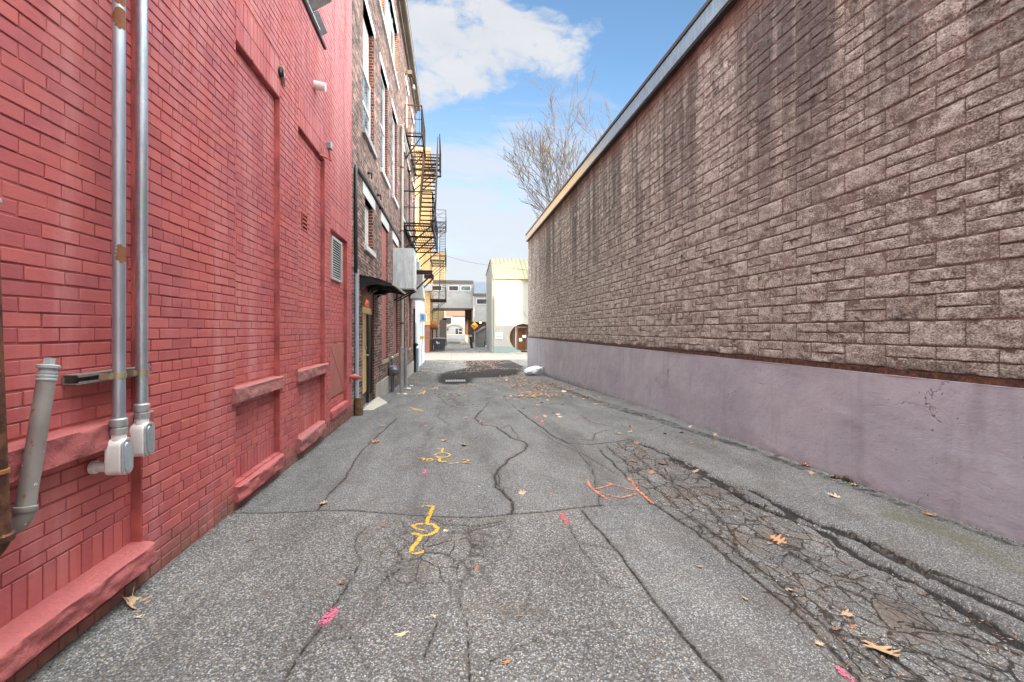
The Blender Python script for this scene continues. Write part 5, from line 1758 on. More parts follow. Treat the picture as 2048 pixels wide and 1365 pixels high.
# ------------------------------------------------------------------ fire escapes
def platform(t, x0, x1, y0, y1, z, m, joist=1.0, gap=.085):
    mb = MB()
    for x in (x0 + .03, x1 - .03):
        mb.bar((x, y0, z), (x, y1, z), .05, .10)
    n = max(2, round((y1 - y0) / joist))
    for k in range(n + 1):
        y = y0 + (y1 - y0) * k / n
        mb.bar((x0, y, z - .02), (x1, y, z - .02), .035, .055)
    y = y0
    nx = int((x1 - x0) / gap)
    for k in range(1, nx):
        x = x0 + (x1 - x0) * k / nx
        mb.bar((x, y0, z + .035), (x, y1, z + .035), .012, .03)
    mb.build('platform', m, t)


def railing(t, pts, m, h=1.05, mids=(.5,), post=1.0, balus=0.0, cross=False):
    mb = MB()
    for a, b in zip(pts, pts[1:]):
        a, b = Vector(a), Vector(b)
        L = (b - a).length
        for f in (1.0,) + tuple(mids):
            mb.bar(a + Vector((0, 0, h * f)), b + Vector((0, 0, h * f)), .036 if f == 1.0 else .022)
        n = max(1, round(L / post))
        for k in range(n + 1):
            p = a.lerp(b, k / n)
            mb.bar(p, p + Vector((0, 0, h)), .032)
            if cross and k < n:
                p2 = a.lerp(b, (k + 1) / n)
                mb.bar(p + Vector((0, 0, .1)), p2 + Vector((0, 0, h - .05)), .02)
                mb.bar(p2 + Vector((0, 0, .1)), p + Vector((0, 0, h - .05)), .02)
        if balus:
            k = int(L / balus)
            for i in range(k):
                p = a.lerp(b, (i + .5) / k)
                mb.bar(p, p + Vector((0, 0, h)), .014)
    mb.build('railing', m, t)


def flight(t, x0, x1, ya, za, yb, zb, m, n=16, rail=True, sides=(0, 1)):
    mb = MB()
    for x in (x0, x1):
        mb.bar((x, ya, za), (x, yb, zb), .03, .12)
    for k in range(1, n):
        f = k / n
        y, z = ya + (yb - ya) * f, za + (zb - za) * f
        mb.box(x0, x1, y - .075, y + .075, z - .008, z + .008)
    mb.build('stair_flight', m, t)
    if rail:
        mb = MB()
        for s_ in sides:
            x = (x0, x1)[s_]
            up = Vector((0, 0, .9))
            a, b = Vector((x, ya, za)), Vector((x, yb, zb))
            mb.bar(a + up, b + up, .04); mb.bar(a + up * .5, b + up * .5, .022)
            for k in range(5):
                p = a.lerp(b, k / 4); mb.bar(p, p + up, .03)
        mb.build('handrail', m, t)


def brackets(t, x0, x1, ys, z, drop, m):
    for y in ys:
        mb = MB(); mb.bar((x0, y, z - .06), (x1, y, z - .06), .05); mb.bar((x0, y, z - drop), (x1 - .05, y, z - .07), .045)
        mb.build('bracket', m, t)


fe = thing('fire_escape', (LEFT, 19.5, zc(3.8)), 'dark iron fire escape with grated landings and stairs on the brown building', 'fire escape', 'iron fire escapes')
ir, irr = M['iron'], M['iron_rusty']
P1, P2 = zc(3.80), zc(7.56)
platform(fe, LEFT + .02, -.66, 16.5, 22.6, P1, ir, 1.2)
railing(fe, [(LEFT + .03, 16.5, P1), (-.68, 16.5, P1), (-.68, 22.6, P1), (LEFT + .03, 22.6, P1)], ir, 1.12, (.5,), 1.2)
brackets(fe, LEFT, -.70, (16.7, 18.6, 20.5, 22.4), P1, 1.0, irr)
platform(fe, LEFT + .02, -1.10, 17.8, 20.2, P2, ir, 1.0)
platform(fe, LEFT + .02, -.50, 20.22, 22.7, P2, ir, .85)
railing(fe, [(LEFT + .03, 17.8, P2), (-1.14, 17.8, P2), (-1.14, 20.1, P2)], ir, 1.05, (.5,), .8, .13)
railing(fe, [(-.52, 20.3, P2), (-.52, 22.7, P2), (LEFT + .03, 22.7, P2)], ir, 1.05, (.5,), .8, .13)
brackets(fe, LEFT, -1.12, (18.0, 19.6), P2, .95, ir)
brackets(fe, LEFT, -.56, (20.5, 21.6, 22.5), P2, 1.1, irr)
flight(fe, -1.16, -.60, 17.0, P1 + .05, 20.22, P2, irr, 17)

low = thing('white_lean_to_building', (-5, 27, -.6), 'low white painted block building at the end of the left row', 'building')
mb = MB(); mb.box(-9, LEFT - .02, BY1 + .02, 31.0, -1.0, zc(1.84)); mb.build('wall', M['white_block'], low)
mb = MB(); mb.box(-9, LEFT + .05, BY1 + .02, 31.05, zc(1.842), zc(1.93)); mb.build('roof_edge', M['gutter'], low)
mb = MB(); mb.box(LEFT - .019, LEFT + .02, 23.15, 23.9, gz(23.5), zc(.35)); mb.build('door', M['grey_metal'], low)
t = thing('electric_box', (LEFT + .1, 27, zc(.5)), 'grey blue electric box on the white wall above the yellow box', 'electric box')
mb = MB(); mb.box(LEFT - .02, LEFT + .33, 26.7, 27.3, zc(.48), zc(.96)); mb.build('box', M['ebox'], t, bevel=.02)
mb = MB(); mb.box(LEFT + .05, LEFT + .20, 26.69, 26.697, zc(.56), zc(.86)); mb.build('label_plate', M['panel_blue'], t)
mb = MB(); mb.tube([(LEFT + .10, 27, zc(.48)), (LEFT + .10, 27, zc(-.34))], .018, 8); mb.build('conduit_run', M['grey_metal'], t)
t = thing('yellow_box', (LEFT + .05, 27, zc(-.5)), 'bright yellow utility box low on the white wall', 'utility box')
mb = MB(); mb.box(LEFT - .02, LEFT + .20, 26.85, 27.1, zc(-.53), zc(-.35)); mb.build('box', M['yellow_meter'], t, bevel=.02)
mb = MB(); mb.tube([(LEFT + .10, 26.97, zc(-.53)), (LEFT + .10, 26.97, zc(-.85)), (LEFT + .05, 26.97, zc(-.9)), (LEFT + .08, 26.97, gz(27))], .016, 8); mb.build('cable_run', M['grey_metal'], t)

# ------------------------------------------------------------------ the block building on the right
KY0, KY1 = 0.2, 23.4
KZ0, KZ1 = zc(-.355), zc(4.62)
blk = thing('split_face_block_building', (8, 12, 0), 'long brown split face block building on a lavender concrete base along the right side', 'building')
ROWH, BLK = .2125, .4372


def block_grid(nu, nv, y0, y1, z0, z1, seed, amp):
    """front faces of many blocks at once: arrays of their corners"""
    n = len(y0)
    e = .0022
    u = np.concatenate([[0.0, .02], np.linspace(.07, .93, nu - 3), [.98, 1.0]])
    v = np.concatenate([[0.0, .05], np.linspace(.14, .86, nv - 3), [.95, 1.0]])
    U, Vv = np.meshgrid(u, v)
    Yb = y0[:, None, None] + e + (y1 - y0 - 2 * e)[:, None, None] * U[None]
    Zb = z0[:, None, None] + e + (z1 - z0 - 2 * e)[:, None, None] * Vv[None]
    edge = np.minimum(np.minimum(U, 1 - U) * 45, np.minimum(Vv, 1 - Vv) * 18)
    edge = np.clip(edge, 0, 1)
    drop = np.maximum((1 - np.clip(np.minimum(U, 1 - U) * 45, 0, 1)) * .0022, (1 - np.clip(np.minimum(Vv, 1 - Vv) * 18, 0, 1)) * (.0062 if nv > 9 or nu == 12 and nv == 8 else .0038))
    sd = RNG.uniform(0, 60, n)[:, None, None]
    a = fbm(Yb * 15 + sd, Zb * 24 + sd * .7, seed, 4, .62)
    b = fbm(Yb * 4.5 + sd * 1.7, Zb * 7 - sd, seed + 5, 2)
    rg = 1 - np.abs(2 * fbm(Yb * 9 - sd, Zb * 15 + sd, seed + 7, 3, .6) - 1)
    tilt = RNG.uniform(-1, 1, n)[:, None, None] * (U[None] - .5) * .006
    H = (a - .5) * 2.0 + (b - .5) * 1.2 + (rg - .7) * .7
    D = np.where(edge[None] > 0, (.004 + amp * H) * np.sqrt(edge)[None] + tilt, 0) - drop[None]
    rel = np.clip(.5 + H * .42, 0, 1) * (.35 + .65 * edge[None])
    V = np.stack([RIGHT + .012 - D, Yb, Zb], -1).reshape(-1, 3)
    k = U.size
    I = np.arange(k).reshape(U.shape)
    q = np.stack([I[:-1, :-1].ravel(), I[1:, :-1].ravel(), I[1:, 1:].ravel(), I[:-1, 1:].ravel()], 1)
    F = (q[None] + (np.arange(n) * k)[:, None, None]).reshape(-1, 4)
    T = np.repeat(RNG.random(n), k)
    return V, F, rel.ravel(), T


full, half = [], []
rows = int(round((KZ1 - KZ0) / ROWH))
ROWH = (KZ1 - KZ0) / rows
rr = random.Random(5)
for r in range(rows):
    z0 = KZ0 + r * ROWH
    y = KY0 - BLK + (BLK * (.5 if r % 2 else 0))
    k = (r // 1) % 2
    while y < KY1 - .01:
        a, b = max(y, KY0), min(y + BLK, KY1)
        if b - a > .05:
            alt = (k + (1 if r % 4 in (1, 2) else 0)) % 2
            if rr.random() < .06:
                alt ^= 1
            if alt or b - a < .1:
                full.append((a, b, z0, z0 + ROWH))
            else:
                half.append((a, b, z0, z0 + ROWH / 2)); half.append((a, b, z0 + ROWH / 2, z0 + ROWH))
        y += BLK; k += 1
VV, FF, RL, TT, off = [], [], [], [], 0
for lst, is_full in ((full, True), (half, False)):
    A = np.array(lst)
    near = A[:, 1] < 8.5
    for sel, nu, nv in ((near, 21 if is_full else 21, 12 if is_full else 8), (~near, 12, 8 if is_full else 6)):
        if not sel.any():
            continue
        B = A[sel]
        V, F, rl_, t_ = block_grid(nu, nv, B[:, 0], B[:, 1], B[:, 2], B[:, 3], 7, .0105)
        VV.append(V); FF.append(F + off); RL.append(rl_); TT.append(t_); off += len(V)
np_mesh('block_face', np.concatenate(VV), np.concatenate(FF), M['block'], blk, attrs={'relief': np.concatenate(RL), 'tone': np.concatenate(TT)}, smooth=True)
mb = MB()
mb.add([(RIGHT + .014, KY0, KZ0), (RIGHT + .014, KY1, KZ0), (RIGHT + .014, KY1, KZ1 + .1), (RIGHT + .014, KY0, KZ1 + .1)], [(3, 2, 1, 0)])
mb.build('mortar', M['block_mortar'], blk, fix=False)
mb = MB(); mb.box(RIGHT + .03, 22, KY0 - 4, KY1 - .01, -1.0, zc(4.85)); mb.build('building_body', M['block_mortar'], blk)
# rusty flashing painted dark for the shadow gap between the blocks and the concrete
mb = MB()
mb.box(RIGHT - .006, RIGHT + .02, KY0, KY1 - .02, zc(-.408), KZ0 - .003)
mb.build('gap_shade_strip', M['rust_gap_shade'], blk)
# concrete base: one long sheet with a soft, trowelled relief
ys = np.concatenate([np.linspace(KY0 - 3.5, 9, 260), np.linspace(9.06, KY1, 170)])
zs = np.linspace(-.9, zc(-.41), 34)
Yg, Zg = np.meshgrid(ys, zs)
rel = (fbm(Yg * 1.1, Zg * 1.6, 61, 3) - .5) * .018 + (fbm(Yg * 4.2, Zg * 6, 71, 4, .55) - .5) * .007
for (yc, zc_, ly, lz, hgt) in ((4.05, .60, .42, .022, .010), (3.55, .56, .35, .020, -.008), (3.25, .50, .30, .03, .010), (3.60, .72, .018, .12, .012), (2.95, .7, .02, .3, .006), (3.3, .25, .03, .2, .006)):
    rel += hgt * np.exp(-((Yg - yc) / ly) ** 2 - ((Zg - zc_ + (Yg - yc) * -.12) / lz) ** 2)
Xg = RIGHT - .028 - rel
I = np.arange(Yg.size).reshape(Yg.shape)
F = np.stack([I[:-1, :-1].ravel(), I[1:, :-1].ravel(), I[1:, 1:].ravel(), I[:-1, 1:].ravel()], 1)
np_mesh('concrete_base', np.stack([Xg.ravel(), Yg.ravel(), Zg.ravel()], 1), F, M['lavender'], blk, smooth=True)
mb = MB()
mb.box(RIGHT - .032, RIGHT + .04, KY0 - 3.5, KY1, zc(-.412), zc(-.409))
mb.box(RIGHT - .03, 6.0, KY1 - .005, KY1 + .03, -.95, zc(-.41))
mb.build('base_top', M['lavender'], blk)
# eaves: metal fascia with a dark cap
mb = MB()
y = KY0 - 3
panels = []
while y < KY1:
    y2 = min(y + 2.44, KY1 + .04)
    panels.append((y, y2)); y = y2
for a, b in panels:
    mb = MB(); mb.box(RIGHT - .105, RIGHT - .09, a + .003, b - .003, zc(4.62), zc(4.90)); mb.build('fascia_panel', M['fascia'], blk, bevel=.002)
mb = MB(); mb.box(RIGHT - .089, RIGHT + .3, KY0 - 3, KY1 + .035, zc(4.585), zc(4.91)); mb.build('fascia_backing', M['fascia_cap'], blk)
mb = MB(); mb.box(RIGHT - .125, RIGHT + .4, KY0 - 3, KY1 + .06, zc(4.911), zc(4.985)); mb.build('roof_cap', M['fascia_cap'], blk, bevel=.006)
for yy, zz in ((14.2, 3.70), (16.2, 3.69)):
    mb = MB()
    mb.box(RIGHT - .016, RIGHT + .0, yy, yy + .10, zc(zz) - .05, zc(zz) + .05)
    v = mb.build('weep_vent', M['gutter'], blk)
    mb = MB()
    for k in range(3):
        mb.box(RIGHT - .018, RIGHT - .0165, yy + .012, yy + .088, zc(zz) - .036 + k * .028, zc(zz) - .022 + k * .028)
    mb.build('vent_slot', M['dark_void'], v)

# ------------------------------------------------------------------ beyond the cross street
buff = thing('buff_brick_building', (-8, 46, gz(42)), 'tall brick block across the cross street, its front lit yellow by the sun', 'building')
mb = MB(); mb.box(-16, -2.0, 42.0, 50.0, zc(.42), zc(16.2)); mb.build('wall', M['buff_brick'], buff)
mb = MB(); mb.box(-16, -1.99, 41.985, 50.0, -.9, zc(.418)); mb.build('shaded_brick_base', M['shaded_brick'], buff)  # redder below the sun line: mostly shade painted as a second brick
mb = MB(); mb.box(-2.75, -1.93, 41.90, 41.98, zc(.43), zc(16.2)); mb.build('corner_pier', M['buff_brick'], buff)
mb = MB(); mb.box(-16.1, -1.90, 41.85, 50.1, zc(16.2), zc(16.55)); mb.build('coping', M['yellow_stone'], buff)
for zz in (2.6, 6.4, 10.2, 13.6):
    mb = MB(); mb.box(-2.03, -1.985, 44.0, 45.1, zc(zz), zc(zz + 1.9)); w_ = mb.build('window', M['glass_dark'], buff)
    mb = MB(); mb.box(-2.02, -1.93, 43.9, 45.2, zc(zz - .12), zc(zz - .01)); mb.build('sill', M['limestone'], w_)
    mb = MB(); mb.box(-4.1, -3.1, 41.95, 41.992, zc(zz), zc(zz + 1.9)); w_ = mb.build('window', M['glass'], buff)
    mb = MB(); mb.box(-4.2, -3.0, 41.90, 41.99, zc(zz - .12), zc(zz - .01)); mb.build('sill', M['limestone'], w_)

fe2 = thing('fire_escape', (-2.0, 46, zc(2)), 'rusty iron fire escape with ladders on the tall brick block beyond the street', 'fire escape', 'iron fire escapes')
for k, (z, zn) in enumerate(((2.9, 6.6), (6.6, 10.2), (10.2, None))):
    P = zc(z)
    platform(fe2, -1.98, -.52, 43.4, 48.0, P, ir if k else irr, 1.0, .12)
    railing(fe2, [(-1.96, 43.4, P), (-.54, 43.4, P), (-.54, 48.0, P)], ir if k else irr, 1.1, (.33, .66), 1.0, 0, True)
    brackets(fe2, -2.0, -.6, (43.6, 45.6, 47.6), P, 1.3, irr)
    if zn:
        flight(fe2, -1.15, -.60, 44.0, P + .05, 47.2, zc(zn), ir, 18)
flight(fe2, -1.85, -1.3, 43.7, gz(44) + .3, 46.8, zc(2.9), irr, 18)
t = thing('rusty_wall_tank', (-1.7, 45, zc(.2)), 'orange lit rusty tank on the wall above the black bin', 'tank')
mb = MB(); mb.lathe((-2.0, 44.2, zc(.45)), (1, 0, 0), [(0, .40), (.05, .43), (.62, .43), (.70, .36), (.74, .1)], 20); mb.build('tank', M['rust_orange'], t, smooth=40)
mb = MB(); mb.tube([(-1.8, 44.3, zc(.05)), (-1.8, 44.3, gz(44))], .06, 8); mb.tube([(-1.45, 44.4, zc(.05)), (-1.45, 44.4, gz(44))], .05, 8); mb.build('legs', M['rust_pipe'], t)
t = thing('wall_duct_vent', (-1.9, 41.5, zc(3.4)), 'small grey square vent duct jutting across the sunlit brick', 'vent')
mb = MB(); mb.box(-2.35, -1.72, 41.2, 41.88, zc(3.45), zc(4.05)); mb.build('duct_body', M['grey_metal'], t, bevel=.02)
mb = MB(); mb.box(-1.715, -1.70, 41.25, 41.83, zc(3.5), zc(4.0)); mb.build('grille', M['dark_void'], t)
t = thing('air_conditioner', (-.5, 58, zc(1.5)), 'dark air conditioning unit on a bracket under the bridge', 'air conditioner')
mb = MB(); mb.box(-1.25, -.05, 57.5, 58.4, zc(.85), zc(1.5)); mb.build('unit', M['bluegrey'], t, bevel=.03)
mb = MB(); mb.box(-1.1, -.6, 57.48, 57.497, zc(.92), zc(1.42)); mb.build('fan_grille', M['dark_void'], t)
mb = MB(); mb.bar((-1.6, 57.9, zc(.2)), (-.1, 57.9, zc(.83)), .07); mb.bar((-1.9, 57.9, zc(.83)), (-.05, 57.9, zc(.83)), .07); mb.build('bracket', M['black_metal'], t)

cream = thing('cream_building', (-6, 66, -.2), 'cream walled block rising behind the grey bridge building', 'building')
mb = MB(); mb.box(-14, -.95, 62.0, 78, -.5, zc(10.0)); mb.build('wall', M['cream_wall'], cream)
mb = MB(); mb.box(-14.1, -.80, 61.8, 78.1, zc(10.0), zc(10.4)); mb.build('cornice', M['orange_gutter'], cream)

brd_ = thing('bridge_building', (1, 57, zc(2.6)), 'pale grey clad bridge building spanning the passage', 'building')
mb = MB(); mb.box(-2.9, 2.56, 55.0, 61.0, zc(2.62), zc(5.60)); mb.build('wall', M['siding'], brd_)
mb = MB(); mb.box(-3.0, 2.60, 54.85, 61.1, zc(5.602), zc(5.92)); mb.build('eaves', M['trim_brown'], brd_)
mb = MB(); mb.box(-2.9, 2.56, 54.99, 61.0, zc(2.50), zc(2.617)); mb.build('bottom_trim', M['trim_brown'], brd_)
mb = MB(); mb.box(2.565, 4.5, 53.0, 60.9, zc(1.00), zc(3.95)); mb.build('bay_wall', M['siding'], brd_)
mb = MB(); mb.box(2.54, 4.5, 52.85, 53.3, zc(3.952), zc(4.22)); mb.build('bay_eaves', M['trim_brown'], brd_)
mb = MB(); mb.prism([(52.95, zc(4.222)), (56.5, zc(5.95)), (60.8, zc(5.95)), (60.8, zc(4.222))], 'x', 2.57, 4.6); mb.build('slate_roof', M['slate'], brd_)
for (xa, xb, za, zb, yf, gm) in ((-.28, .80, 4.72, 5.22, 55.0, 'glass_dark'), (1.16, 2.24, 4.72, 5.22, 55.0, 'glass'), (2.92, 4.06, 3.02, 3.56, 53.0, 'glass_dark'), (-2.2, -1.2, 4.72, 5.22, 55.0, 'glass_dark')):
    mb = MB()
    f = .09
    for q in ((xa - f, xb + f, zb, zb + f), (xa - f, xb + f, za - f, za), (xa - f, xa, za, zb), (xb, xb + f, za, zb)):
        mb.box(q[0], q[1], yf - .05, yf + .02, zc(q[2]), zc(q[3]))
    w_ = mb.build('window', M['panel_white'], brd_)
    mb = MB(); mb.box(xa, xb, yf - .02, yf + .01, zc(za), zc(zb)); mb.build('pane', M[gm], w_)
mb = MB(); mb.box(1.75, 2.56, 58.5, 60.5, gz(59) + 1.0, zc(2.499)); mb.build('brick_pier', M['dark_brick'], brd_)
mb = MB(); mb.box(1.72, 2.60, 58.45, 60.55, -.9, gz(59) + .998); mb.build('pier_base', M['grey_concrete'], brd_)
mb = MB(); mb.box(2.605, 4.6, 59.6, 60.5, -.6, zc(.99)); mb.build('under_wall', M['dark_brick'], brd_)
t = thing('porch_lamp', (3.55, 56, zc(.9)), 'small lit lamp under the bay of the bridge building', 'lamp')
mb = MB(); mb.lathe((3.5, 56.0, zc(.995)), (0, 0, -1), [(0, .12), (.05, .14), (.08, .13)], 12); mb.build('fitting', M['grey_metal'], t)
mb = MB(); mb.lathe((3.5, 56.0, zc(.915)), (0, 0, -1), [(0, .12), (.07, .11), (.12, .05)], 12); mb.build('glow_glass', M['lamp_far'], t, smooth=True)
ld = bpy.data.lights.new('porch_light', 'POINT'); ld.energy = 18; ld.color = (1, .75, .42); ld.shadow_soft_size = .1
lo = bpy.data.objects.new('porch_light', ld); COL.objects.link(lo); lo.parent = t; lo.location = (-.05, 0, -.2)

shed = thing('lean_to_shed', (3.2, 50, gz(50)), 'grey boarded lean to shed with a sloping roof beside the pale stucco building', 'shed')
g_ = gz(50)
mb = MB(); mb.prism([(2.55, g_ - .2), (3.66, g_ - .2), (3.66, zc(.28)), (2.55, zc(-.36))], 'y', 49.2, 51.0); mb.build('wall', M['siding_shed'], shed)
mb = MB(); mb.prism([(2.42, zc(-.44)), (3.67, zc(.285)), (3.67, zc(.42)), (2.42, zc(-.29))], 'y', 49.1, 51.1); mb.build('roof', M['fascia_cap'], shed)
mb = MB(); mb.prism([(2.41, zc(-.45)), (3.67, zc(.275)), (3.67, zc(.36)), (2.41, zc(-.36))], 'y', 49.06, 49.098); mb.build('barge_board', M['siding'], shed)
mb = MB(); mb.lathe((3.55, 49.0, g_), (0, 0, 1), [(0, .05), (.5, .05), (.55, .09), (.62, .09)], 10); mb.build('pipe', M['black_metal'], shed)

q = on_g(944.5, 692)
t = thing('yellow_diamond_sign', (2.42, 48.6, gz(48.6)), 'yellow diamond warning sign on a post in front of the shed', 'sign')
g_ = gz(48.6)
mb = MB(); mb.bar((2.42, 48.65, g_ - .1), (2.42, 48.65, zc(.82)), .06); mb.build('post', M['grey_metal'], t)
cz_, hd = zc(.42), .42
mb = MB(); mb.prism([(2.42, cz_ - hd), (2.42 + hd, cz_), (2.42, cz_ + hd), (2.42 - hd, cz_)], 'y', 48.55, 48.575); pl = mb.build('sign_plate', M['sign_yellow'], t)
mb = MB()
rr = random.Random(3)
for zz, w_ in ((.09, .15), (.0, .24), (-.10, .15)):
    x = 2.42 - w_
    while x < 2.42 + w_:
        d = rr.uniform(.025, .05); mb.box(x, min(x + d, 2.42 + w_), 48.545, 48.549, cz_ + zz - .022, cz_ + zz + .022); x += d + .018
mb.build('lettering', M['sign_ink'], pl)
t = thing('black_bollard', (2.0, 49.5, gz(49)), 'leaning black pipe bollard at the foot of the yellow sign', 'bollard')
g_ = gz(48)
mb = MB(); mb.tube([(2.14, 47.8, g_ - .1), (2.05, 47.8, g_ + .5), (2.0, 47.8, g_ + 1.0)], .14, 14); mb.lathe((2.0, 47.8, g_ + 1.0), (0, 0, 1), [(0, .15), (.05, .17), (.16, .17), (.2, .1)], 14)
mb.build('post', M['black_metal'], t, smooth=50)

grn = thing('pale_stucco_building', (8, 44, gz(40)), 'pale stucco building with a green metal roof and a round doorway', 'building')
GX0, GX1, GY0, GY1 = 3.70, 16.0, 40.0, 48.8
CXc, CZc, CR = 6.29, zc(-.667), 1.19
N_ = 48
FL = gz(40) + .05
# front wall with a round opening, cut flat at the floor
ring = []
a0 = math.asin(max(-1, (FL - CZc) / CR))
for k in range(N_ + 1):
    a = a0 + (math.pi - 2 * a0) * k / N_
    ring.append((CXc + CR * math.cos(a), CZc + CR * math.sin(a)))
bx0, bx1, bz1 = CXc - 1.6, CXc + 1.6, CZc + 1.6
mb = MB()
for x0, x1, z0, z1 in ((GX0, bx0, FL - .6, bz1), (bx1, GX1, FL - .6, bz1), (GX0, GX1, bz1, zc(4.75)), (bx0, bx1, FL - .6, FL)):
    mb.add([(x0, GY0, z0), (x1, GY0, z0), (x1, GY0, z1), (x0, GY0, z1)], [(0, 1, 2, 3)])
def box_pt(x, z):
    dx_, dz_ = x - CXc, z - CZc
    k = min((1.6 / abs(dx_)) if abs(dx_) > 1e-6 else 9e9, (1.6 / dz_) if dz_ > 1e-6 else 9e9)
    if dz_ <= 0:
        return (CXc + math.copysign(1.6, dx_), max(FL, z))
    return (CXc + dx_ * k, CZc + dz_ * k)
outer = [box_pt(x, z) for x, z in ring]
for (x0, z0), (x1, z1), (X0, Z0), (X1, Z1) in zip(ring, ring[1:], outer, outer[1:]):
    mb.add([(x0, GY0, z0), (X0, GY0, Z0), (X1, GY0, Z1), (x1, GY0, z1)], [(0, 1, 2, 3)])
for cx_ in (bx0, bx1):
    s_ = 1 if cx_ > CXc else -1
    mb.add([(CXc + s_ * 1.6, GY0, bz1), (CXc + s_ * 1.599, GY0, bz1), (CXc + s_ * 1.6, GY0, bz1 - .001)], [(0, 1, 2)])
mb.add([(GX0, GY1, FL - .6), (GX1, GY1, FL - .6), (GX1, GY1, zc(5.8)), (GX0, GY1, zc(5.8))], [(3, 2, 1, 0)])
mb.add([(GX1, GY0, FL - .6), (GX1, GY1, FL - .6), (GX1, GY1, zc(5.80)), (GX1, 43.0, zc(6.70)), (GX1, GY0, zc(4.75))], [(0, 1, 2, 3, 4)])
mb.build('wall', M['stucco'], grn, fix=False)
mb = MB(); mb.add([(GX0, GY0 + .05, FL - .6), (GX0, GY1, FL - .6), (GX0, GY1, zc(5.80)), (GX0, 43.0, zc(6.70)), (GX0, GY0 + .05, zc(4.75))], [(4, 3, 2, 1, 0)]); mb.build('side_wall', M['siding_y'], grn, fix=False)
mb = MB(); mb.box(GX0 - .001, GX0 + .1, GY0 + .001, GY0 + .05, FL - .6, zc(4.70)); mb.build('corner_trim', M['stucco'], grn)
mb = MB(); mb.box(GX0 - .012, bx0 - .0, GY0 - .014, GY0 - .003, FL - .6, FL + .55); mb.box(GX0 - .016, GX0 - .004, GY0 - .014, GY1, FL - .6, FL + .2)
ring2 = [(x, z) for x, z in ring if z < FL + .55 and x < CXc]
mb.prism([(bx0 + .001, FL - .05), (ring2[-1][0], FL - .05)] + [(x - .02, z) for x, z in reversed(ring2)] + [(bx0 + .001, FL + .55)], 'y', GY0 - .014, GY0 - .003)
mb.build('plinth', M['stucco_base'], grn)
mb = MB()
mb.prism([(39.86, zc(4.62)), (43.0, zc(6.78)), (48.95, zc(5.88)), (48.95, zc(5.80)), (43.0, zc(6.70)), (39.92, zc(4.56))], 'x', GX0 - .06, GX1 + .1)
rf = mb.build('roof', M['green_roof'], grn)
mb = MB()
x = GX0 + .05
while x < GX1:
    mb.bar((x, 39.86, zc(4.645)), (x, 43.0, zc(6.805)), .035, .05, up=(0, -.6, 1)); x += .385
mb.build('standing_seams', M['green_roof'], rf)
mb = MB(); mb.box(GX0 - .05, GX1, 39.74, 39.90, zc(4.48), zc(4.62)); mb.build('gutter', M['orange_gutter'], grn, bevel=.01)
mb = MB(); mb.tube([(GX0 - .06, 40.3, zc(4.6)), (GX0 - .06, 40.3, gz(40.3))], .05, 10); mb.build('downpipe', M['stucco'], grn, smooth=50)
# round entrance: wooden lining, frames and a glazed door set back inside
mb = MB()
D_ = .9
for (x0, z0), (x1, z1) in zip(ring, ring[1:]):
    mb.add([(x0, GY0 - .01, z0), (x1, GY0 - .01, z1), (x1, GY0 + D_, z1), (x0, GY0 + D_, z0)], [(0, 1, 2, 3)])
ent = mb.build('round_entrance', M['wood_orange'], grn, fix=False)
mb = MB(); mb.box(bx0, bx1, GY0 + D_, GY0 + D_ + .1, FL - .1, bz1); mb.build('timber_lining', M['wood_orange'], ent)
mb = MB(); mb.box(CXc - 1.1, CXc + 1.1, GY0 - .25, GY0 + D_, FL - .3, FL - .0); mb.build('step', M['grey_concrete'], ent)
mb = MB()
dx0, dx1 = CXc - .55, CXc + .62
zt = zc(.30)
for q in ((dx0, dx0 + .11, FL, zt), (dx1 - .11, dx1, FL, zt), (dx0 + .11, dx1 - .11, zt - .12, zt), (dx0 + .11, dx1 - .11, FL, FL + .14)):
    mb.box(q[0], q[1], GY0 + .25, GY0 + .34, q[2], q[3])
mb.box(CXc - .86, CXc - .72, GY0 + .45, GY0 + .6, FL, CZc + .9); mb.box(CXc + .34, CXc + .44, GY0 + .5, GY0 + .6, FL, zt - .1)
dr = mb.build('door', M['door_frame'], ent)
mb = MB(); mb.box(CXc - .64, CXc - .57, GY0 + .2, GY0 + .4, FL, CZc + 1.0); mb.build('door_post', M['peach'], ent)
mb = MB(); mb.box(CXc - .30, CXc - .02, GY0 + .30, GY0 + .305, FL + .98, FL + 1.24); mb.box(CXc + .0, CXc + .34, GY0 + .30, GY0 + .305, FL + 1.30, FL + 1.52); mb.build('paper_notice', M['paper'], dr)
t = thing('wall_notice', (4.15, 39.98, zc(-.5)), 'white notice board with red lettering and a blue band on the pale stucco wall', 'sign')
sx0, sx1, sz0, sz1 = 3.86, 4.47, zc(-.78), zc(-.24)
mb = MB(); mb.box(sx0, sx1, 39.955, 39.985, sz0, sz1); pl = mb.build('board', M['sign_white'], t)
mb = MB()
rr = random.Random(9)
for zz in (sz1 - .10, sz1 - .20):
    x = sx0 + .08
    while x < sx1 - .10:
        d = rr.uniform(.02, .04); mb.box(x, x + d, 39.949, 39.953, zz - .025, zz + .025); x += d + .015
mb.build('lettering', M['sign_red'], pl)
mb = MB(); mb.box(sx0 + .07, sx1 - .07, 39.949, 39.953, sz0 + .15, sz0 + .22)
for s_ in (-1, 1):
    xm = (sx0 + sx1) / 2 + s_ * .25
    mb.prism([(xm - s_ * .03, sz0 + .12), (xm + s_ * .035, sz0 + .185), (xm - s_ * .03, sz0 + .25)], 'y', 39.947, 39.9525)
mb.build('arrow_band', M['sign_blue'], pl)

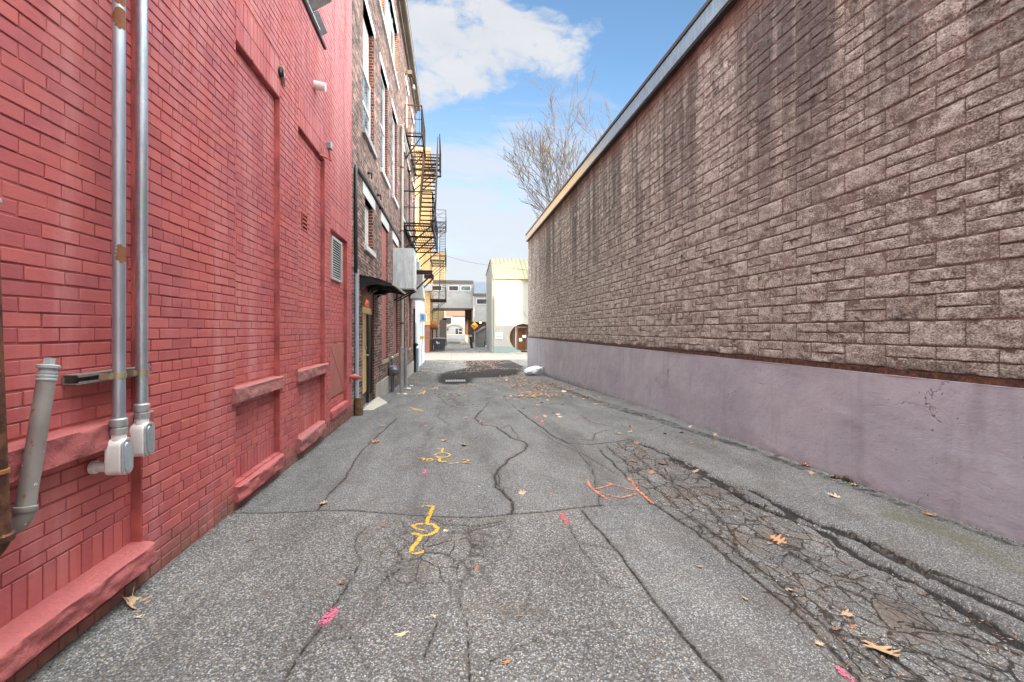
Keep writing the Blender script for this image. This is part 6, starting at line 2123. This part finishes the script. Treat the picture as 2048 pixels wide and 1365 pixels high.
# wheeled bin and clutter by the brick corner
q = on_g(880, 702)
bin_ = thing('wheeled_bin', (-1.05, 43.6, gz(43.6)), 'black wheeled rubbish bin with pale graffiti beside the brick corner', 'bin')
g_ = gz(43.4)
bx, by = -1.12, 43.2
mb = MB()
b0, b1, t0, t1 = .48, .42, .60, .46
mb.add([(bx - b0, by - b1, g_ + .12), (bx + b0, by - b1, g_ + .12), (bx + b0, by + b1, g_ + .12), (bx - b0, by + b1, g_ + .12), (bx - t0, by - t1, g_ + 1.12), (bx + t0, by - t1, g_ + 1.12), (bx + t0, by + t1, g_ + 1.12), (bx - t0, by + t1, g_ + 1.12)],
       [(0, 3, 2, 1), (4, 5, 6, 7), (0, 1, 5, 4), (1, 2, 6, 5), (2, 3, 7, 6), (3, 0, 4, 7)])
mb.box(bx - .03, bx + .03, by - .475, by - .45, g_ + .2, g_ + 1.0)
body = mb.build('body', M['bin'], bin_, bevel=.03)
mb = MB(); mb.prism([(bx - .68, g_ + 1.125), (bx + .68, g_ + 1.125), (bx + .66, g_ + 1.20), (bx + .2, g_ + 1.27), (bx - .3, g_ + 1.27), (bx - .66, g_ + 1.20)], 'y', by - .55, by + .5); mb.build('lid', M['bin_lid'], bin_, bevel=.02)
for s_ in (-1, 1):
    mb = MB(); mb.lathe((bx + s_ * .42, by - .3, g_ + .08), (1, 0, 0), [(-.03, .085), (.03, .085)], 14); mb.build('wheel', M['black_metal'], bin_)
mb = MB()
pts = [(-.30, .85), (-.22, .95), (-.26, .72), (-.14, .9), (-.16, .66), (-.05, .82), (.02, .74)]
for (xa, za), (xb_, zb) in zip(pts, pts[1:]):
    mb.bar((bx + xa, by - .475 - 0, g_ + za), (bx + xb_, by - .475, g_ + zb), .028, .006, up=(0, 1, 0))
mb.build('graffiti', M['graffiti'], body)
mb = MB(); 
for x_ in (-1.93, -1.86, -1.80):
    mb.bar((x_, 42.3, gz(42)), (x_ + .03, 42.4, gz(42) + 1.5 + x_ * .2), .05)
mb.bar((-1.95, 42.3, gz(42) + 1.1), (-1.72, 42.35, gz(42) + 1.1), .05)
tag(mb.build('pallet_frame', M['rust_pipe'], None), 'rusty upright slats leaning between the brick corner and the black bin', 'slats')
t = thing('brown_hoarding', (-1.3, 52, gz(52)), 'grey and brown boards standing behind the black bin', 'boards')
mb = MB(); mb.box(-1.98, -1.35, 52.0, 52.06, gz(52), zc(.7)); mb.build('grey_board', M['grey_metal'], t)
mb = MB(); mb.box(-1.34, -.55, 52.02, 52.10, gz(52), zc(1.1)); mb.build('brown_board', M['trim_brown'], t)
mb = MB(); mb.lathe((1.6, 57, gz(57)), (0, 0, 1), [(0, .55), (.18, .45), (.30, .2), (.33, .02)], 14)
tag(mb.build('gravel_heap', M['grey_concrete'], None, smooth=50), 'low pale heap of gravel beside the brick pier', 'gravel heap')

# white building across the far street
far = thing('white_arched_building', (2, 98, gz(97)), 'white building with a peach arched porch seen under the bridge', 'building')
g_ = gz(97.5)
mb = MB(); mb.box(-30, 40, 97.7, 108, g_ - .5, zc(2.75)); mb.build('wall', M['white_wall'], far)
mb = MB(); mb.box(-30, 40, 100, 108, zc(2.755), zc(6.5)); mb.build('upper_wall', M['far_brick'], far)
mb = MB(); mb.prism([(99.6, zc(3.0)), (104, zc(4.6)), (104, zc(3.0))], 'x', .2, 6.0); mb.build('porch_roof', M['red_roof'], far)
arch = []
cxa, cza, ra, rb = .62, zc(-.05), 1.95, 1.85
for k in range(21):
    a = math.pi * (0.02 + .96 * k / 20)
    arch.append((cxa + 2.0 * math.cos(a), zc(.10) + 1.15 * math.sin(a)))
mb = MB()
for (x0, z0), (x1, z1) in zip(arch, arch[1:]):
    mb.bar((x0, 97.6, z0), (x1, 97.6, z1), .5, .34, up=(0, 0, 1))
mb.box(arch[0][0] - .17, arch[0][0] + .17, 97.4, 97.69, g_, zc(.1))
mb.build('arch', M['peach'], far)
mb = MB(); mb.box(-.9, 2.4, 97.66, 97.695, g_, zc(.25)); mb.build('porch_back', M['stucco'], far)
mb = MB(); mb.box(.75, 2.25, 97.60, 97.655, g_ + .1, zc(.22)); dw = mb.build('shop_window', M['glass_dark'], far)
mb = MB()
for x_ in (.72, 1.46, 2.22):
    mb.box(x_, x_ + .07, 97.55, 97.598, g_ + .1, zc(.22))
mb.box(1.53, 2.22, 97.55, 97.598, zc(-.35), zc(-.28)); mb.build('window_bars', M['panel_white'], dw)
for k in range(3):
    mb = MB(); mb.box(-1.9 + k * .5, -1.65 + k * .5, 97.66, 97.698, zc(-.2), zc(1.4)); mb.build('window', M['glass'], far)

# wire across the alley's end
t0, t1 = on_y(889, 511, 43.5), on_y(985, 531.5, 42.0)
mb = MB(); pts = [t0.lerp(t1, k / 16) - Vector((0, 0, .35 * math.sin(math.pi * k / 16) * .4)) for k in range(17)]
mb.tube(pts + [Vector((9, 39.8, zc(5.0)))], .014, 6)
tag(mb.build('overhead_wire', M['black_cable'], None), 'thin overhead wire from the far fire escape to the green roof', 'wire')

# unseen buildings and an added slab behind the camera, shaped to block low sun
bh = thing('unseen_rear_street_building', (-5, -50, 0), 'unseen tan block behind the viewer, shaped to block low sun', 'building')
mb = MB(); mb.box(-30, 5.65, -60, -40, -1, zc(22.7)); mb.box(5.65, 9.7, -60, -40, -1, zc(45)); mb.box(9.7, 10.8, -60, -40, -1, zc(24.5)); mb.build('wall', M['unseen_rear_wall'], bh)
bh2 = thing('unseen_rear_corner_building', (20, -50, 0), 'unseen taller tan block behind the viewer on the right, shaped to block low sun', 'building')
mb = MB(); mb.box(13.3, 20, -46, -40, -1, zc(45)); mb.box(20, 40, -60, -40, -1, zc(30)); mb.build('wall', M['unseen_rear_wall'], bh2)
mb = MB(); mb.prism([(9.71, zc(27.9)), (13.29, zc(29.9)), (13.29, zc(46)), (9.71, zc(46))], 'y', -44, -40)
mb.build('sun_blocker_slab', M['unseen_rear_wall'], bh2)  # unseen slab added between the blocks to shade the roof and far building

# ------------------------------------------------------------------ bare trees beyond the block building
def bare_tree(name, base, height, seed, label, lean=(0, 0), tw=.021):
    rr = random.Random(seed)
    t = thing(name, base, label, 'tree', 'bare trees behind the block building')
    segs = []

    def grow(p, d, r, L, depth):
        n = 4
        pts, rs = [p], [r]
        q = p
        for k in range(n):
            d = (d + Vector((rr.uniform(-1, 1), rr.uniform(-1, 1), rr.uniform(-.5, .9))) * .13).normalized()
            q = q + d * (L / n)
            pts.append(q); rs.append(r * (1 - .42 * (k + 1) / n))
            if depth > 0 and k >= 1 and depth < 6 and rr.random() < .40:
                s = (d + Vector((rr.uniform(-1, 1), rr.uniform(-1, 1), rr.uniform(-.25, .6))) * .85).normalized()
                grow(q, s, r * .46, L * rr.uniform(.50, .75), depth + 1 if depth >= 4 else depth + 1)
        segs.append((depth, pts, rs))
        if depth < 6 and r > .006:
            for k in range(2 if depth else 4):
                s = (d + Vector((rr.uniform(-1, 1), rr.uniform(-1, 1), rr.uniform(-.1, .6))) * (.55 if depth else .62)).normalized()
                grow(q, s, rs[-1] * (.72 if depth else .6), L * rr.uniform(.62, .84), depth + 1)

    grow(Vector(base), Vector((lean[0], lean[1], 1)).normalized(), height * .014, height * .30, 0)
    mb = MB(); mb2 = MB()
    for dep, pts, rs in segs:
        if dep == 0:
            mb.tube([pts[0] - Vector((0, 0, .4))] + pts, [rs[0] * 1.35] + rs, 12)
        else:
            mb2.tube(pts, [max(tw, x) for x in rs], 6 if dep < 3 else 4 if dep < 5 else 3, caps=False)
    mb.build('trunk', M['bark'], t, smooth=60)
    mb2.build('branches', M['bark'], t, smooth=True, fix=False)
    return len(segs)


n1 = bare_tree('bare_tree', (17.0, 52.0, gz(52)), 25.0, 4, 'nearest bare tree with fine twigs leaning out past the block building', (-.20, 0))
n3 = bare_tree('bare_tree', (6.0, 28.0, gz(28)), 5.2, 21, 'small bare tree close to the end of the block building', (-.12, 0), .006)
n2 = bare_tree('bare_tree', (21.5, 55.0, gz(54)), 31.0, 12, 'taller bare tree further right behind the block roof', (-.04, 0))

# ------------------------------------------------------------------ spray painted utility marks on the asphalt
def gheight(x, y):
    z = gz(y)
    und = (float(fbm(np.array([x * .9]), np.array([y * .6]), 3)[0]) - .5) * .035
    return z + und * min(max(min(x - LEFT, RIGHT - x) / .5, 0), 1)


def spray(name, strokes, m, label, group=None, w=None, cat='paint mark'):
    """strokes: photo places and a width in metres; each becomes a soft edged ribbon lying on the asphalt"""
    V, F, A = [], [], []
    lift = 0
    for pts, width in strokes:
        g = gpts(pts)
        q = [g[0]]
        for (x0, y0), (x1, y1) in zip(g, g[1:]):
            n = max(1, int(math.hypot(x1 - x0, y1 - y0) / .03))
            q += [(x0 + (x1 - x0) * k / n, y0 + (y1 - y0) * k / n) for k in range(1, n + 1)]
        b = len(V)
        lift += 1
        for i, (x, y) in enumerate(q):
            xa, ya = q[max(i - 1, 0)]
            xb, yb = q[min(i + 1, len(q) - 1)]
            L = math.hypot(xb - xa, yb - ya) or 1
            nx, ny = -(yb - ya) / L, (xb - xa) / L
            end = min(1.0, min(i, len(q) - 1 - i) / 2 + .35)
            for s, c in ((-1, -.25), (-.62, .22), (0, .30), (.62, .22), (1, -.25)):
                px, py = x + nx * s * width * .50, y + ny * s * width * .50
                V.append((px, py, gheight(px, py) + .0085 + lift * .0004)); A.append(c - (1 - end) * .12)
        for i in range(len(q) - 1):
            for j in range(4):
                F.append((b + i * 5 + j, b + (i + 1) * 5 + j, b + (i + 1) * 5 + j + 1, b + i * 5 + j + 1))
    V = np.array(V)
    loc = (V[:, 0].mean(), V[:, 1].mean(), V[:, 2].min())
    o = np_mesh(name, V, np.array(F), m, None, attrs={'cover': np.array(A)}, loc=loc)
    tag(o, label, cat, group)
    return o


def P(ox, oy, s, pts):
    return [(ox + x / s, oy + y / s) for x, y in pts]


K = 4.1375
el = [(100 * math.cos(a) * 1.0 + 615, 45 * math.sin(a) + 1078) for a in [math.pi + 2 * math.pi * k / 18 for k in range(18)]]
spray('yellow_mark', [(P(700, 800, K, [(585, 888), (640, 884), (702, 886)]), .030), (P(700, 800, K, [(690, 888), (668, 940), (648, 985), (638, 1022)]), .046),
                      (P(700, 800, K, [(510, 1052), (560, 1036), (625, 1030), (690, 1040), (722, 1068), (712, 1098), (670, 1120), (600, 1130), (520, 1112)]), .045),
                      (P(700, 800, K, [(510, 1052), (560, 1078), (620, 1088)]), .032),
                      (P(700, 800, K, [(598, 1128), (560, 1180), (520, 1230), (492, 1270)]), .046), (P(700, 800, K, [(490, 1275), (550, 1284), (595, 1272), (618, 1256)]), .040)],
      M['mark_yellow'], 'largest yellow spray painted utility mark, nearest the camera, with a loop in its stem')
el2 = [(765 + 62 * math.cos(a), 466 + 19 * math.sin(a)) for a in [math.pi * 1.05 + 2 * math.pi * k / 16 * .93 for k in range(17)]]
spray('yellow_mark', [(P(700, 800, K, [(715, 411), (780, 409)]), .030), (P(700, 800, K, [(768, 410), (760, 446)]), .040), (P(700, 800, K, el2), .036), (P(700, 800, K, [(720, 488), (756, 487)]), .03),
                      (P(700, 800, K, [(748, 488), (738, 514), (765, 524), (800, 519)]), .045),
                      (P(700, 800, K, [(563, 491), (618, 491), (600, 514)]), .032), (P(700, 800, K, [(620, 516), (660, 517), (686, 506), (668, 494), (640, 500), (632, 515)]), .030),
                      (P(700, 800, K, [(818, 538), (858, 536)]), .03), (P(700, 800, K, [(872, 534), (898, 529)]), .03),
                      (P(700, 800, K, [(925, 506), (965, 503), (984, 512), (960, 523), (932, 531), (992, 529)]), .034)],
      M['mark_yellow'], 'yellow spray mark reading like a looped 1 with PL and a 2 beside it')
spray('yellow_mark', [(P(700, 800, K, [(498, 67), (560, 85), (610, 103)]), .05), (P(700, 800, K, [(520, 80), (555, 92), (600, 84)]), .04)], M['mark_yellow'], 'yellow spray cross on the asphalt just past the doorstep')
spray('yellow_mark', [(P(800, 680, 5.85, [(170, 634), (215, 641), (250, 621), (300, 609)]), .06), (P(800, 680, 5.85, [(292, 598), (270, 642)]), .06), (P(800, 680, 5.85, [(50, 612), (130, 611)]), .06)], M['mark_yellow'], 'yellow spray scribble beside the steel guard posts')
spray('pink_mark', [([(641, 1260), (655, 1243), (673, 1221)], .085)], M['mark_pink'], 'bright pink spray dash nearest the camera beside a long crack')
spray('pink_mark', [([(846, 951), (854, 941)], .06)], M['mark_pink'], 'small pink spray dash between the two yellow marks')
spray('pink_mark', [([(1672, 1335), (1690, 1352), (1712, 1370)], .055)], M['mark_pink'], 'pink spray streak at the bottom right of the asphalt')
spray('pink_mark', [([(1083, 846), (1086, 842)], .10), ([(1070, 838), (1076, 833)], .08)], M['mark_pink'], 'faint pink spray dots right of the wandering crack')
spray('pink_mark', [([(848, 854), (852, 851)], .07)], M['mark_pink'], 'faint pink spray dot left of the alley middle')
spray('red_mark', [([(1125, 1027), (1128, 1037), (1135, 1048)], .06), ([(1122, 1045), (1139, 1049)], .035)], M['mark_red'], 'red spray dash right of the large yellow mark')
Q = lambda pts: P(1150, 940, 11.378, pts)
spray('orange_mark', [(Q([(270, 235), (300, 310), (350, 400), (412, 462)]), .040), (Q([(410, 462), (560, 432), (720, 395), (862, 350), (720, 310)]), .034), (Q([(862, 350), (1050, 405), (1200, 455), (1420, 490)]), .026),
                      (Q([(425, 478), (540, 560), (660, 630), (785, 722)]), .034), (Q([(430, 480), (640, 560), (850, 620), (1060, 660), (1250, 610), (1440, 548)]), .026),
                      (Q([(1190, 195), (1290, 290), (1360, 390), (1450, 500), (1600, 620), (1690, 710), (1790, 792)]), .045)],
      M['mark_orange'], 'orange spray painted outline like a fish with crossed ends')
spray('orange_mark', [([(1100, 988), (1112, 986)], .03)], M['mark_orange'], 'small orange spray dash left of the orange outline')

# ------------------------------------------------------------------ fallen leaves
def leaf_mesh(name, kind, seed, curl):
    rr = random.Random(seed)
    if kind == 'oak':
        half = [(0, .012), (.10, .02), (.17, .14), (.24, .30), (.29, .10), (.36, .12), (.44, .45), (.50, .42), (.53, .14), (.61, .16), (.69, .46), (.76, .36), (.76, .15), (.84, .14), (.92, .22), (.95, .06), (1, .0)]
    else:
        half = [(0, .012), (.12, .03), (.18, .30), (.22, .38), (.30, .18), (.40, .52), (.50, .46), (.55, .20), (.62, .22), (.74, .30), (.80, .12), (.90, .06), (1, .0)]
    V, F = [], []
    n = len(half)

    def h(x, y):
        return curl * (1.3 * x * x + .55 * (y - .5) ** 2) + .05 * math.sin(9 * y + seed) * abs(x) * 2
    for y, w_ in half:
        for s in (-1, -.5, 0, .5, 1):
            x = s * (w_ * rr.uniform(.88, 1.12))
            yy = y + rr.uniform(-.01, .01)
            V.append((x, yy - .5, h(x, yy) + (0.012 if s == 0 else 0)))
    for i in range(n - 1):
        for j in range(4):
            a = i * 5 + j
            F.append((a, a + 1, a + 6, a + 5))
    k = len(V)
    for i, (y, w_) in enumerate(((-.30, .010), (-.15, .011), (0.0, .013))):
        V += [(-w_, y - .5, h(0, y) + .02), (w_, y - .5, h(0, y) + .02)]
    F += [(k, k + 1, k + 3, k + 2), (k + 2, k + 3, k + 5, k + 4)]
    me = bpy.data.meshes.new(name)
    me.from_pydata(V, [], F)
    zmin = min(v[2] for v in V)
    me.transform(Matrix.Translation((0, 0, -zmin)))
    me.shade_smooth()
    return me


LEAVES = []
mats = ('leaf_tan', 'leaf_orange', 'leaf_brown')
MESH = {}
for mi_, mk in enumerate(mats):
    for v in range(4):
        me = leaf_mesh('fallen_leaf', 'oak' if v % 2 == 0 else 'maple', 10 * mi_ + v, (.35, .75, 1.1, .2)[v])
        me.materials.append(M[mk])
        MESH[(mk, v)] = me


def leaf(px, py, size, mk, v, label=None, group=True, tilt=.25):
    q = on_g(px, py)
    o = bpy.data.objects.new('fallen_leaf', MESH[(mk, v)])
    COL.objects.link(o)
    rr = random.Random(int(px * 7 + py))
    o.location = (q.x, q.y, gheight(q.x, q.y) + .006)
    o.scale = (size, size, size)
    o.rotation_euler = (rr.uniform(-tilt, tilt), rr.uniform(-tilt, tilt), rr.uniform(0, 6.28))
    if not label:
        place = ('on the coarse asphalt in the foreground' if py > 1030 and px < 1250 else 'among the broken plates at lower right' if py > 1030 else 'close to the foot of the lavender base' if px > 1500
                 else 'beside the black rut on the right' if px > 1225 else 'on the left of the alley near the long crack' if px < 800 else 'between the wandering crack and the leaf drift' if px > 985 else 'on the smooth asphalt in the middle of the alley')
        label = {'leaf_tan': 'small tan scattered leaf ', 'leaf_orange': 'small orange scattered leaf ', 'leaf_brown': 'small dark brown scattered leaf '}[mk] + place
    tag(o, label, 'leaf', 'fallen leaves on the asphalt')
    return o


leaf(266, 1212, .145, 'leaf_tan', 2, 'curled tan oak leaf beside the foot stone of the red wall', tilt=.5)
leaf(280, 1238, .05, 'leaf_tan', 1, 'tiny pale leaf scrap just below the curled leaf by the red wall')
leaf(500, 1083, .065, 'leaf_orange', 3, 'small bright orange leaf on the coarse asphalt near the red wall')
leaf(648, 1009, .09, 'leaf_tan', 1, 'narrow tan leaf lying where two cracks meet on the left')
leaf(803, 1273, .068, 'leaf_tan', 3, 'star shaped pale leaf in the middle foreground')
leaf(773, 1054, .075, 'leaf_brown', 2, 'curled brown leaf left of the large yellow mark', tilt=.7)
leaf(1758, 1297, .175, 'leaf_tan', 0, 'largest pale oak leaf near the bottom right')
leaf(1692, 1228, .085, 'leaf_tan', 3, 'pale lobed leaf among the broken plates above the largest leaf')
leaf(1555, 1081, .12, 'leaf_orange', 0, 'orange oak leaf among the cracked plates')
leaf(1668, 996, .13, 'leaf_tan', 0, 'tan oak leaf by the lime stain near the lavender base')
leaf(1045, 988, .085, 'leaf_tan', 1, 'curled tan leaf right of the wandering crack', tilt=.5)
leaf(889, 883, .11, 'leaf_tan', 1, 'thin tan leaf above the middle yellow mark, left one')
leaf(928, 893, .13, 'leaf_tan', 1, 'thin tan leaf above the middle yellow mark, right one')
leaf(753, 887, .13, 'leaf_orange', 2, 'orange brown leaf on the left long crack')
leaf(1858, 1031, .10, 'leaf_orange', 0, 'orange leaf at the foot of the lavender base, nearest the camera')
leaf(1612, 933, .12, 'leaf_orange', 2, 'big orange leaf leaning on the foot of the lavender base')
rest = [(1260, 855), (1237, 870), (1260, 866), (1380, 855), (1330, 868), (1363, 866), (1353, 875), (1384, 886), (1430, 871), (1430, 892), (1274, 887), (1324, 928), (1303, 945), (1266, 923), (1392, 944),
        (1622, 947), (1670, 957), (1709, 973), (1747, 983), (1542, 1089), (1704, 1254), (1674, 1258), (1400, 1135), (1552, 912), (795, 814), (739, 844), (766, 853), (781, 911), (958, 975), (891, 1063),
        (897, 829), (931, 837), (966, 845), (1073, 823), (834, 794), (963, 845), (931, 837), (1075, 823), (1046, 818), (1106, 827), (1115, 830), (1091, 834), (1120, 835), (1126, 810), (1121, 797), (1076, 811), (1083, 806),
        (682, 1165), (684, 1172), (850, 1138), (866, 1240), (1041, 1236), (1012, 1330), (953, 1140), (902, 1042), (1490, 1198), (1640, 1290), (1580, 1180)]
rr = random.Random(77)
for i, (px, py) in enumerate(rest):
    far_ = py < 900
    mk = rr.choices(mats, (5, 3, 2))[0]
    leaf(px, py, rr.uniform(.07, .11) if far_ or (px > 1250 and py < 1000) else rr.uniform(.025, .055), mk, rr.randrange(4), tilt=.4)

# drifts of leaves blown into the hollows further down
def drift(polys, n, seed, size=(.05, .12)):
    rr = random.Random(seed)
    V, F, T = [], [], []
    for pts, share in polys:
        g = gpts(pts)
        xs = [a for a, _ in g]; ys = [b for _, b in g]
        k = 0
        tries = 0
        while k < n * share and tries < n * 60:
            tries += 1
            x, y = rr.uniform(min(xs) - .5, max(xs) + .5), rr.uniform(min(ys) - .8, max(ys) + .8)
            if x < LEFT + .05 or x > RIGHT - .06 and y < 23.4:
                continue
            if not inside(np.array([x + rr.gauss(0, .30)]), np.array([y + rr.gauss(0, .5)]), g)[0]:
                continue
            if fbm(np.array([x * 1.3]), np.array([y * .8]), seed, 3)[0] < rr.uniform(.42, .62):
                continue
            k += 1
            s = rr.uniform(*size); a = rr.uniform(0, 6.28); z = gheight(x, y) + .006 + rr.random() * .03
            tx, ty = rr.uniform(-.5, .5), rr.uniform(-.5, .5)
            b = len(V)
            t = rr.random()
            for (u, v) in ((0, -.5), (.22, -.15), (.30, .12), (.05, .5), (-.28, .15), (-.20, -.2)):
                xx, yy = u * s, v * s
                V.append((x + xx * math.cos(a) - yy * math.sin(a), y + xx * math.sin(a) + yy * math.cos(a), z + abs(xx * tx + yy * ty) + (.25 * abs(u) * s)))
                T.append(t)
            F += [(b, b + 1, b + 2, b + 3), (b, b + 3, b + 4, b + 5)]
    return np.array(V), np.array(F), np.array(T)


V, F, T = drift([([(868, 744), (882, 724), (930, 721), (985, 722), (1000, 738), (960, 744), (925, 748), (880, 748)], .42), ([(940, 726), (1000, 720), (1054, 726), (1050, 744), (1010, 742), (985, 735)], .30),
                 ([(990, 760), (1020, 752), (1060, 757), (1110, 765), (1140, 775), (1120, 790), (1085, 802), (1040, 800), (1010, 778)], .45),
                 ([(1035, 790), (1075, 785), (1110, 792), (1090, 803), (1060, 803)], .07), ([(880, 778), (935, 772), (950, 782), (900, 790)], .07), ([(1100, 765), (1200, 800), (1210, 812), (1120, 790)], .06),
                 ([(820, 760), (850, 740), (870, 745), (860, 775)], .06)], 1300, 5)
lt = np_mesh('leaf_litter', V, F, M['litter'], attrs={'tone': T}, loc=(1.5, 20, gz(20)))
tag(lt, 'drifts of brown and orange dead leaves on the far asphalt', 'leaf litter', kind='stuff')
V, F, T = drift([([(850, 716), (875, 706), (930, 703), (985, 706), (985, 712), (900, 714)], .5), ([(866, 706), (900, 698), (930, 700), (900, 706)], .6)], 260, 8, (.06, .13))
lt = np_mesh('scattered_litter', V, F, M['litter'], attrs={'tone': T}, loc=(0, 40, gz(40)))
tag(lt, 'thin scatter of leaves along the pale cross street', 'leaf litter', kind='stuff')
# crumbs and grit along both wall feet
rr = random.Random(31)
mb = MB()
for k in range(900):
    if rr.random() < .55:
        y = 2.6 + 18 * rr.random() ** 1.6; x = RIGHT - .04 - abs(rr.gauss(0, .055))
    else:
        y = 1.2 + 9 * rr.random(); x = LEFT + .02 + abs(rr.gauss(0, .05))
    s = rr.uniform(.003, .010)
    z = gheight(x, y)
    a = [Vector((rr.uniform(-1, 1), rr.uniform(-1, 1), rr.uniform(-.3, 1))) * s for _ in range(4)]
    c = Vector((x, y, z + s * .4))
    mb.add([c + q for q in a], [(0, 1, 2), (0, 2, 3), (0, 3, 1), (1, 3, 2)])
tag(mb.build('wall_foot_grit', M['moss'], None, fix=False), 'dark grit and moss crumbs along the wall feet', 'grit', kind='stuff')
# loose chips and needles lying in the broken strip
rr = random.Random(53)
ga = gpts(ALLIG)
gx, gy = [a for a, _ in ga], [b for _, b in ga]
mb = MB()
k = 0
while k < 1300:
    x, y = rr.uniform(min(gx), min(max(gx), RIGHT - .1)), rr.uniform(1.6, max(gy))
    if not inside(np.array([x]), np.array([y]), ga)[0] or vnoise(np.array([x * 4.0]), np.array([y * 3.0]), 9)[0] < .42:
        continue
    k += 1
    z = gheight(x, y) + .002
    if rr.random() < .45:
        a, L = rr.uniform(0, 6.28), rr.uniform(.012, .035)
        d = Vector((math.cos(a), math.sin(a), rr.uniform(0, .2))) * L
        s_ = Vector((-math.sin(a), math.cos(a), 0)) * .0011
        p = Vector((x, y, z + .003))
        mb.cur = 1
        mb.add([p - s_, p + s_, p + d + s_, p + d - s_], [(0, 1, 2, 3)])
    else:
        s_ = rr.uniform(.003, .010)
        q_ = [Vector((rr.uniform(-1, 1), rr.uniform(-1, 1), rr.uniform(-.3, .9))) * s_ for _ in range(4)]
        c = Vector((x, y, z + s_ * .3))
        mb.cur = 0
        mb.add([c + v for v in q_], [(0, 1, 2), (0, 2, 3), (0, 3, 1), (1, 3, 2)])
tag(mb.build('loose_chips', [M['grey_concrete'], M['rust_orange']], None, fix=False), 'loose stone chips and brown needles in the broken strip on the right', 'grit', kind='stuff')
# tuft of moss and dead grass in the corner of the lavender base
q = on_g(1697, 962)
mb = MB()
for k in range(160):
    a, r_ = rr.uniform(0, 6.28), abs(rr.gauss(0, .07))
    x, y = RIGHT - .045 - abs(rr.gauss(0, .03)), q.y + math.sin(a) * r_ * 1.8
    hh = rr.uniform(.02, .075) * max(.2, 1 - r_ / .16)
    z = gheight(x, y)
    d = Vector((rr.uniform(-1, 1), rr.uniform(-1, 1), 0)) * .02
    w_ = Vector((rr.uniform(-1, 1), rr.uniform(-1, 1), 0)).normalized() * .003
    b = Vector((x, y, z))
    mb.add([b - w_, b + w_, b + d + Vector((0, 0, hh))], [(0, 1, 2)])
tag(mb.build('moss_tuft', M['moss'], None, fix=False), 'small tuft of moss and grass at the foot of the lavender base', 'moss', kind='stuff')

# ------------------------------------------------------------------ plastic bag, paper scraps, drain
q = on_g(1065, 751)
t = thing('plastic_bag', (q.x, q.y, q.z), 'crumpled white plastic bag lying at the corner of the lavender base', 'plastic bag')
nu, nv = 48, 26
U, Vv = np.meshgrid(np.linspace(0, 2 * math.pi, nu, endpoint=False), np.linspace(-.5 * math.pi, .5 * math.pi, nv))
dirx, diry, dirz = np.cos(U) * np.cos(Vv), np.sin(U) * np.cos(Vv), np.sin(Vv)
rid = 1 - np.abs(2 * fbm(U * 1.5 + 3 + dirz * 2, Vv * 2.4 + dirx * 2, 88, 4, .6) - 1)
fold = .86 + .30 * (rid - .5) + .16 * (fbm(dirx * 2 + 5, dirz * 2 + diry, 91, 2) - .5) * 2
bx_ = q.x + .40 * dirx * fold + .10 * dirz
by_ = q.y + .32 * diry * fold
bz_ = q.z + .19 + .21 * dirz * fold * (1 + .25 * dirx)
bz_ = np.maximum(bz_, q.z + .006)
I = np.arange(U.size).reshape(U.shape)
J = np.roll(I, -1, axis=1)
F = np.stack([I[:-1].ravel(), J[:-1].ravel(), J[1:].ravel(), I[1:].ravel()], 1)
np_mesh('bag_film', np.stack([bx_.ravel(), by_.ravel(), bz_.ravel()], 1), F, M['bag'], t, smooth=35)
mb = MB()
for s_ in (-1, 1):
    a = Vector((q.x + .36, q.y + s_ * .05, q.z + .30))
    pts = [a, a + Vector((.06, -.03, .06)), a + Vector((.10, .0, .02)), a + Vector((.07, .02, -.05))]
    mb.tube(pts, [.03, .018, .016, .02], 8)
mb.build('tied_handles', M['bag'], t, smooth=40)
for (px, py, s, lb) in ((1128, 784, .09, 'white paper scrap on the asphalt right of the leaf drift'), (1012, 762, .08, 'white paper scrap in front of the plastic bag'), (818, 779, .08, 'white paper scrap at the foot of the guard posts'),
                        (822, 774, .10, 'pale blue scrap on the asphalt behind the guard posts'), (811, 790, .07, 'white card scrap at the base of the nearer guard post')):
    q = on_g(px, py)
    rr = random.Random(px)
    n = 6
    V = [(q.x + (i / (n - 1) - .5) * s * 1.3, q.y + (j / (n - 1) - .5) * s * 1.6, gheight(q.x, q.y) + .012 + rr.uniform(0, .25) * s) for j in range(n) for i in range(n)]
    F = [(j * n + i, j * n + i + 1, (j + 1) * n + i + 1, (j + 1) * n + i) for j in range(n - 1) for i in range(n - 1)]
    mb = MB(); mb.add(V, F)
    o = mb.build('paper_scrap', M['ebox'] if 'blue' in lb else M['paper'], None, smooth=True)
    so = o.modifiers.new('thick', 'SOLIDIFY'); so.thickness = .002
    tag(o, lb, 'litter')
q = on_g(911, 763)
t = thing('drain_grate', (q.x, q.y, q.z), 'pale slotted drain grate set in the dark tar patch', 'drain grate')
mb = MB()
for k in range(9):
    x = q.x - .32 + .08 * k
    mb.box(x - .022, x + .022, q.y - .22, q.y + .22, gz(q.y) - .0, gz(q.y) + .028)
mb.box(q.x - .38, q.x + .38, q.y - .26, q.y - .22, gz(q.y) - .01, gz(q.y) + .026); mb.box(q.x - .38, q.x + .38, q.y + .22, q.y + .26, gz(q.y) - .01, gz(q.y) + .026)
mb.build('grate', M['grey_metal'], t)
